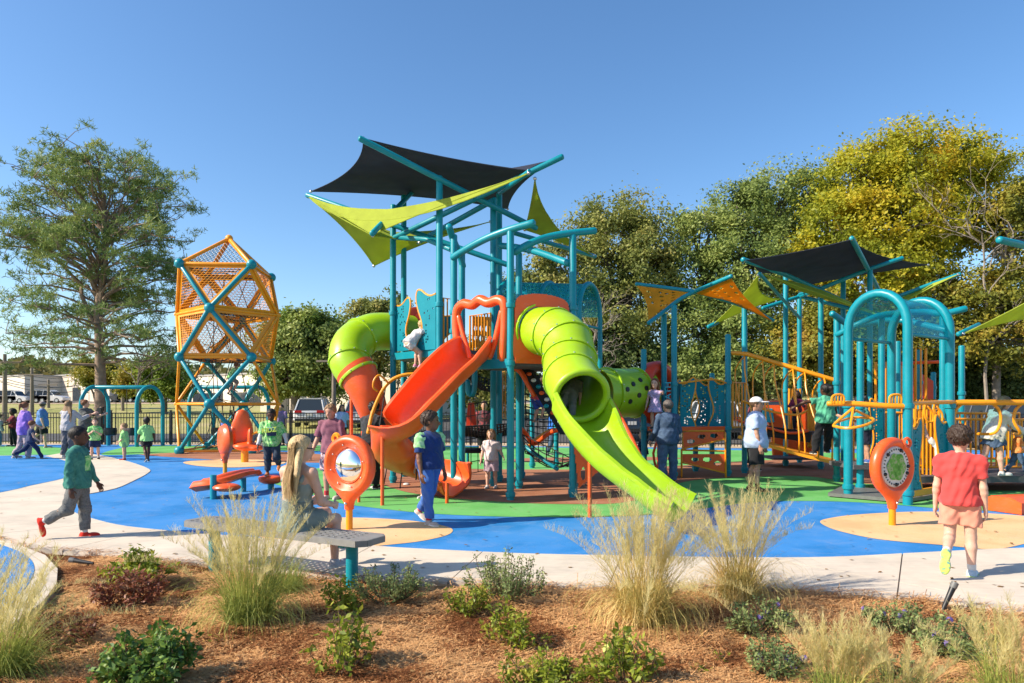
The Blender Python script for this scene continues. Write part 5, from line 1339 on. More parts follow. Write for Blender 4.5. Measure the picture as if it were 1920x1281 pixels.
def surface_nets(D, lo, vox):
    S = D < 0
    c = [S[i:S.shape[0] - 1 + i, j:S.shape[1] - 1 + j, k:S.shape[2] - 1 + k] for i in (0, 1) for j in (0, 1) for k in (0, 1)]
    cnt = sum(x.astype(np.int8) for x in c); act = (cnt > 0) & (cnt < 8)
    I = np.argwhere(act); idx = np.full(act.shape, -1, np.int32); idx[act] = np.arange(len(I))
    acc = np.zeros((len(I), 3)); num = np.zeros(len(I))
    off = [(i, j, k) for i in (0, 1) for j in (0, 1) for k in (0, 1)]
    for a in range(8):
        for b in range(a + 1, 8):
            df = np.array(off[b]) - np.array(off[a])
            if np.abs(df).sum() != 1: continue
            pa = I + off[a]; pb = I + off[b]; da = D[pa[:, 0], pa[:, 1], pa[:, 2]]; db = D[pb[:, 0], pb[:, 1], pb[:, 2]]
            m = (da < 0) != (db < 0); t = np.where(m, da / np.where(np.abs(da - db) < 1e-9, 1, da - db), 0)
            acc += np.where(m[:, None], pa + t[:, None] * df, 0); num += m
    V_ = lo + vox * acc / np.maximum(num, 1)[:, None]
    F_ = []
    for ax in range(3):
        u, v = (ax + 1) % 3, (ax + 2) % 3
        sl = [slice(None)] * 3; sl2 = [slice(None)] * 3; sl[ax] = slice(0, -1); sl2[ax] = slice(1, None)
        A = S[tuple(sl)]; Bb = S[tuple(sl2)]; E = np.argwhere(A != Bb)
        E = E[(E[:, u] > 0) & (E[:, v] > 0) & (E[:, u] < S.shape[u] - 1) & (E[:, v] < S.shape[v] - 1)]
        if not len(E): continue
        def ci(du, dv):
            q = E.copy(); q[:, u] -= du; q[:, v] -= dv; return idx[q[:, 0], q[:, 1], q[:, 2]]
        f = np.stack([ci(1, 1), ci(0, 1), ci(0, 0), ci(1, 0)], 1); s = A[E[:, 0], E[:, 1], E[:, 2]]
        f[~s] = f[~s][:, ::-1]; F_.append(f)
    F_ = np.concatenate(F_); F_ = F_[(F_ >= 0).all(1)]
    return V_, F_

def skin(name, c):
    m, N, L, b = nodes(name); t = noise_tex(N, L, 9, 4); r = ramp(N, L, t.outputs['Fac'], [(.3, hsv(c, .9, 1.06)), (.7, hsv(c, 1.06, .95))]); L.new(r.outputs[0], b.inputs['Base Color'])
    b.inputs['Roughness'].default_value = .5; b.inputs['Subsurface Weight'].default_value = .08; b.inputs['Subsurface Radius'].default_value = (.02, .008, .004); b.inputs['Specular IOR Level'].default_value = .35
    return m
SK = dict(fair=skin('fair_skin', (.62, .36, .26)), tan=skin('tan_skin', (.48, .25, .16)), brown=skin('brown_skin', (.19, .085, .045)), dark=skin('dark_skin', (.085, .036, .021)), med=skin('medium_skin', (.36, .19, .11)))
def hair_mat(name, c):
    m, N, L, b = nodes(name); cc = N.new('ShaderNodeTexCoord'); mp = N.new('ShaderNodeMapping'); mp.inputs['Scale'].default_value = (90, 90, 6); L.new(cc.outputs['Object'], mp.inputs[0])
    t = noise_tex(N, L, 1, 4, .7, vec=mp.outputs[0]); r = ramp(N, L, t.outputs['Fac'], [(.3, hsv(c, .55)), (.55, c), (.75, hsv(c, 1.5, .85))]); L.new(r.outputs[0], b.inputs['Base Color'])
    b.inputs['Roughness'].default_value = .5; b.inputs['Specular IOR Level'].default_value = .3; bump(N, L, b, t.outputs['Fac'], .6, .01); return m
HR = dict(black=hair_mat('black_hair', (.014, .011, .010)), dkbrown=hair_mat('dark_brown_hair', (.045, .026, .017)), brown=hair_mat('brown_hair', (.10, .055, .03)), blond=hair_mat('blond_hair', (.60, .41, .20)), dblond=hair_mat('dark_blond_hair', (.26, .15, .07)), ginger=hair_mat('ginger_hair', (.20, .075, .03)), grey=hair_mat('grey_hair', (.12, .10, .09)))
_cm = {}
def cm(c, var=.12):
    key = (tuple(c), var)
    if key not in _cm: _cm[key] = cloth_mat('cloth_%d' % len(_cm), c, var)
    return _cm[key]
def pattern_mat(name, stops, scale, dist=2.0, kind='noise'):
    m, N, L, b = nodes(name)
    if kind == 'noise': t = noise_tex(N, L, scale, 4, .6, dist=dist); f = t.outputs['Fac']
    else:
        t = N.new('ShaderNodeTexVoronoi'); t.inputs['Scale'].default_value = scale; c = N.new('ShaderNodeTexCoord'); L.new(c.outputs['Object'], t.inputs['Vector']); f = t.outputs['Distance']
    r = ramp(N, L, f, stops); L.new(r.outputs[0], b.inputs['Base Color']); b.inputs['Roughness'].default_value = .9; b.inputs['Specular IOR Level'].default_value = .2
    t2 = noise_tex(N, L, 180, 2); bump(N, L, b, t2.outputs['Fac'], .2, .004); return m
M['tiedye'] = pattern_mat('green_tie_dye', [(.3, (.02, .28, .10)), (.45, (.16, .52, .14)), (.55, (.48, .66, .30)), (.65, (.10, .45, .16))], 7, 2.5)
M['greyprint'] = pattern_mat('grey_marl_cloth', [(.35, (.10, .10, .10)), (.6, (.17, .17, .165))], 60, .5)
M['denim'] = pattern_mat('denim_cloth', [(.3, (.035, .06, .11)), (.6, (.075, .12, .2)), (.8, (.12, .18, .28))], 9, 1)
M['teal_knit'] = pattern_mat('teal_knit_cloth', [(.3, (.03, .14, .115)), (.6, (.06, .22, .175)), (.8, (.09, .27, .21))], 10, 1.5)
M['floral'] = pattern_mat('lavender_floral_cloth', [(.25, (.30, .22, .42)), (.5, (.42, .33, .56)), (.7, (.6, .52, .68))], 40, .5)
M['pinkprint'] = pattern_mat('pale_pink_print_cloth', [(.3, (.35, .42, .40)), (.42, (.66, .52, .53)), (.6, (.72, .60, .60)), (.75, (.6, .4, .46))], 14, 1)
M['leafprint'] = pattern_mat('green_leaf_print', [(.05, (.02, .10, .07)), (.15, (.05, .25, .17)), (.3, (.09, .36, .22))], 22, 0, 'v')
M['eye'] = mat('eye_dark', (.012, .009, .008), .15); M['lip'] = mat('lip_tone', (.38, .12, .10), .5); M['lip_dk'] = mat('lip_tone_dark', (.12, .04, .035), .5)
M['sole_w'] = mat('pale_sole', (.62, .60, .56), .7); M['sole_y'] = pattern_mat('neon_sole', [(.35, (.05, .25, .35)), (.5, (.5, .62, .12)), (.65, (.55, .68, .2))], 22, 1)

def rotm(axis, a): return np.array(Matrix.Rotation(a, 3, axis))
def person(loc, h, yaw, label, sk='fair', hair='brown', hstyle='short', hr=None, lean=0, twist=0, side=0,
           legs=((0, 0), (0, 0)), spread=(.0, .0), arms=((5, 8, 12), (5, 8, 12)), head=(0, 0), top=None, sleeve=.5, hem=.02, bottom=None, leg_len=1.0, bw=1.0, girth=1.0,
           shoes=None, sole=None, socks=None, dress=None, vox=.012, ground=True, foot_pitch=(0, 0), tuck=0.0, hands=True, face=True, hat=None, glasses=False, group='people at the playground', fingers_curl=.35, extra=None, loose=1.0):
    """legs: (thigh flexion, knee bend) deg for right, left; arms: (forward flexion, abduction, elbow bend[, twist in]) right, left. Faces local +y; right hand is +x"""
    D2 = math.radians; yaw = yaw - math.atan2(loc[0], loc[1])      # yaw is relative to the line of sight
    hr = hr or (1 / 7.4 if h > 1.6 else (1 / 6.2 if h > 1.35 else (1 / 6.0 if h > 1.1 else 1 / 5.2)))
    hh = h * hr; adult = h > 1.5
    lt = h * (.245 if adult else .235); ls = h * (.245 if adult else .225); ah = h * .04
    tor = h - hh * 1.02 - lt - ls - ah - h * .028        # hip joint to neck base
    sw = h * .108 * bw; hw = h * .052 * bw
    pel = np.zeros(3)
    Tm = rotm('Z', D2(twist)) @ rotm('X', -D2(lean)) @ rotm('Y', D2(side))
    up = Tm @ np.array([0, 0, 1.0]); fw = Tm @ np.array([0, 1.0, 0]); rt = Tm @ np.array([1.0, 0, 0])
    neck = pel + up * tor; chest = pel + up * tor * .70 + fw * h * .004
    J = {}
    for i, s in enumerate((1, -1)):
        a, k = legs[i]; hip = pel + np.array([s * hw, 0, 0]); sp = s * D2(spread[i])
        d1 = np.array([math.sin(sp), math.sin(D2(a)) * math.cos(sp), -math.cos(D2(a)) * math.cos(sp)]); kn = hip + d1 * lt
        d2 = np.array([math.sin(sp) * .6, math.sin(D2(a - k)), -math.cos(D2(a - k))]); d2 /= np.linalg.norm(d2); an = kn + d2 * ls
        fp = D2(a - k) * (.0 if abs(a - k) < 25 else .8) + D2(foot_pitch[i]); fd_ = np.array([s * .07, math.cos(fp), math.sin(fp)]); fd_ /= np.linalg.norm(fd_)
        fu = np.array([0, -math.sin(fp), math.cos(fp)])
        J[i] = (hip, kn, an, fd_, fu)
        ar = arms[i]; sh = neck - up * h * .032 + rt * s * sw; f, ab, e = D2(ar[0]), D2(ar[1]), D2(ar[2]); tw = D2(ar[3]) if len(ar) > 3 else 0
        ud = np.array([s * math.sin(ab), math.sin(f) * math.cos(ab), -math.cos(f) * math.cos(ab)]); ud = (rotm('Z', D2(twist)) @ ud)
        el = sh + ud * h * .175; f2 = f + e
        ld = np.array([s * math.sin(ab * .6) - s * math.sin(tw), math.sin(f2) * math.cos(ab * .6), -math.cos(f2) * math.cos(ab * .6)]); ld = rotm('Z', D2(twist)) @ ld; ld /= np.linalg.norm(ld)
        wr = el + ld * h * .145; J[i + 2] = (sh, el, wr, ld)
    lowest = min(min((J[i][2] - J[i][4] * ah)[2], (J[i][2] - J[i][4] * ah + J[i][3] * h * .10)[2]) for i in (0, 1))
    # body
    b = SDF(); g = girth
    Hm = Tm @ rotm('Z', D2(head[0])) @ rotm('X', D2(head[1]))
    hu, hf, hrt = Hm @ np.array([0, 0, 1.]), Hm @ np.array([0, 1., 0]), Hm @ np.array([1., 0, 0])
    hc = neck + up * h * .030 + hu * hh * .53 + fw * h * .012
    b.ell(hc + hu * hh * .10 - hf * hh * .03, (hh * .375, hh * .46, hh * .40), Hm)
    b.ell(hc - hu * hh * .18 + hf * hh * .07, (hh * .29, hh * .33, hh * .33), Hm, .03)
    if face:
        b.cap(hc + hf * hh * .40 + hu * hh * .0, hc + hf * hh * .49 - hu * hh * .14, hh * .045, hh * .075, .012)
        b.ell(hc - hu * hh * .40 + hf * hh * .27, (hh * .13, hh * .11, hh * .10), Hm, .03)
        b.ell(hc - hu * hh * .27 + hf * hh * .37, (hh * .13, hh * .06, hh * .07), Hm, .02)
    for s in (1, -1): b.ell(hc + hrt * s * hh * .375 - hf * hh * .03 - hu * hh * .05, (hh * .045, hh * .085, hh * .125), Hm, .008)
    b.cap(neck - up * h * .02, hc - hu * hh * .25 - hf * hh * .04, h * .034 * (1 if adult else .85), h * .031 * (1 if adult else .85), .03)
    b.ell(chest, (sw * .92, h * .066 * g, tor * .36), Tm, .03); b.ell(pel + up * tor * .28, (sw * .72 * g, h * .06 * g, tor * .30), Tm, .03); b.ell(pel + up * tor * .05, (sw * .82 * g, h * .066 * g, tor * .22), Tm, .03)
    for s in (1, -1): b.cap(neck - up * h * .012, neck - up * h * .034 + rt * s * sw * .92, h * .026, h * .034, .03)
    for i, s in enumerate((1, -1)):
        hip, kn, an, fd_, fu = J[i]
        b.cap(hip, kn, h * .049 * g, h * .033, .03); b.cap(kn, kn * .72 + an * .28 - fd_ * h * .008, h * .032, h * .035, .02); b.cap(kn * .72 + an * .28 - fd_ * h * .006, an, h * .034, h * .021, .02)
        b.cap(an - fu * ah * .45 - fd_ * h * .02, an - fu * ah * .6 + fd_ * h * .085, h * .02, h * .016, .02)
        sh, el, wr, ld = J[i + 2]
        b.cap(sh, el, h * .0275 * (g * .5 + .5), h * .0225, .025); b.cap(el, el * .75 + wr * .25, h * .0225, h * .0225, .02); b.cap(el * .75 + wr * .25, wr, h * .0225, h * .0145, .02)
        # hand: palm, four fingers, thumb
        pn = np.cross(ld, up); pn = pn / (np.linalg.norm(pn) + 1e-9); inw = np.array([-s, 0, 0]) * 1.0; inw = inw - ld * (inw @ ld); inw /= (np.linalg.norm(inw) + 1e-9); lat = np.cross(ld, inw); lat /= (np.linalg.norm(lat) + 1e-9)
        if lat @ fw < 0: lat = -lat
        hs_l = h * .10 * (1 if adult else .98); pc = wr + ld * hs_l * .30
        b.ell(pc, (hs_l * .13, hs_l * .24, hs_l * .33), np.stack([inw, lat, ld], 1), .012)
        if hands:
            rf = max(hs_l * .060, vox * .62)
            for q, (o_, ln) in enumerate(((.17, .40), (.06, .46), (-.055, .43), (-.16, .33))):
                p0 = wr + ld * hs_l * .50 + lat * hs_l * o_; dd = ld * math.cos(fingers_curl) + inw * math.sin(fingers_curl); p1 = p0 + dd * hs_l * ln * .55
                d3 = ld * math.cos(fingers_curl * 2.4) + inw * math.sin(fingers_curl * 2.4); p2 = p1 + d3 * hs_l * ln * .5
                b.cap(p0, p1, rf, rf * .95, .004); b.cap(p1, p2, rf * .95, rf * .8, .004)
            t0 = wr + ld * hs_l * .16 + lat * hs_l * .17; t1 = t0 + (ld * .6 + lat * .6 + inw * .3) * hs_l * .24; b.cap(t0, t1, rf * 1.2, rf * 1.05, .008); b.cap(t1, t1 + (ld * .9 + lat * .2 + inw * .3) * hs_l * .2, rf * 1.05, rf * .85, .006)
    base = np.array([loc[0], loc[1], loc[2]]); zoff = -lowest if ground else 0.0
    Rz = rotm('Z', yaw)
    def W(vv): return (np.asarray(vv) + np.array([0, 0, zoff])) @ Rz.T + base
    root = empty('person', tuple(base), label, 'person', group)
    def put(name, sd, material, parent=root, v=None, **kw):
        vs, fs = sd.mesh(v or vox, **kw)
        if len(fs) == 0: return None
        return link(name, np_mesh(name, W(vs), fs, material, True), parent)
    body = put('body', b, SK[sk])
    hm = HR[hair]
    # face details
    if face:
        for s in (1, -1):
            ep = hc + hf * hh * .372 + hrt * s * hh * .155 + hu * hh * .03
            e = MB().sphere((0, 0, 0), (hh * .055, hh * .03, hh * .036), 10, 6); me = e.mesh('eye', M['eye'])
            o = link('eye', me, body); o.matrix_world = Matrix.Identity(4)
            Mw = Matrix((Vector(Rz @ hrt), Vector(Rz @ hf), Vector(Rz @ hu))).transposed().to_4x4(); Mw.translation = Vector(W(ep))
            o.matrix_basis = Mw
            bw_ = MB().tube([Vector(W(hc + hf * hh * (.385 - .03 * abs(k)) + hrt * s * hh * (.155 + .09 * k) + hu * hh * (.125 - .012 * k * k))) for k in (-1, 0, 1)], hh * .018, 6); bw_.build('eyebrow', hm, body)
        lp = MB().tube([Vector(W(hc + hf * hh * (.415 - .03 * k * k) + hrt * hh * .10 * k - hu * hh * (.265 - .008 * k * k))) for k in (-1, -.5, 0, .5, 1)], [hh * .012, hh * .022, hh * .026, hh * .022, hh * .012], 6); lp.build('lips', M['lip_dk' if sk in ('dark', 'brown') else 'lip'], body)
    # hair
    hd = SDF(); hairkw = dict(cuts=[])
    cc_ = hc + hu * hh * .13 - hf * hh * .05
    if hstyle in ('short', 'curly', 'crop', 'afro'):
        t = dict(short=.055, curly=.075, crop=.03, afro=.16)[hstyle]
        hd.ell(cc_ + hu * hh * .01, (hh * (.375 + t), hh * (.455 + t), hh * (.40 + t)), Hm)
        # cut off the face: plane tilted from brow to nape
        nn = hf * .80 - hu * .60; nn /= np.linalg.norm(nn); hairkw['cuts'] = [(hc + hf * hh * .22 + hu * hh * .16, nn)]
        n2 = -hu; hairkw['cuts'].append((hc - hu * hh * .30, -hu))
        if hstyle == 'curly': hairkw.update(fold=.0065, fscale=6.5 * .2 / hh * 1.0, seed=h)
        elif hstyle == 'afro': hairkw.update(fold=.004, fscale=9)
        else: hairkw.update(strand=.0012, seed=1)
    else:   # long or tied hair
        hd.ell(cc_, (hh * .43, hh * .51, hh * .455), Hm)
        nn = hf * .86 - hu * .5; nn /= np.linalg.norm(nn); hairkw['cuts'] = [(hc + hf * hh * .20 + hu * hh * .14, nn)]
        hairkw.update(strand=.0022, seed=2)
        back = hc - hf * hh * .30 - hu * hh * .1
        if hstyle == 'long':
            ln_ = h * (.27 if adult else .22); wd = 1.8 if adult else 1.15
            for k in range(-4, 5):
                p0 = back + hrt * k * hh * .095 + hf * hh * .10 * abs(k) * .45; p1 = back + hrt * k * hh * .115 * wd - up * ln_ * .5 - fw * h * .028 + fw * h * .006 * abs(k); p2 = back + hrt * k * hh * (.12 * wd + .01 * math.sin(k)) - up * ln_ * (1.0 + .10 * math.sin(k * 2.1)) - fw * h * (.034 - .005 * abs(k))
                hd.cap(p0, p1, hh * .16, hh * .13, .02); hd.cap(p1, p2, hh * .12, hh * .035, .015)
            for s in (1, -1): hd.cap(hc + hrt * s * hh * .36 + hu * hh * .1 - hf * hh * .05, hc + hrt * s * hh * .40 - hu * hh * .62 - hf * hh * .08, hh * .10, hh * .07, .02)
        elif hstyle == 'bob':
            for k in range(-4, 5): hd.cap(back + hrt * k * hh * .085 + hf * .03 * abs(k) * hh, back + hrt * k * hh * .10 - hu * hh * .55 + hf * .03 * abs(k) * hh, hh * .15, hh * .09, .02)
            for s in (1, -1): hd.cap(hc + hrt * s * hh * .36 + hu * hh * .1, hc + hrt * s * hh * .38 - hu * hh * .5, hh * .11, hh * .08, .02)
        elif hstyle == 'pony':
            p0 = hc - hf * hh * .45 + hu * hh * .2; hd.cap(p0, p0 - hf * hh * .18 - hu * hh * .05, hh * .12, hh * .14, .02); hd.cap(p0 - hf * hh * .18, p0 - hf * hh * .32 - hu * hh * .9, hh * .15, hh * .05, .03)
        elif hstyle == 'bun': hd.ell(hc + hu * hh * .42 - hf * hh * .35, (hh * .22, hh * .2, hh * .2), None, .02)
    hv = min(vox, .010) if h > 1 else vox
    if hstyle == 'long' or hstyle == 'bob':
        c0 = hairkw.pop('cuts'); cap_ = SDF(); cap_.pr = hd.pr[:1]; rest = SDF(); rest.pr = hd.pr[1:]
        ho = put('hair', cap_, hm, v=hv, cuts=c0, strand=hairkw['strand'], seed=2); put('hair_length', rest, hm, ho or root, v=hv, strand=.0016, seed=3)
    else: put('hair', hd, hm, v=hv, **hairkw)
    if hat:
        ht = SDF(); ht.ell(cc_ + hu * hh * .04, (hh * .45, hh * .53, hh * .46), Hm); nn = -hu * .97 + hf * .22; nn = nn / np.linalg.norm(nn)
        hto = put('cap', ht, hat, cuts=[(hc + hu * hh * .17, -hu)])
        bl_ = SDF(); bl_.ell(hc + hf * hh * .60 + hu * hh * .20, (hh * .33, hh * .38, hh * .05), Hm); put('cap_brim', bl_, hat, hto)
    if glasses:
        gl = [W(hc + hf * hh * .43 + hrt * hh * .30 + hu * hh * .03), W(hc + hf * hh * .45 + hu * hh * .04), W(hc + hf * hh * .43 - hrt * hh * .30 + hu * hh * .03)]
        MB().tube([Vector(W(hc - hf * hh * .02 + hrt * hh * .40 + hu * hh * .05))] + [Vector(q) for q in gl] + [Vector(W(hc - hf * hh * .02 - hrt * hh * .40 + hu * hh * .05))], hh * .022, 6).build('glasses', M['black'], root)
    # clothes
    fo = .0052 * loose
    if top is not None:
        t = SDF(); e = h * .012 * loose + .006
        t.ell(chest - up * tor * .02, (sw * .92 + e, h * .066 * g + e * 1.2, tor * .36 + e), Tm, .03); t.ell(pel + up * tor * .28, (sw * .78 * g + e * 1.4, h * .062 * g + e * 1.8, tor * .32), Tm, .04)
        zlow = pel + up * (tor * .0 - h * hem)
        t.ell(pel + up * tor * .02, (sw * .84 * g + e * 1.7, h * .068 * g + e * 2.1, tor * .22 + h * hem), Tm, .04); t.cyl(pel + up * tor * .35, zlow, sw * .70 * g, h * .066 * g + e * 1.6, .04)
        t.cap(neck - up * h * .020, neck - up * h * .002, h * .040, h * .036, .02)
        for s in (1, -1): t.cap(neck - up * h * .016, neck - up * h * .034 + rt * s * sw * .95, h * .028 + e * .5, h * .036 + e * .5, .03)
        for i in (2, 3):
            sh, el, wr, ld = J[i]
            if sleeve <= 0: continue
            if sleeve <= 1: t.cyl(sh - (el - sh) * .05, sh + (el - sh) * sleeve, h * .033 + e * .5, h * .031 + e * (.6 if sleeve < .9 else .3), .02)
            else: t.cap(sh, el, h * .032 + e * .4, h * .027 + e * .4, .02); t.cyl(el, el + (wr - el) * min(1, sleeve - 1), h * .027 + e * .4, h * .021 + e * .4, .02)
        put('shirt', t, top, fold=fo, fscale=1.25 / h * 1.3, cuts=[(zlow, -up)], seed=h * 7 + yaw)
    if bottom is not None:
        t = SDF(); e = h * .010 * loose + .004
        t.ell(pel + up * tor * .06, (sw * .82 * g + e, h * .066 * g + e, tor * .20), Tm, .03)
        for i in (0, 1):
            hip, kn, an, fd_, fu = J[i]
            if leg_len <= 1.0: t.cyl(hip + (hip - kn) * .1, hip + (kn - hip) * leg_len, h * .052 * g + e, h * (.052 - .012 * leg_len) * (g * .5 + .5) + e * 1.5, .03)
            else:
                t.cap(hip, kn, h * .051 * g + e, h * .036 + e, .03); t.cyl(kn - (an - kn) * .05, kn + (an - kn) * (leg_len - 1), h * .036 + e, h * .027 + e, .03)
        put('shorts' if leg_len <= 1.05 else 'trousers', t, bottom, fold=fo, fscale=1.6 / h, seed=h * 3)
    if dress is not None:
        t = SDF(); e = h * .010 + .005
        t.ell(chest - up * tor * .02, (sw * .92 + e, h * .066 + e, tor * .36), Tm, .03); t.cyl(pel + up * tor * .45, pel - up * h * dress[1], sw * .72, sw * dress[2], .03)
        for s in (1, -1): t.cap(neck - up * h * .016, neck - up * h * .034 + rt * s * sw * .9, h * .026, h * .036, .03)
        for i in (2, 3):
            sh, el, wr, ld = J[i]
            if sleeve > 0: t.cyl(sh, sh + (el - sh) * sleeve, h * .036, h * .036, .02)
        put('dress', t, dress[0], fold=fo * 1.4, fscale=2.2, seed=4)
    for i in (0, 1):
        hip, kn, an, fd_, fu = J[i]; sdv_ = np.cross(fd_, fu)
        if socks is not None:
            t = SDF(); t.cyl(an + (kn - an) * .22, an - fu * ah * .5, h * .027, h * .025, .01); put('sock', t, socks)
        if shoes is not None:
            t = SDF(); R_ = np.stack([sdv_, fd_, fu], 1); bs_ = an - fu * ah * .62
            t.ell(bs_ + fd_ * h * .072, (h * .029, h * .056, h * .024), R_, .02); t.ell(bs_ - fd_ * h * .008, (h * .026, h * .036, h * .034), R_, .02); t.cap(an - fu * ah * .1, an - fu * ah * .5, h * .027, h * .03, .02)
            so = put('shoe', t, shoes, cuts=[(an - fu * ah * .92, -fu)])
            t2 = SDF(); t2.ell(bs_ + fd_ * h * .07 - fu * ah * .22, (h * .032, h * .062, h * .014), R_, .01); t2.ell(bs_ - fd_ * h * .01 - fu * ah * .22, (h * .029, h * .04, h * .014), R_, .02)
            put('sole', t2, sole or M['sole_w'], so, cuts=[(an - fu * ah * 1.02, -fu)])
    return root, W, dict(neck=neck, chest=chest, up=up, fw=fw, rt=rt, h=h, tor=tor, sw=sw, hc=hc, hf=hf, hu=hu, hrt=hrt, hh=hh, J=J)
# ------------------------------------------------------------------ who stands where
def Y_(deg): return math.radians(deg)
def patch(res, material, u0, u1, z0, z1, out=.012, name='shirt_print', vox=.008):
    """printed patch lying on the chest, between side offsets u0..u1 and heights z0..z1 (fractions of the torso)"""
    root, W, q = res; h, tor, sw = q['h'], q['tor'], q['sw']; e = h * .012 + .006
    R_ = np.stack([q['rt'], q['fw'], q['up']], 1)
    s = SDF(); c = q['neck'] - q['up'] * tor
    s.ell(q['chest'] - q['up'] * tor * .02, (sw * .92 + e + out, h * .066 + e * 1.2 + out, tor * .36 + e + out), R_, .03); s.ell(c + q['up'] * tor * .28, (sw * .78 + e * 1.4 + out, h * .062 + e * 1.8 + out, tor * .32), R_, .04)
    vs, fs = s.mesh(vox, cuts=[(c + q['rt'] * sw * u1, q['rt']), (c + q['rt'] * sw * u0, -q['rt']), (c + q['up'] * tor * z1, q['up']), (c + q['up'] * tor * z0, -q['up']), (c + q['fw'] * h * .03, -q['fw'])])
    return link(name, np_mesh(name, W(vs), fs, material, True), root)
def sleeves(res, material, r0, r1, upto=1.0, start=0.0, vox=.012, name='undershirt_sleeve'):
    root, W, q = res; h = q['h']
    for i in (2, 3):
        sh, el, wr, ld = q['J'][i]; s = SDF(); s.cap(sh + (el - sh) * start, el, h * r0, h * r1, .01); s.cyl(el, el + (wr - el) * upto, h * r1, h * (r1 - .003), .015)
        vs, fs = s.mesh(vox, fold=.003, fscale=2); link(name, np_mesh(name, W(vs), fs, material, True), root)
W_ = cm((.55, .54, .52)); GREY = cm((.17, .17, .17)); BLK = cm((.014, .014, .016)); NAVY = cm((.016, .026, .075))
# 1 boy in red walking away
person(G(1800, 1080), 1.43, Y_(-4), 'boy in a red T-shirt and salmon shorts walking away on the walk', 'fair', 'dkbrown', 'curly', legs=((4, 6), (-6, 62)), spread=(2, 1), arms=((-2, 7, 10), (0, 8, 14)), top=cm((.58, .06, .055), .06), sleeve=.62, hem=.02,
       bottom=cm((.62, .25, .17), .06), leg_len=.66, shoes=cm((.45, .55, .62), .3), sole=M['sole_y'], socks=W_, vox=.0075, foot_pitch=(0, -25), loose=1.25)
# 2 woman on the bench
bp = bl.lerp(br_, .62) + bnv * .02
r2 = person((bp.x, bp.y, .555), 1.66, Y_(-46), 'blond woman in a sage romper sitting on the bench with her back turned', 'fair', 'blond', 'long', legs=((84, 88), (92, 60)), spread=(3, -8), arms=((14, 9, 62, 22), (14, 9, 66, 24)), head=(-34, -4), lean=2,
       bottom=cm((.20, .235, .205), .08), leg_len=.55, shoes=cm((.42, .41, .43)), sole=M['sole_w'], vox=.0075, ground=False, glasses=True, foot_pitch=(0, -20))
rt2, W2, q2 = r2; s = SDF(); R_ = np.stack([q2['rt'], q2['fw'], q2['up']], 1); pz = q2['neck'] - q2['up'] * q2['tor']
s.ell(q2['chest'] - q2['up'] * .05, (q2['sw'] * .92 + .006, .115, q2['tor'] * .30), R_, .03); s.ell(pz + q2['up'] * q2['tor'] * .30, (q2['sw'] * .76 + .01, .11, q2['tor'] * .32), R_, .03)
for sgn in (1, -1): s.cap(q2['neck'] - q2['up'] * .03 + q2['rt'] * sgn * q2['sw'] * .62, q2['chest'] + q2['up'] * .02 + q2['rt'] * sgn * q2['sw'] * .62 - q2['fw'] * .09, .02, .022, .02)
vs, fs = s.mesh(.0075, fold=.0015, fscale=2.5); link('tank_top', np_mesh('tank_top', W2(vs), fs, cm((.27, .31, .275), .06), True), rt2)
s = SDF(); s.cyl(pz + q2['up'] * q2['tor'] * .36, pz + q2['up'] * q2['tor'] * .20, q2['sw'] * .80, q2['sw'] * .80, .01)
vs, fs = s.mesh(.008, fold=.002, fscale=9); link('waistband', np_mesh('waistband', W2(vs), fs, cm((.17, .20, .175)), True), rt2)
s = SDF(); s.cyl(pz + q2['up'] * q2['tor'] * .22, pz - q2['up'] * .10, q2['sw'] * .80, q2['sw'] * 1.02, .02); s.ell(pz + q2['fw'] * .10 - q2['up'] * .02, (.17, .20, .10), R_, .05)
vs, fs = s.mesh(.008, fold=.007, fscale=2.6); link('skirt', np_mesh('skirt', W2(vs), fs, cm((.20, .24, .205), .1), True), rt2)
# loose strands over the long hair
rng = np.random.default_rng(3); sv = []; sf = []; hh2 = q2['hh']; b0 = q2['hc'] - q2['hf'] * hh2 * .30 - q2['hu'] * hh2 * .1
for i in range(900):
    k = rng.uniform(-4.6, 4.6); ph = rng.random() * .6
    pts = [q2['hc'] + q2['hu'] * hh2 * (.50 - .05 * abs(k) * .6) + q2['hrt'] * k * hh2 * .035 - q2['hf'] * hh2 * .10, q2['hc'] + q2['hu'] * hh2 * .15 - q2['hf'] * hh2 * (.50 - .035 * abs(k)) + q2['hrt'] * k * hh2 * .095,
           b0 - q2['hf'] * hh2 * (.22 - .03 * abs(k)) + q2['hrt'] * k * hh2 * .12 - q2['up'] * .10, b0 + q2['hrt'] * k * hh2 * .19 - q2['up'] * .26 - q2['fw'] * (.115 - .008 * abs(k)), b0 + q2['hrt'] * k * hh2 * (.205 + .02 * math.sin(3 * k)) - q2['up'] * (.44 + .10 * (ph - .3)) - q2['fw'] * (.10 - .008 * abs(k))]
    pts = catmull([Vector(p + rng.normal(size=3) * .006) for p in pts], 4); w = .0022; o = len(sv)
    for j, p in enumerate(pts):
        sdd = Vector(q2['hrt']) * w * (1 - .7 * j / len(pts)); sv += [tuple(p - sdd), tuple(p + sdd)]
    sf += [(o + 2 * j, o + 2 * j + 1, o + 2 * j + 3, o + 2 * j + 2) for j in range(len(pts) - 1)]
link('hair_strands', np_mesh('hair_strands', W2(np.array(sv)), sf, HR['blond']), rt2, kind='stuff')
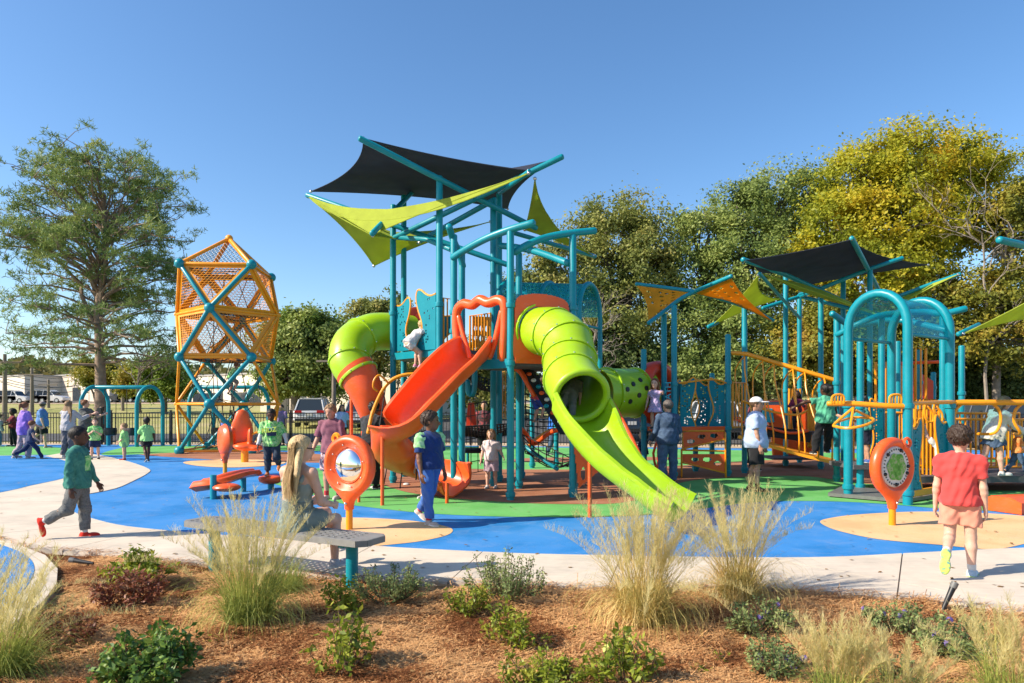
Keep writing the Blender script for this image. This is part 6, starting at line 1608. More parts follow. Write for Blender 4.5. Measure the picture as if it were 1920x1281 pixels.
# 3 boy running at the left
r3 = person(G(146, 1009), 1.37, Y_(-112), 'boy in a teal long-sleeved top and grey joggers running on the walk', 'dark', 'black', 'crop', legs=((-14, 48), (10, 12)), arms=((-6, 8, 14), (14, 10, 12)), head=(8, 2), top=M['teal_knit'], sleeve=1.95, hem=.045,
       bottom=M['greyprint'], leg_len=1.86, shoes=cm((.72, .035, .02), .08), sole=cm((.7, .09, .06)), socks=W_, vox=.0075, foot_pitch=(-25, 0), loose=1.1)
patch(r3, M['tiedye'], -.55, .45, .36, .80)
# 4 boy in blue by the mirror
r4 = person(G(806, 982), 1.54, Y_(-138), 'boy in a navy and pale green T-shirt and blue joggers walking past the slides', 'brown', 'dkbrown', 'curly', legs=((10, 8), (-12, 26)), arms=((6, 9, 12), (-4, 10, 14)), head=(42, 0), top=cm((.012, .035, .14), .1), sleeve=.72, hem=.03,
       bottom=cm((.045, .13, .42), .1), leg_len=1.9, girth=1.18, bw=1.08, shoes=cm((.42, .36, .32), .2), socks=cm((.5, .03, .03)), vox=.008, loose=1.15)
rt4, W4, q4 = r4; s = SDF()
for i, sgn in ((2, 1), (3, -1)):
    sh, el, wr, ld = q4['J'][i]; s.cap(q4['neck'] - q4['up'] * .03 + q4['rt'] * sgn * q4['sw'] * .5, sh, .056, .074, .02); s.cyl(sh, sh + (el - sh) * .52, .078, .078, .02)
vs, fs = s.mesh(.0085, fold=.004, fscale=1.5); link('shirt_shoulder', np_mesh('shirt_shoulder', W4(vs), fs, pattern_mat('pale_green_cloth', [(.4, (.25, .55, .22)), (.6, (.42, .66, .38))], 9), True), rt4)
# 5 girl under the tower
person(G(921, 915), 1.15, Y_(172), 'small girl in a pale printed T-shirt and shorts standing under the tower', 'fair', 'dblond', 'bob', legs=((4, 4), (-2, 6)), spread=(2, 3), arms=((4, 14, 14), (12, 22, 45, -10)), head=(-8, 0), top=M['pinkprint'], sleeve=.75, hem=.03, bottom=cm((.5, .36, .42), .15), leg_len=.9, shoes=cm((.5, .45, .44)), vox=.010, loose=1.2)
# 6 man in denim
person(G(1252, 908), 1.72, Y_(24), 'man in a denim jacket and jeans watching with his back turned', 'fair', 'grey', 'short', legs=((2, 3), (-2, 4)), spread=(3, 3), arms=((8, 12, 60, 20), (4, 10, 40)), head=(22, 4), top=M['denim'], sleeve=1.95, hem=.05, bottom=pattern_mat('jeans_cloth', [(.3, (.05, .09, .16)), (.7, (.10, .16, .26))], 7), leg_len=1.97, bw=1.1, girth=1.12, shoes=cm((.03, .03, .035)), vox=.012, glasses=True, loose=1.25)
# 7 man in white cap
person(G(1417, 921), 1.76, Y_(-92), 'man in a white cap, pale blue T-shirt and black shorts standing side-on', 'tan', 'brown', 'short', legs=((4, 4), (-4, 6)), spread=(2, 2), arms=((4, 6, 10), (8, 6, 12)), head=(-8, 0), top=cm((.38, .47, .66), .06), sleeve=.7, hem=.06, bottom=BLK, leg_len=.96, girth=1.34, bw=1.02, shoes=BLK, sole=BLK, socks=BLK, vox=.012, hat=cm((.62, .62, .63), .04), loose=1.3)
# 8 girl in lavender on the deck
person((P(1228, 0, 15.0).x, 15.0, DB + .003), 1.10, Y_(168), 'girl in a lavender dress standing on the low deck holding the panel', 'fair', 'ginger', 'bob', legs=((3, 4), (-3, 5)), arms=((5, 12, 20), (75, 25, 25)), head=(-6, 0), dress=(M['floral'], .16, 1.35), sleeve=.4, shoes=BLK, vox=.012)
# 9 toddler in navy
person(G(1206, 894), 1.06, Y_(60), 'toddler in a navy top and teal trousers by the orange rail', 'fair', 'brown', 'crop', arms=((20, 10, 60), (15, 10, 50)), head=(15, 6), top=NAVY, sleeve=.6, bottom=cm((.01, .16, .14)), leg_len=1.9, shoes=BLK, vox=.012)
# 10 girl climbing
person((P(766, 0, 13.25).x, 13.25, P(766, 690, 13.25).z), 1.15, Y_(-66), 'curly blond toddler climbing in a white shirt and pink shoes', 'fair', 'blond', 'curly', lean=42, legs=((52, 52), (58, 66)), spread=(3, 6), arms=((92, 8, 30), (98, 8, 22)), head=(0, 18), top=cm((.58, .55, .56), .12), sleeve=.7, hem=.02, bottom=cm((.6, .57, .55)), leg_len=.4, shoes=cm((.6, .22, .33)), vox=.010)
# 11 boy in black tee behind the wave slide
person(G(693, 917), 1.70, Y_(-38), 'boy in a charcoal T-shirt and black trousers stepping up behind the wave slide', 'brown', 'black', 'curly', legs=((12, 14), (-14, 20)), arms=((18, 14, 50), (22, 16, 40)), head=(-10, -6), lean=9, top=cm((.028, .028, .032)), sleeve=.8, hem=.04, bottom=BLK, leg_len=1.95, shoes=BLK, vox=.011, loose=1.25)
# 12 boy in maroon
person(G(622, 936), 1.63, Y_(150), 'boy in a mauve T-shirt leaning beside the mirror panel', 'tan', 'dblond', 'curly', legs=((6, 8), (-4, 6)), arms=((14, 14, 12), (8, 10, 10)), head=(0, -12), top=cm((.20, .075, .105), .1), sleeve=.8, hem=.03, bottom=pattern_mat('rose_shorts', [(.4, (.25, .1, .13)), (.55, (.55, .45, .45))], 9), leg_len=.9, shoes=cm((.45, .40, .36)), socks=cm((.5, .04, .05)), vox=.010, loose=1.3)
# 13 boy in tie-dye on the pod
r13 = person((pod_top.x + .02, pod_top.y, pod_top.z + .012), 1.30, Y_(172), 'boy in a green tie-dye shirt balancing on the orange pod', 'dark', 'black', 'crop', legs=((6, 10), (22, 84)), spread=(1, 4), arms=((8, 14, 14), (-4, 24, 16)), head=(0, -14), lean=6, top=M['tiedye'], sleeve=.85, hem=.05, bottom=cm((.03, .045, .07)), leg_len=1.8, shoes=cm((.42, .14, .04)), vox=.010, loose=1.5, bw=1.08)
sleeves(r13, W_, .034, .030, .98, .3)
tcu = bpy.data.curves.new('kidz', 'FONT'); tcu.body = 'KIDZ'; tcu.size = .125; tcu.extrude = .004; tcu.align_x = 'CENTER'; tcu.shear = .1; tcu.offset = .004
PRY = mat('lime_print', (.45, .6, .08), .7); tcu.materials.append(PRY); tme = text_mesh(tcu)
cpos = Vector(r13[1](r13[2]['chest'] - r13[2]['up'] * .03)) + V(0, -.142, 0)
PRB = mat('navy_print', (.02, .03, .08), .7); PRS = mat('sky_print', (.08, .28, .55), .7)
o = link('shirt_lettering', tme, r13[0]); o.location = cpos + V(0, -.006, -.04); o.rotation_euler = (PI / 2, -.12, 0)
patch(r13, PRB, -.62, .66, .36, .62, .020); patch(r13, PRS, -.5, .5, .66, .80, .020)
# left group
P18 = dict(vox=.018, hands=False, face=False)
person(G(46, 861), 1.70, Y_(-70), 'woman in an oversized purple shirt and pale trousers at the left', 'fair', 'ginger', 'pony', legs=((8, 8), (-8, 16)), arms=((20, 10, 40), (10, 10, 20)), head=(10, 0), top=cm((.30, .17, .58)), sleeve=1.3, hem=.10, bottom=cm((.36, .28, .30)), leg_len=1.95, shoes=cm((.4, .35, .33)), loose=1.8, **P18)
person(G(79, 840), 1.74, Y_(-100), 'man in a blue T-shirt, black shorts and cap walking by the fence', 'fair', 'brown', 'short', legs=((14, 10), (-22, 26)), arms=((4, 8, 12), (8, 8, 12)), head=(60, 0), top=cm((.10, .21, .46)), sleeve=.8, hem=.06, bottom=BLK, leg_len=.9, shoes=cm((.3, .26, .22)), hat=cm((.25, .2, .2)), girth=1.15, loose=1.4, glasses=True, **P18)
person(G(58, 862), 1.22, Y_(-88), 'child in navy leggings and striped sleeves striding past the purple-shirt woman', 'fair', 'ginger', 'short', legs=((34, 10), (-34, 30)), arms=((20, 6, 30), (-20, 8, 30)), head=(20, -10), top=cm((.05, .06, .12)), sleeve=.3, bottom=NAVY, leg_len=1.95, shoes=cm((.22, .16, .12)), vox=.015, hands=False, face=False)
person(G(24, 837), 1.45, Y_(100), 'child in a dark red top leaning at the fence', 'dark', 'black', 'afro', legs=((5, 5), (-5, 5)), arms=((40, 10, 40), (30, 10, 40)), top=cm((.16, .018, .025)), sleeve=.8, bottom=BLK, leg_len=1.95, shoes=BLK, **P18)
person(G(0, 838), 1.25, Y_(-90), 'child in a grey top and blue trousers at the very left edge', 'fair', 'brown', 'short', top=cm((.3, .3, .3)), sleeve=1.9, bottom=cm((.08, .13, .24)), leg_len=1.95, shoes=W_, **P18)
person(G(128, 858), 1.74, Y_(-42), 'woman with long blond hair in a pale grey sweatshirt, back turned', 'fair', 'dblond', 'long', arms=((50, 14, 60), (50, 14, 60)), legs=((3, 4), (-3, 6)), head=(-10, 0), top=cm((.42, .41, .43)), sleeve=1.95, hem=.05, bottom=cm((.14, .14, .16)), leg_len=1.95, shoes=W_, vox=.014, hands=True, face=False, loose=1.6)
person(G(160, 851), 1.78, Y_(-128), 'woman in a dark grey T-shirt raising her phone', 'fair', 'ginger', 'bun', arms=((55, 12, 55, 8), (52, 12, 55, 8)), head=(36, 6), top=cm((.10, .105, .10)), sleeve=.8, hem=.05, bottom=cm((.05, .06, .08)), leg_len=1.95, shoes=BLK, vox=.014, face=True, loose=1.5)
person(G(178, 862), 1.22, Y_(175), 'boy in a bright green T-shirt and navy shorts with crossed arms', 'fair', 'brown', 'short', arms=((25, 8, 95, 40), (25, 8, 95, 40)), legs=((2, 4), (-4, 6)), spread=(3, 3), head=(0, 8), top=M['tiedye'], sleeve=.8, hem=.03, bottom=NAVY, leg_len=.8, shoes=BLK, socks=W_, vox=.014, loose=1.3)
person(G(233, 863), 1.08, Y_(76), 'toddler in a long lime shirt and red shoes', 'fair', 'dblond', 'crop', arms=((20, 8, 40), (10, 8, 30)), top=cm((.30, .62, .22)), sleeve=.85, hem=.12, bottom=cm((.2, .4, .2)), leg_len=.6, shoes=cm((.5, .04, .03)), loose=1.6, **P18)
person(G(275, 866), 1.28, Y_(14), 'girl in a lime T-shirt and dark shorts walking away by the swing', 'dark', 'black', 'bun', legs=((14, 8), (-16, 18)), arms=((-12, 10, 10), (16, 10, 16)), top=cm((.28, .60, .22)), sleeve=.8, hem=.03, bottom=BLK, leg_len=.6, shoes=BLK, loose=1.4, **P18)
person(G(192, 830.5), 1.55, Y_(60), 'person in a teal sweater reaching over the gate', 'tan', 'dkbrown', 'bun', arms=((80, 20, 20), (40, 10, 50)), top=cm((.02, .16, .16)), sleeve=1.9, bottom=BLK, leg_len=1.95, shoes=BLK, **P18)
# right group
z25 = P(0, 852, 13.95).z
person((P(1548, 0, 13.95).x, 13.95, z25), 1.44, Y_(24), 'woman in a green patterned top and black trousers on the hanging bridge', 'dark', 'black', 'pony', legs=((22, 14), (4, 4)), spread=(4, 14), arms=((10, 12, 20), (40, 78, 10)), head=(30, 0), top=M['leafprint'], sleeve=.5, hem=.05, bottom=BLK, leg_len=1.97, shoes=BLK, vox=.012, loose=1.7, bw=1.1, face=False)
person((P(1494, 0, 17).x, 17.0, 1.0), .98, Y_(176), 'small girl with long dark hair in a maroon top on the far deck', 'dark', 'black', 'long', arms=((35, 18, 60), (35, 18, 60)), top=cm((.20, .02, .06)), sleeve=1.9, bottom=cm((.02, .015, .025)), leg_len=1.95, shoes=BLK, vox=.015, hands=False, face=False)
MB().box((P(1494, 0, 17).x, 17.0, .95), (1.3, 1.2, .09)).build('deck', M['deck'], Cc, False)
person((P(1623, 0, 13.2).x, 13.2, P(0, 868, 13.2).z), 1.30, Y_(72), 'girl with a dark ponytail and teal top leaning under the yellow bar', 'tan', 'black', 'pony', lean=8, legs=((4, 6), (-4, 8)), arms=((40, 14, 70, 20), (40, 14, 70)), head=(0, -12), top=cm((.05, .24, .2)), sleeve=.7, bottom=cm((.02, .02, .04)), leg_len=.95, shoes=cm((.04, .10, .3)), vox=.012, loose=1.3)
MB().box((P(1630, 0, 13.3).x, 13.3, P(0, 868, 13.2).z - .05), (1.1, 1.0, .08)).build('deck', M['deck'], Cc, False)
person((P(1862, 0, 12.75).x, 12.75, .325), 1.50, Y_(-52), 'woman in a loose white shirt and denim shorts on the ramp, back turned', 'fair', 'brown', 'long', lean=16, legs=((14, 10), (-14, 22)), arms=((30, 12, 30), (48, 18, 14)), head=(-22, -12), top=cm((.55, .53, .47), .1), sleeve=1.9, hem=.07, bottom=M['denim'], leg_len=.55, shoes=W_, vox=.012, loose=2.0, face=False)
person((P(1908, 0, 12.7).x, 12.7, .325), .90, Y_(-75), 'toddler in an orange T-shirt and jeans led along the ramp', 'fair', 'dblond', 'curly', legs=((24, 14), (-18, 20)), arms=((20, 10, 30), (30, 30, 30)), top=pattern_mat('orange_print_cloth', [(.4, (.6, .14, .03)), (.6, (.68, .3, .1))], 12), sleeve=.7, bottom=M['denim'], leg_len=1.9, shoes=BLK, vox=.012, face=False)
person(G(1768, 930), 1.18, Y_(160), 'boy in a white T-shirt and blue shorts behind the holed arch panel', 'fair', 'black', 'short', arms=((150, 30, 60), (150, 30, 60)), top=W_, sleeve=.7, bottom=cm((.03, .13, .5)), leg_len=.95, shoes=cm((.05, .12, .4)), vox=.012)
person((P(1410, 0, 16.9).x, 16.9, .008), 1.74, Y_(-86), 'dark-haired person in mauve behind the man in the white cap', 'dark', 'black', 'short', arms=((30, 8, 50), (20, 8, 40)), top=cm((.13, .06, .12)), sleeve=1.0, bottom=BLK, leg_len=1.95, shoes=BLK, **P18)
# inside and behind the tower
person((P(1004, 0, 14.3).x, 14.3, P(0, 792, 14.3).z), 1.02, Y_(-58), 'child in a coral T-shirt and blue shorts climbing the rope net', 'fair', 'brown', 'short', lean=26, legs=((52, 70), (20, 40)), arms=((110, 10, 20), (120, 10, 20)), top=cm((.55, .07, .09)), sleeve=.7, bottom=cm((.03, .08, .4)), leg_len=.85, shoes=cm((.3, .2, .12)), vox=.014)
person(G(1036, 853), 1.6, Y_(-80), 'person in a bright blue top and jeans walking behind the rope net', 'fair', 'brown', 'short', legs=((-8, 10), (16, 8)), top=cm((.03, .14, .5)), sleeve=.8, bottom=M['denim'], leg_len=1.95, shoes=GREY, **P18)
person(G(908, 868), 1.72, Y_(178), 'man in a dark printed T-shirt seen between the tower posts', 'tan', 'dkbrown', 'short', top=pattern_mat('dark_print_cloth', [(.45, (.05, .04, .045)), (.6, (.3, .06, .07))], 6), sleeve=.8, bottom=BLK, leg_len=1.0, shoes=BLK, **P18)
person(G(797, 934), 1.12, Y_(150), 'blond child in a purple top half hidden behind the boy in blue', 'fair', 'blond', 'bob', top=cm((.14, .05, .38)), sleeve=.8, bottom=cm((.5, .14, .08)), leg_len=.9, shoes=W_, vox=.012)
sp_ = S2[34]
person((sp_.x - .03, sp_.y + .12, sp_.z - .20), 1.10, Y_(168), 'child sliding feet first out of the lime tube slide', 'fair', 'blond', 'short', lean=-48, legs=((38, 10), (44, 26)), spread=(2, 4), arms=((10, 4, 20), (10, 4, 20)), head=(0, -30), top=GREY, sleeve=.8, bottom=cm((.2, .2, .2)), leg_len=1.9, shoes=cm((.05, .05, .055)), vox=.011, ground=False, hands=False)
# in and behind the net tower
person((P(432, 0, 23.7).x, 23.7, 1.95), 1.2, Y_(-60), 'child in a green tie-dye shirt climbing inside the net tower', 'tan', 'brown', 'short', lean=25, legs=((60, 90), (20, 50)), arms=((120, 15, 30), (100, 15, 40)), top=M['tiedye'], sleeve=.8, bottom=GREY, leg_len=.9, shoes=BLK, **P18)
person(G(441, 843), 1.38, Y_(20), 'child in a neon yellow shirt standing at the foot of the net tower', 'tan', 'dkbrown', 'long', top=cm((.5, .62, .03)), sleeve=.3, bottom=BLK, leg_len=1.9, shoes=BLK, **P18)
person(G(425, 841), 1.2, Y_(120), 'child in blue bending inside the base of the net tower', 'tan', 'brown', 'short', lean=20, top=cm((.08, .14, .4)), sleeve=.8, bottom=NAVY, leg_len=1.9, shoes=BLK, **P18)
person(G(528, 836), 1.62, Y_(150), 'distant woman in a violet top near the oak trunk', 'tan', 'dkbrown', 'short', top=cm((.2, .14, .3)), sleeve=.8, bottom=BLK, leg_len=1.9, shoes=BLK, **P18)
person(G(641, 845), 1.62, Y_(-150), 'dark-haired woman in pale blue behind the boy in mauve', 'med', 'black', 'long', top=cm((.35, .42, .6)), sleeve=.8, bottom=BLK, leg_len=1.9, shoes=BLK, **P18)

# bucket of the spinner seat
s = SDF(); c0 = np.array(tuple(sb)); R_ = rotm('Z', .35) @ rotm('X', .10)
s.ell(c0 + np.array([-.10, .05, .86]), (.30, .10, .52), R_, .05); s.ell(c0 + np.array([-.10, .05, 1.30]), (.19, .09, .20), R_, .06); s.ell(c0 + np.array([.06, 0, .46]), (.36, .27, .13), R_, .06); s.ell(c0 + np.array([.34, -.05, .42]), (.22, .2, .09), R_, .06)
for sg in (-1, 1): s.ell(c0 + np.array([-.08 + sg * .25, -.06, .72]), (.07, .16, .26), R_, .06)
vs, fs = s.mesh(.018); link('bucket', np_mesh('bucket', vs, fs, M['orange'], True), sp)
bar(sp, [sb + V(.15, -.1, .75), sb + V(.40, -.1, .85), sb + V(.62, 0, .7), sb + V(.6, .1, .45)], .03, 'yel', 'hand_loop', 8, 5)
# ------------------------------------------------------------------ trees
BARK = mat('grey_bark', (.13, .105, .085), .95, .3, 4, .8, 14); BARKP = mat('pine_bark', (.24, .17, .125), .95, .35, 5, .9, 12); BARKW = mat('pale_bark', (.24, .20, .16), .95, .2, 4, .5, 14)
def leaf_quads(pos, size, aspect, rng, up_bias=.35, normals=None):
    n = len(pos); nr = rng.normal(size=(n, 3)); nr[:, 2] += up_bias * 2
    if normals is not None: nr += normals * 1.2
    nr /= np.linalg.norm(nr, axis=1)[:, None]
    t = rng.normal(size=(n, 3)); t -= nr * (t * nr).sum(1)[:, None]; t /= np.linalg.norm(t, axis=1)[:, None]; b = np.cross(nr, t)
    L_ = (size * (.6 + .8 * rng.random(n)))[:, None]; w = L_ * aspect
    v = np.stack([pos - t * L_ * .5, pos + b * w * .5 - t * L_ * .05, pos + t * L_ * .5, pos - b * w * .5 - t * L_ * .05], 1).reshape(-1, 3)
    return v, np.arange(n * 4).reshape(n, 4)
def crown_points(blobs, n, clump, rng, shell=.5):
    """blobs: (centre, radii) -> clump centres and leaf positions with an uneven outline"""
    vol = np.array([b[1][0] * b[1][1] * b[1][2] for b in blobs]) ** .75; vol = vol / vol.sum()
    per = 75; nc = max(6, n // per); which = rng.choice(len(blobs), nc, p=vol)
    d = rng.normal(size=(nc, 3)); d /= np.linalg.norm(d, axis=1)[:, None]
    r = shell + (1.04 - shell) * rng.random(nc) ** .6
    C = np.array([tuple(b[0]) for b in blobs])[which] + d * r[:, None] * np.array([tuple(b[1]) for b in blobs])[which]
    cs = clump * (.45 + 1.1 * rng.random(nc))
    m = int(n * 1.75); k = rng.integers(0, nc, m); off = rng.normal(size=(m, 3)) * np.array([1, 1, .62]); pos = C[k] + off * cs[k][:, None] * .62
    ph = rng.random(6) * 6.28; x, y, z = pos[:, 0], pos[:, 1], pos[:, 2]; q = 1.0 / max(.35, clump)
    nz = np.sin(1.9 * q * x + 1.3 * np.sin(1.1 * q * z + ph[0]) + ph[1]) + np.sin(2.3 * q * z + 1.2 * np.sin(1.3 * q * y + ph[2]) + ph[3]) + np.sin(2.0 * q * y + 1.1 * np.sin(.9 * q * x + ph[4]) + ph[5]) + rng.normal(size=m) * .55
    sel = np.argsort(-nz)[:n]; sel = sel[np.argsort(sel)]
    return C, pos[sel], d[k][sel]
def limb(mb, a, b_, r0, r1, rng, n=6, wob=.08, sag=0.0):
    a = Vector(a); b_ = Vector(b_); L_ = (b_ - a).length; pts = []
    for i in range(n + 1):
        t = i / n; q = a.lerp(b_, t); e = math.sin(math.pi * t) * L_ * wob
        pts.append(q + V(*(rng.normal(size=3) * e * .6)) + V(0, 0, math.sin(math.pi * t) * L_ * (.10 - sag)))
    mb.tube(pts, [lerp(r0, r1, i / n) for i in range(n + 1)], 6); return pts
def broadleaf(name, px, d, trunk_r, fork_py, blobs_px, n, size, clump, lm, label, seed, bark=None, shell=.45, group='trees beyond the fence', twigs=40, aspect=.55, cat='tree', up=.35):
    rng = np.random.default_rng(seed); x, y = bx(px, d); z0 = hz(y) - .15
    blobs = []
    for (bpx, bpy, rx, ry, dd) in blobs_px:
        c = P(bpx, bpy, d + dd); blobs.append((c, (rx * (d + dd) / F, .5 * (rx + ry) * (d + dd) / F, ry * (d + dd) / F)))
    root = empty(name, (x, y, z0), label, cat, group)
    C, pos, dirs = crown_points(blobs, n, clump, rng, shell)
    v, f = leaf_quads(pos, size, aspect, rng, up, dirs)
    link('crown', np_mesh('crown', v, f, lm), root)
    fk = V(x + rng.normal() * .2, y, CAMH + (HY - fork_py) * d / F); tr = MB()
    pts = [V(x, y, z0), V(x, y, z0 + .4), V(x, y, z0).lerp(fk, .5) + V(rng.normal() * .1, 0, 0), fk]
    tr.tube(catmull(pts, 4), [trunk_r * (1.35 if i < 3 else 1 - .25 * i / 12) for i in range(13)], 10)
    for (c, r) in blobs:
        p = limb(tr, fk, c, trunk_r * .62, trunk_r * .22, rng, 6)
    for k in range(twigs):
        q = Vector(C[rng.integers(len(C))]); bc, br2 = blobs[int(np.argmin([(q - b[0]).length for b in blobs]))]
        limb(tr, fk.lerp(bc, .45 + .5 * rng.random()), q, trunk_r * .2, trunk_r * .04, rng, 5, .10)
    tr.build('trunk', bark or BARK, root)
    return root
LM_OLIVE = leaf_mat('olive_leaf', [(.28, (.085, .115, .028)), (.45, (.21, .24, .055)), (.6, (.32, .32, .08)), (.8, (.38, .29, .09))], .5)
LM_OAK = leaf_mat('oak_leaf', [(.28, (0.071, 0.115, 0.030)), (.48, (0.200, 0.264, 0.059)), (.65, (0.352, 0.401, 0.107)), (.8, (0.513, 0.481, 0.167))], .5)
LM_YEL = leaf_mat('autumn_yellow_leaf', [(.26, (.15, .19, .016)), (.44, (.33, .35, .028)), (.58, (.54, .47, .03)), (.72, (.64, .44, .035)), (.88, (.56, .28, .03))], .42, .48)
LM_MIX = leaf_mat('mixed_autumn_leaf', [(.28, (.075, .10, .016)), (.45, (.20, .215, .03)), (.62, (.37, .31, .04)), (.84, (.47, .25, .05))], .5, .4)
LM_DK = leaf_mat('dark_understory_leaf', [(.3, (0.056, 0.085, 0.026)), (.55, (0.142, 0.193, 0.049)), (.75, (0.265, 0.282, 0.081))], .6)
LM_GRN = leaf_mat('bright_green_leaf', [(.3, (0.070, 0.121, 0.019)), (.5, (0.176, 0.261, 0.035)), (.7, (0.334, 0.373, 0.058))], .6, .4)
LM_FAR = leaf_mat('far_wood_leaf', [(.3, (0.084, 0.105, 0.039)), (.5, (0.168, 0.175, 0.063)), (.7, (0.266, 0.210, 0.084))], .06, .3)
LM_PINE = leaf_mat('pine_needle', [(.3, (0.090, 0.149, 0.040)), (.5, (0.219, 0.299, 0.079)), (.7, (0.385, 0.421, 0.126))], .7, .25)
# right-hand wood, left to right
broadleaf('oak_tree', 1150, 42, .35, 640, [(1100, 520, 75, 75, 0), (1135, 435, 65, 60, 1), (1190, 410, 52, 46, 2), (1200, 500, 62, 70, 0), (1045, 520, 55, 60, -1), (1060, 610, 75, 60, -1), (1160, 600, 85, 70, -1), (1225, 470, 36, 60, 1)], 62000, .20, .80, LM_OLIVE, 'olive and russet oak rising behind the tube slide', 1, twigs=70)
broadleaf('oak_tree', 1350, 43, .40, 660, [(1330, 440, 70, 62, 0), (1400, 400, 62, 62, 1), (1470, 375, 62, 60, 2), (1300, 520, 66, 80, 0), (1400, 500, 90, 85, -1), (1480, 480, 70, 80, 1), (1290, 620, 80, 75, -1), (1390, 620, 95, 80, -2), (1300, 430, 30, 40, 1), (1520, 360, 40, 46, 3)], 82000, .20, .80, LM_OAK, 'tall dark green oak behind the orange leaf canopy', 2, twigs=60)
broadleaf('maple_tree', 1690, 41, .36, 620, [(1700, 310, 100, 68, 0), (1610, 350, 82, 76, 0), (1790, 320, 86, 66, 1), (1580, 430, 72, 80, -1), (1680, 420, 110, 90, -1), (1760, 420, 80, 66, 0), (1620, 520, 110, 80, -2), (1530, 500, 48, 66, -1), (1840, 310, 46, 40, 1), (1720, 540, 70, 60, -1)], 96000, .21, .78, LM_YEL, 'large golden yellow maple behind the arched shelter', 3, twigs=60)
broadleaf('maple_tree', 1560, 38, .22, 690, [(1510, 650, 70, 70, 0), (1600, 660, 80, 75, 0), (1660, 640, 60, 60, 0), (1560, 600, 60, 50, 0)], 42000, .2, .6, LM_MIX, 'shorter yellow-green maple low behind the hanging bridge', 4, shell=.3)
broadleaf('sweetgum_tree', 1870, 38, .25, 640, [(1890, 420, 62, 66, 1), (1930, 380, 52, 60, 1), (1860, 560, 66, 60, -1), (1930, 540, 70, 80, 0), (1880, 640, 80, 60, -1), (1790, 620, 66, 60, -1), (1760, 560, 50, 46, 0)], 46000, .2, .6, LM_MIX, 'thin autumn tree with orange leaves at the right edge', 5, BARKW, twigs=90)
broadleaf('dark_thicket_tree', 1880, 41, .25, 700, [(1840, 700, 90, 70, 0), (1930, 700, 80, 70, 0), (1760, 700, 66, 60, 0)], 40000, .2, .6, LM_DK, 'dark leafy thicket tree low at the right edge', 6, shell=.25)
broadleaf('dark_thicket_tree', 1100, 41, .25, 700, [(1040, 690, 80, 66, 0), (1120, 690, 80, 70, 0), (1190, 680, 70, 66, 0), (990, 640, 60, 66, 0), (990, 560, 46, 60, 1)], 46000, .2, .6, LM_DK, 'dark leafy thicket tree low behind the tube slide', 7, shell=.25, twigs=60)
broadleaf('dark_thicket_tree', 1380, 40, .25, 710, [(1270, 710, 70, 60, 0), (1350, 700, 80, 66, 0), (1440, 700, 80, 66, 0)], 40000, .2, .6, LM_OAK, 'low evergreen tree behind the holed teal panels', 8, shell=.25)
broadleaf('dark_thicket_tree', 1690, 40, .25, 710, [(1660, 710, 80, 50, 0), (1730, 700, 60, 60, 0)], 22000, .2, .6, LM_DK, 'low dark tree behind the arched shelter legs', 18, shell=.25)
# bare twiggy limbs among the right-hand trees
def bare(name, px, d, top, spread_, label, seed, bark, r=.16, n1=10):
    rng = np.random.default_rng(seed); x, y = bx(px, d); z0 = hz(y) - .1; zt = CAMH + (HY - top) * d / F; root = empty(name, (x, y, z0), label, 'tree', 'trees beyond the fence'); mb = MB()
    tp = limb(mb, (x, y, z0), (x + rng.normal() * .5, y, zt * .75), r, r * .4, rng, 8, .02)
    def grow(a, dv, L_, r_, lv):
        b_ = a + dv * L_; pts = limb(mb, a, b_, r_, r_ * .45, rng, 4, .09)
        if lv:
            for k in range(3 if lv > 1 else 4):
                q = pts[int(rng.integers(2, 5))]; nd = (dv + V(*(rng.normal(size=3) * .55)) + V(0, 0, .12)).normalized(); grow(q, nd, L_ * (.45 + .25 * rng.random()), r_ * .5, lv - 1)
    for k in range(n1):
        a = tp[int(rng.integers(3, 9))]; an = rng.random() * 6.28; grow(a, V(math.cos(an), math.sin(an) * .6, .45 + .4 * rng.random()).normalized(), spread_ * (.4 + .5 * rng.random()), r * .42, 2)
    mb.build('trunk', bark, root); return root
bare('bare_tree', 1850, 36, 340, 4.2, 'pale bare-branched tree in front of the golden maple', 31, BARKW, .10, 14)
bare('bare_tree', 1100, 37, 560, 2.6, 'tangle of bare branches behind the tube slide', 32, BARKW, .08, 14)
bare('bare_tree', 258, 58, 640, 3.4, 'leafless young tree between the pine and the net tower', 33, BARK, .13, 12)
# left and middle trees
broadleaf('spreading_oak', 552, 48, .42, 735, [(575, 630, 62, 46, 0), (525, 650, 40, 40, 0), (620, 650, 40, 48, 0), (560, 690, 66, 46, 0), (610, 710, 46, 40, 0), (520, 710, 40, 36, 1)], 40000, .26, .7, LM_OAK, 'rounded spreading oak between the net tower and the spiral slide', 9, twigs=50)
broadleaf('sunlit_oak_top', 560, 49, .2, 720, [(570, 605, 56, 24, 0), (615, 625, 36, 20, 0), (530, 625, 34, 22, 0)], 12000, .25, .6, LM_GRN, 'sunlit green tree top showing above the spreading oak', 10)
broadleaf('slender_tree', 700, 55, .25, 700, [(690, 600, 38, 40, 0), (735, 590, 30, 44, 0), (660, 620, 24, 30, 0), (700, 660, 60, 46, 0)], 20000, .26, .7, LM_OLIVE, 'slender tree top above the lime spiral slide', 11)
broadleaf('young_tree', 310, 62, .18, 745, [(310, 700, 34, 36, 0), (330, 725, 26, 26, 0), (290, 725, 22, 22, 0)], 14000, .28, .7, LM_GRN, 'young green tree right of the first swing frame', 12)
broadleaf('young_tree', 262, 66, .15, 745, [(255, 705, 24, 22, 0), (240, 722, 20, 18, 0)], 8000, .28, .6, LM_MIX, 'small yellowing tree behind the first swing frame', 13)
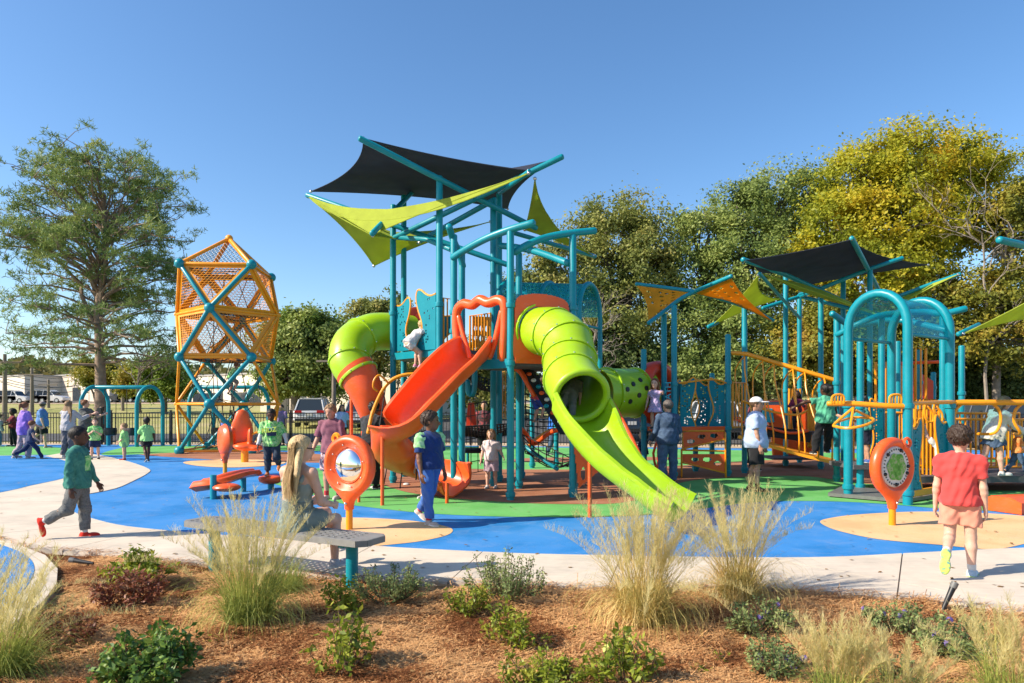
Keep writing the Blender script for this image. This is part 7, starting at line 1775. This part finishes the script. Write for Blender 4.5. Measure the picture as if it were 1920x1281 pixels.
broadleaf('young_tree', 180, 75, .18, 740, [(165, 700, 20, 24, 0), (205, 700, 22, 22, 0)], 8000, .32, .6, LM_MIX, 'small autumn tree behind the pine trunk', 14)
broadleaf('back_tree', 850, 52, .25, 720, [(800, 690, 60, 50, 0), (880, 690, 60, 50, 0), (940, 670, 46, 60, 0), (900, 740, 60, 40, 0)], 26000, .26, .7, LM_OLIVE, 'olive tree seen under the deck of the play tower', 15)
# far wooded hill: one mass
rng = np.random.default_rng(77); n = 36000
X_ = rng.uniform(-190, 120, n); Yv_ = 150 + 60 * rng.random(n); top_ = CAMH + np.interp(X_ * F / 165 + CX, [-500, 0, 60, 150, 300, 420, 520, 700, 1200], [70, 88, 80, 72, 76, 64, 50, 46, 40]) * 165 / F
bumps = np.array([mnoise.noise(Vector((x * .12, y * .12, 0))) for x, y in zip(X_, Yv_)]) * 2.2
Zz = 3.5 + (top_ + bumps - 3.5) * (rng.random(n) ** .55)
v, f = leaf_quads(np.stack([X_, Yv_, Zz], 1), 1.5, .7, rng, .4)
link('far_woods', np_mesh('far_woods', v, f, LM_FAR), None, label='wooded hill beyond the warehouses on the left horizon', cat='woods', kind='stuff')
# the big pine
def pine(px, d, top, seed):
    rng = np.random.default_rng(seed); x, y = bx(px, d); z0 = hz(y) - .1; zt = CAMH + (HY - top) * d / F; k = d / F
    root = empty('pine_tree', (x, y, z0), 'tall spreading pine with a thick trunk behind the swing', 'tree')
    mb = MB(); trunk = [V(x, y, z0), V(x - .02, y, z0 + .5), V(x - .03, y, z0 + 2.5), V(x - .08, y, z0 + 4.4), V(x - .15, y, z0 + 6.2), V(x + .05, y + .2, z0 + 8), V(x + .1, y, zt - 2.0)]
    tp = catmull(trunk, 5); m = len(tp); mb.tube(tp, [.36 if i == 0 else max(.05, .30 - .22 * (i / m)) for i in range(m)], 12)
    for (a, b_, r) in [((.62), (-1.6, .8, .80), .13), ((.60), (1.3, -.5, .80), .12), ((.55), (-2.2, -.6, .66), .11)]:
        limb(mb, tp[int(a * m)], V(x + b_[0], y + b_[1], z0 + (zt - z0) * b_[2]), r, .04, rng, 7, .05)
    tuft = []; 
    outline = [(0.22, 3.2), (.30, 4.6), (.42, 4.9), (.55, 4.6), (.68, 4.7), (.78, 4.6), (.86, 4.0), (.92, 3.2), (.97, 2.2), (1.0, 1.2)]
    nl = 118
    for i in range(nl):
        t = .28 + .70 * ((i + rng.random()) / nl) ** .85; L_ = np.interp(t, [o[0] for o in outline], [o[1] for o in outline]) * (.64 + .33 * rng.random())
        an = rng.random() * 6.283; z = z0 + (zt - z0) * min(t * .92 if t < .5 else .46 + (t - .5) * .7, .86); a = tp[min(m - 1, int((z - z0) / (trunk[-1].z - z0) * (m - 1)))].copy(); a.z = min(z, trunk[-1].z)
        rise = (-.10 if t < .4 else .04) * L_; b_ = V(x + math.cos(an) * L_, y + math.sin(an) * L_ * .9, z0 + (zt - z0) * t + rise * .8)
        pts = limb(mb, a, b_, .075 * (1.1 - t * .6), .016, rng, 6, .06, .06 if t < .45 else -.02)
        nb = int(5 + 4 * rng.random())
        for j in range(nb):
            q = pts[int(rng.integers(3, 7))]; e = q + V(*(rng.normal(size=3) * np.array([.55, .55, .24]))) + V(0, 0, .14)
            limb(mb, q, e, .018, .007, rng, 2, .05)
            for _ in range(int(11 + 7 * rng.random())): tuft.append(tuple(e + V(*(rng.normal(size=3) * np.array([.20, .20, .11])))))
    mb.build('trunk', BARKP, root)
    T_ = np.array(tuft); nt = len(T_); per = 8
    c = np.repeat(T_, per, 0); dr = rng.normal(size=(nt * per, 3)); dr[:, 2] += .5; dr /= np.linalg.norm(dr, axis=1)[:, None]
    sdv2 = np.cross(dr, rng.normal(size=dr.shape)); sdv2 /= np.linalg.norm(sdv2, axis=1)[:, None]; ln = (.13 + .10 * rng.random(len(c)))[:, None]; w = .013
    v = np.stack([c - sdv2 * w, c + sdv2 * w, c + dr * ln + sdv2 * w * .6, c + dr * ln - sdv2 * w * .6], 1).reshape(-1, 3)
    link('crown', np_mesh('crown', v, np.arange(len(v)).reshape(-1, 4), LM_PINE), root)
    return len(v)
pine(190, 31, 280, 5)
# ------------------------------------------------------------------ grasses and shrubs in the bed
M['grass_blade'] = leaf_mat('muhly_blade', [(.28, (0.195, 0.200, 0.046)), (.45, (0.468, 0.383, 0.118)), (.6, (0.780, 0.574, 0.219)), (.8, (0.974, 0.731, 0.345))], 3.0, .3, .6, 60)
M['grass_green'] = leaf_mat('muhly_blade_green', [(.28, (0.112, 0.170, 0.036)), (.5, (0.336, 0.380, 0.081)), (.75, (0.762, 0.660, 0.198))], 3.0, .3, .6, 60)
M['plume'] = leaf_mat('muhly_plume', [(.3, (0.555, 0.483, 0.205)), (.6, (0.749, 0.652, 0.308)), (.8, (0.845, 0.749, 0.431))], 4.0, .5, .7, 60)
def muhly(px, py, h, spread_, n, npl, label, seed, matb='grass_blade', lean=(0, 0), plume_h=1.0, w0=.0027, base_r=.10, ground_z=-.04):
    rng = np.random.default_rng(seed); b = G(px, py, ground_z); root = empty('muhly_grass', b, label, 'ornamental grass', 'muhly grass clumps')
    def blades(n, hmin, hmax, w, droop, sp, seg=6):
        a = rng.random(n) * 2 * np.pi; r = base_r * np.sqrt(rng.random(n)); p0 = np.stack([r * np.cos(a), r * np.sin(a), np.zeros(n)], 1)
        a2 = a + rng.normal(size=n) * .6; tilt = np.abs(rng.normal(size=n)) * sp; L_ = (hmin + (hmax - hmin) * rng.random(n)) * h
        pts = []; cur = p0.copy(); th = tilt * .35
        for s in range(seg + 1):
            pts.append(cur.copy()); dv = np.stack([np.sin(th) * np.cos(a2) + lean[0] * s / seg, np.sin(th) * np.sin(a2) + lean[1] * s / seg, np.cos(th)], 1); cur = cur + dv * (L_ / seg)[:, None]; th = th + (tilt * .22 + droop * tilt * (s / seg)) 
        pts = np.stack(pts, 1)                                            # n, seg+1, 3
        side_ = np.stack([-np.sin(a2 + rng.normal(size=n)), np.cos(a2 + rng.normal(size=n)), np.zeros(n)], 1)
        ws = w * (1 - .75 * np.linspace(0, 1, seg + 1))
        Lf = pts - side_[:, None] * ws[None, :, None]; Rt = pts + side_[:, None] * ws[None, :, None]
        v = np.stack([Lf, Rt], 2).reshape(n, -1, 3); q = np.arange(seg)
        base_f = np.stack([q * 2, q * 2 + 1, q * 2 + 3, q * 2 + 2], 1)
        f = (base_f[None] + (np.arange(n) * (seg + 1) * 2)[:, None, None]).reshape(-1, 4)
        return v.reshape(-1, 3), f, pts
    v, f, _ = blades(n, .30, .85, w0 * .95, .8, spread_ * 1.7)
    link('blades', np_mesh('blades', v + np.array(b), f, M[matb]), root)
    if npl:
        v, f, pts = blades(npl, .75, 1.08, w0 * .7, .10, spread_ * .62)
        st = link('stems', np_mesh('stems', v + np.array(b), f, M[matb]), root)
        tips = pts[:, 3:].reshape(npl, -1, 3); vs = []
        k = 150; pos = []; dirs = []
        for i in range(npl):
            sp = tips[i]; t = rng.random(k) * (len(sp) - 1.001); j = t.astype(int); fr = (t - j)[:, None]; c = sp[j] * (1 - fr) + sp[np.minimum(j + 1, len(sp) - 1)] * fr
            dv = rng.normal(size=(k, 3)) * np.array([.6, .6, .4]); dv[:, 2] += 1.5; dv /= np.linalg.norm(dv, axis=1)[:, None]; pos.append(c); dirs.append(dv)
        pos = np.concatenate(pos); dirs = np.concatenate(dirs); ln = (.02 + .04 * rng.random(len(pos)))[:, None] * plume_h; sd = np.cross(dirs, rng.normal(size=dirs.shape)); sd /= np.linalg.norm(sd, axis=1)[:, None]
        w = w0 * .30; v = np.stack([pos - sd * w, pos + sd * w, pos + dirs * ln + sd * w * .8, pos + dirs * ln - sd * w * .8], 1).reshape(-1, 3)
        link('plumes', np_mesh('plumes', v + np.array(b), np.arange(len(v)).reshape(-1, 4), M['plume']), root)
    return root
muhly(468, 1172, .98, .56, 1050, 70, 'tall pale muhly grass clump in front of the bench', 1, 'grass_green', plume_h=1.3, base_r=.16)
muhly(535, 1115, .46, .55, 750, 0, 'green muhly grass tussock right behind the bench clump', 11, 'grass_green', base_r=.14)
muhly(1205, 1172, 1.0, .66, 1250, 90, 'tall muhly grass clump in front of the lime slide end', 2, 'grass_blade', plume_h=1.4, base_r=.16)
muhly(1385, 1128, 1.0, .68, 900, 70, 'feathery muhly grass clump right of the lime slide end', 3, 'grass_blade', plume_h=1.5, base_r=.13)
muhly(14, 1270, .72, .7, 650, 34, 'blurred green muhly grass at the lower left corner', 4, 'grass_green', lean=(.5, 0), base_r=.12, plume_h=1.2)
muhly(-50, 1210, .8, .55, 350, 18, 'muhly grass leaning in at the left edge by the small court', 5, 'grass_green', lean=(.5, 0), base_r=.12)
muhly(1570, 1325, .50, .5, 420, 34, 'pale muhly grass plumes at the lower edge right of centre', 6, 'grass_green', base_r=.12, plume_h=1.2)
muhly(1680, 1335, .42, .5, 260, 18, 'short muhly grass at the lower edge below the purple-flowered bushes', 7, 'grass_green', base_r=.12)
muhly(1905, 1330, .58, .6, 650, 44, 'thick muhly grass at the lower right corner', 8, 'grass_green', lean=(.1, 0), base_r=.16, plume_h=1.3)
M['lf_bright'] = leaf_mat('bright_shrub_leaf', [(.3, (0.087, 0.130, 0.014)), (.5, (0.217, 0.272, 0.023)), (.7, (0.436, 0.415, 0.058))], 6, .35, .45, 40)
M['lf_deep'] = leaf_mat('glossy_shrub_leaf', [(.3, (0.036, 0.088, 0.019)), (.5, (0.089, 0.176, 0.032)), (.72, (0.256, 0.352, 0.063))], 6, .25, .3, 40)
M['lf_red'] = leaf_mat('reddish_shrub_leaf', [(.3, (0.105, 0.033, 0.018)), (.5, (0.240, 0.075, 0.038)), (.7, (0.330, 0.180, 0.075))], 6, .25, .5, 40)
M['lf_sage'] = leaf_mat('sage_shrub_leaf', [(.3, (0.072, 0.114, 0.041)), (.5, (0.185, 0.248, 0.083)), (.7, (0.371, 0.405, 0.149))], 6, .3, .6, 40)
M['twig'] = mat('shrub_twig', (.12, .075, .045), .9, .2, 20); M['flower'] = mat('violet_flower', (.13, .09, .30), .7, .2, 30); M['bloom'] = mat('lime_bloom', (.52, .55, .12), .7, .2, 30)
def shrub(px, py, rw, h, n, leaf, lm, label, seed, stems=18, upright=.5, name='shrub', flowers=0, fm='flower', top_bias=.3, aspect=.42, twig_r=.006, sparse=False):
    rng = np.random.default_rng(seed); b = G(px, py, -.04); root = empty(name, b, label, 'shrub', 'shrubs in the bed'); mb = MB(); pos = []; nor = []
    for i in range(stems):
        a = rng.random() * 6.283; r = rw * math.sqrt(rng.random()) * (.95 if not sparse else 1); hh_ = h * (.55 + .5 * rng.random()) * (1 - .35 * (r / rw) ** 2)
        tip = b + V(math.cos(a) * r, math.sin(a) * r, hh_); st = b + V(math.cos(a) * r * .15, math.sin(a) * r * .15, -.02)
        pts = [st.lerp(tip, t) + V(math.cos(a) * r * .22 * math.sin(math.pi * t), math.sin(a) * r * .22 * math.sin(math.pi * t), 0) + V(*(rng.normal(size=3) * .008)) for t in (0, .25, .5, .75, 1)]
        mb.tube(pts, [twig_r, twig_r * .8, twig_r * .6, twig_r * .5, twig_r * .3], 5)
        k = n // stems
        t = top_bias + (1 - top_bias) * rng.random(k) ** .8
        for tt in t:
            j = min(3, int(tt * 4)); q = pts[j].lerp(pts[j + 1], tt * 4 - j); an = rng.random() * 6.283; off = V(math.cos(an), math.sin(an), .5 * rng.normal()) * leaf * (.4 + .9 * rng.random()); pos.append(tuple(q + off)); nor.append((off.x * 10, off.y * 10, .5))
    mb.build('twigs', M['twig'], root)
    v, f = leaf_quads(np.array(pos), leaf, aspect, rng, .35, np.array(nor) * .6)
    link('foliage', np_mesh('foliage', v, f, lm), root)
    for i in range(flowers):
        q = Vector(pos[int(rng.integers(len(pos)))]); q.z += leaf * .6; fb = MB()
        rr = .020 if fm == 'flower' else .035
        for _ in range(14):
            dq = V(*rng.normal(size=3)).normalized() * rr; c = q + dq; s = rr * .55
            t = V(*rng.normal(size=3)).normalized(); t = (t - dq.normalized() * t.dot(dq.normalized())).normalized(); u = dq.normalized().cross(t)
            fb.add([c - t * s, c - u * s, c + t * s, c + u * s], [(0, 1, 2, 3)])
        fb.build('flower_head', M[fm], root, False)
    return root
shrub(245, 1140, .30, .36, 1500, .045, M['lf_red'], 'reddish bare-stemmed bush by the fallen spotlight', 1, 46, name='bronze_shrub', twig_r=.004)
shrub(262, 1102, .30, .36, 1100, .055, M['lf_bright'], 'green leafy crown behind the reddish bush', 2, 26, top_bias=.6)
shrub(282, 1285, .30, .36, 1900, .048, M['lf_deep'], 'dense dark green bush at the bottom left', 3, 34, name='evergreen_shrub', aspect=.5)
shrub(318, 1230, .14, .24, 500, .045, M['lf_bright'], 'small upright sprig above the dark green bush', 33, 10)
shrub(88, 1215, .34, .26, 1300, .038, M['lf_red'], 'low rust-coloured bush by the kerb at the left', 4, 50, name='bronze_shrub', twig_r=.004)
shrub(640, 1265, .20, .42, 420, .055, M['lf_bright'], 'sparse young shrub with yellow-green leaves left of centre', 5, 14, sparse=True, name='hydrangea_shrub')
shrub(640, 1150, .18, .34, 520, .045, M['lf_bright'], 'leggy yellow-green shrub just in front of the bench leg', 6, 14)
shrub(735, 1128, .36, .34, 3000, .026, M['lf_sage'], 'fine-leaved green bush right of the bench leg', 7, 48)
shrub(945, 1130, .40, .46, 3600, .026, M['lf_sage'], 'tall fine-leaved bush in the centre of the bed', 8, 54)
shrub(880, 1150, .20, .26, 900, .036, M['lf_bright'], 'low bright green bush left of the central bush', 9, 20)
shrub(955, 1215, .20, .32, 700, .042, M['lf_bright'], 'open-branched small shrub in front of the central bush', 10, 14, sparse=True, name='hydrangea_shrub', flowers=1, fm='bloom')
shrub(1020, 1290, .34, .18, 1500, .038, M['lf_bright'], 'low spreading green plant at the bottom centre', 11, 40, name='ground_plant')
shrub(1165, 1285, .24, .36, 700, .05, M['lf_bright'], 'leggy shrub with lime flower heads at the bottom centre', 12, 16, sparse=True, name='hydrangea_shrub', flowers=3, fm='bloom')
shrub(1425, 1190, .26, .26, 1700, .03, M['lf_sage'], 'grey-green bush with violet flowers right of the grass clumps', 13, 34, flowers=5)
shrub(1440, 1262, .24, .24, 1300, .03, M['lf_sage'], 'grey-green bush with violet flowers at the bottom right of centre', 14, 30, flowers=4)
shrub(1685, 1185, .24, .24, 1500, .03, M['lf_sage'], 'dark grey-green bush with violet flowers near the walk', 15, 32, flowers=4)
shrub(1790, 1232, .30, .28, 2000, .032, M['lf_sage'], 'rounded grey-green bush with violet flowers below the spotlight', 16, 36, flowers=6)
shrub(1590, 1232, .16, .14, 500, .028, M['lf_sage'], 'tiny grey-green seedling bush between the violet-flowered bushes', 17, 14)
shrub(1690, 1275, .16, .16, 500, .03, M['lf_sage'], 'small grey-green bush low at the bottom right', 19, 14)
for i, (px, py) in enumerate([(395, 1215), (1085, 1192), (1030, 1205), (1320, 1265), (1350, 1240)]):
    shrub(px, py, .05, .08, 40, .03, M['lf_bright'], ['tiny green sprout beside the bottom left bush', 'tiny sprout above the lime flower heads', 'tiny sprout in front of the central bush', 'tiny sprout at the bottom right of centre', 'tiny sprout below the right grass clump'][i], 60 + i, 4, name='seedling')

# fallen leaves strewn over walk and rubber
rng = np.random.default_rng(5); n = 420; px_ = rng.uniform(-100, 2000, n); py_ = 850 + 250 * rng.random(n) ** 1.4
fp = np.array([tuple(G(a, b_, .018)) for a, b_ in zip(px_, py_)]); v, f = leaf_quads(fp, .05, .6, rng, 3.0)
link('fallen_leaves', np_mesh('fallen_leaves', v, f, leaf_mat('dry_leaf', [(.3, (.12, .06, .02)), (.6, (.30, .17, .06)), (.8, (.42, .30, .12))], 3, .1)), None, label='dry leaves scattered over the walk and rubber surface', cat='leaves', kind='stuff')

rng = np.random.default_rng(15); n = 260; fp = []
while len(fp) < n:
    y = 3.2 + 4.6 * rng.random(); x = (rng.random() * 2 - 1) * .8 * y
    if in_bed(x, y, 0): fp.append((x, y, bed_z(x, y) + .03))
v, f = leaf_quads(np.array(fp), .045, .55, rng, 1.5)
link('bed_leaves', np_mesh('bed_leaves', v, f, bpy.data.materials['dry_leaf']), None, label='curled dry leaves lying on the pine straw', cat='leaves', kind='stuff')
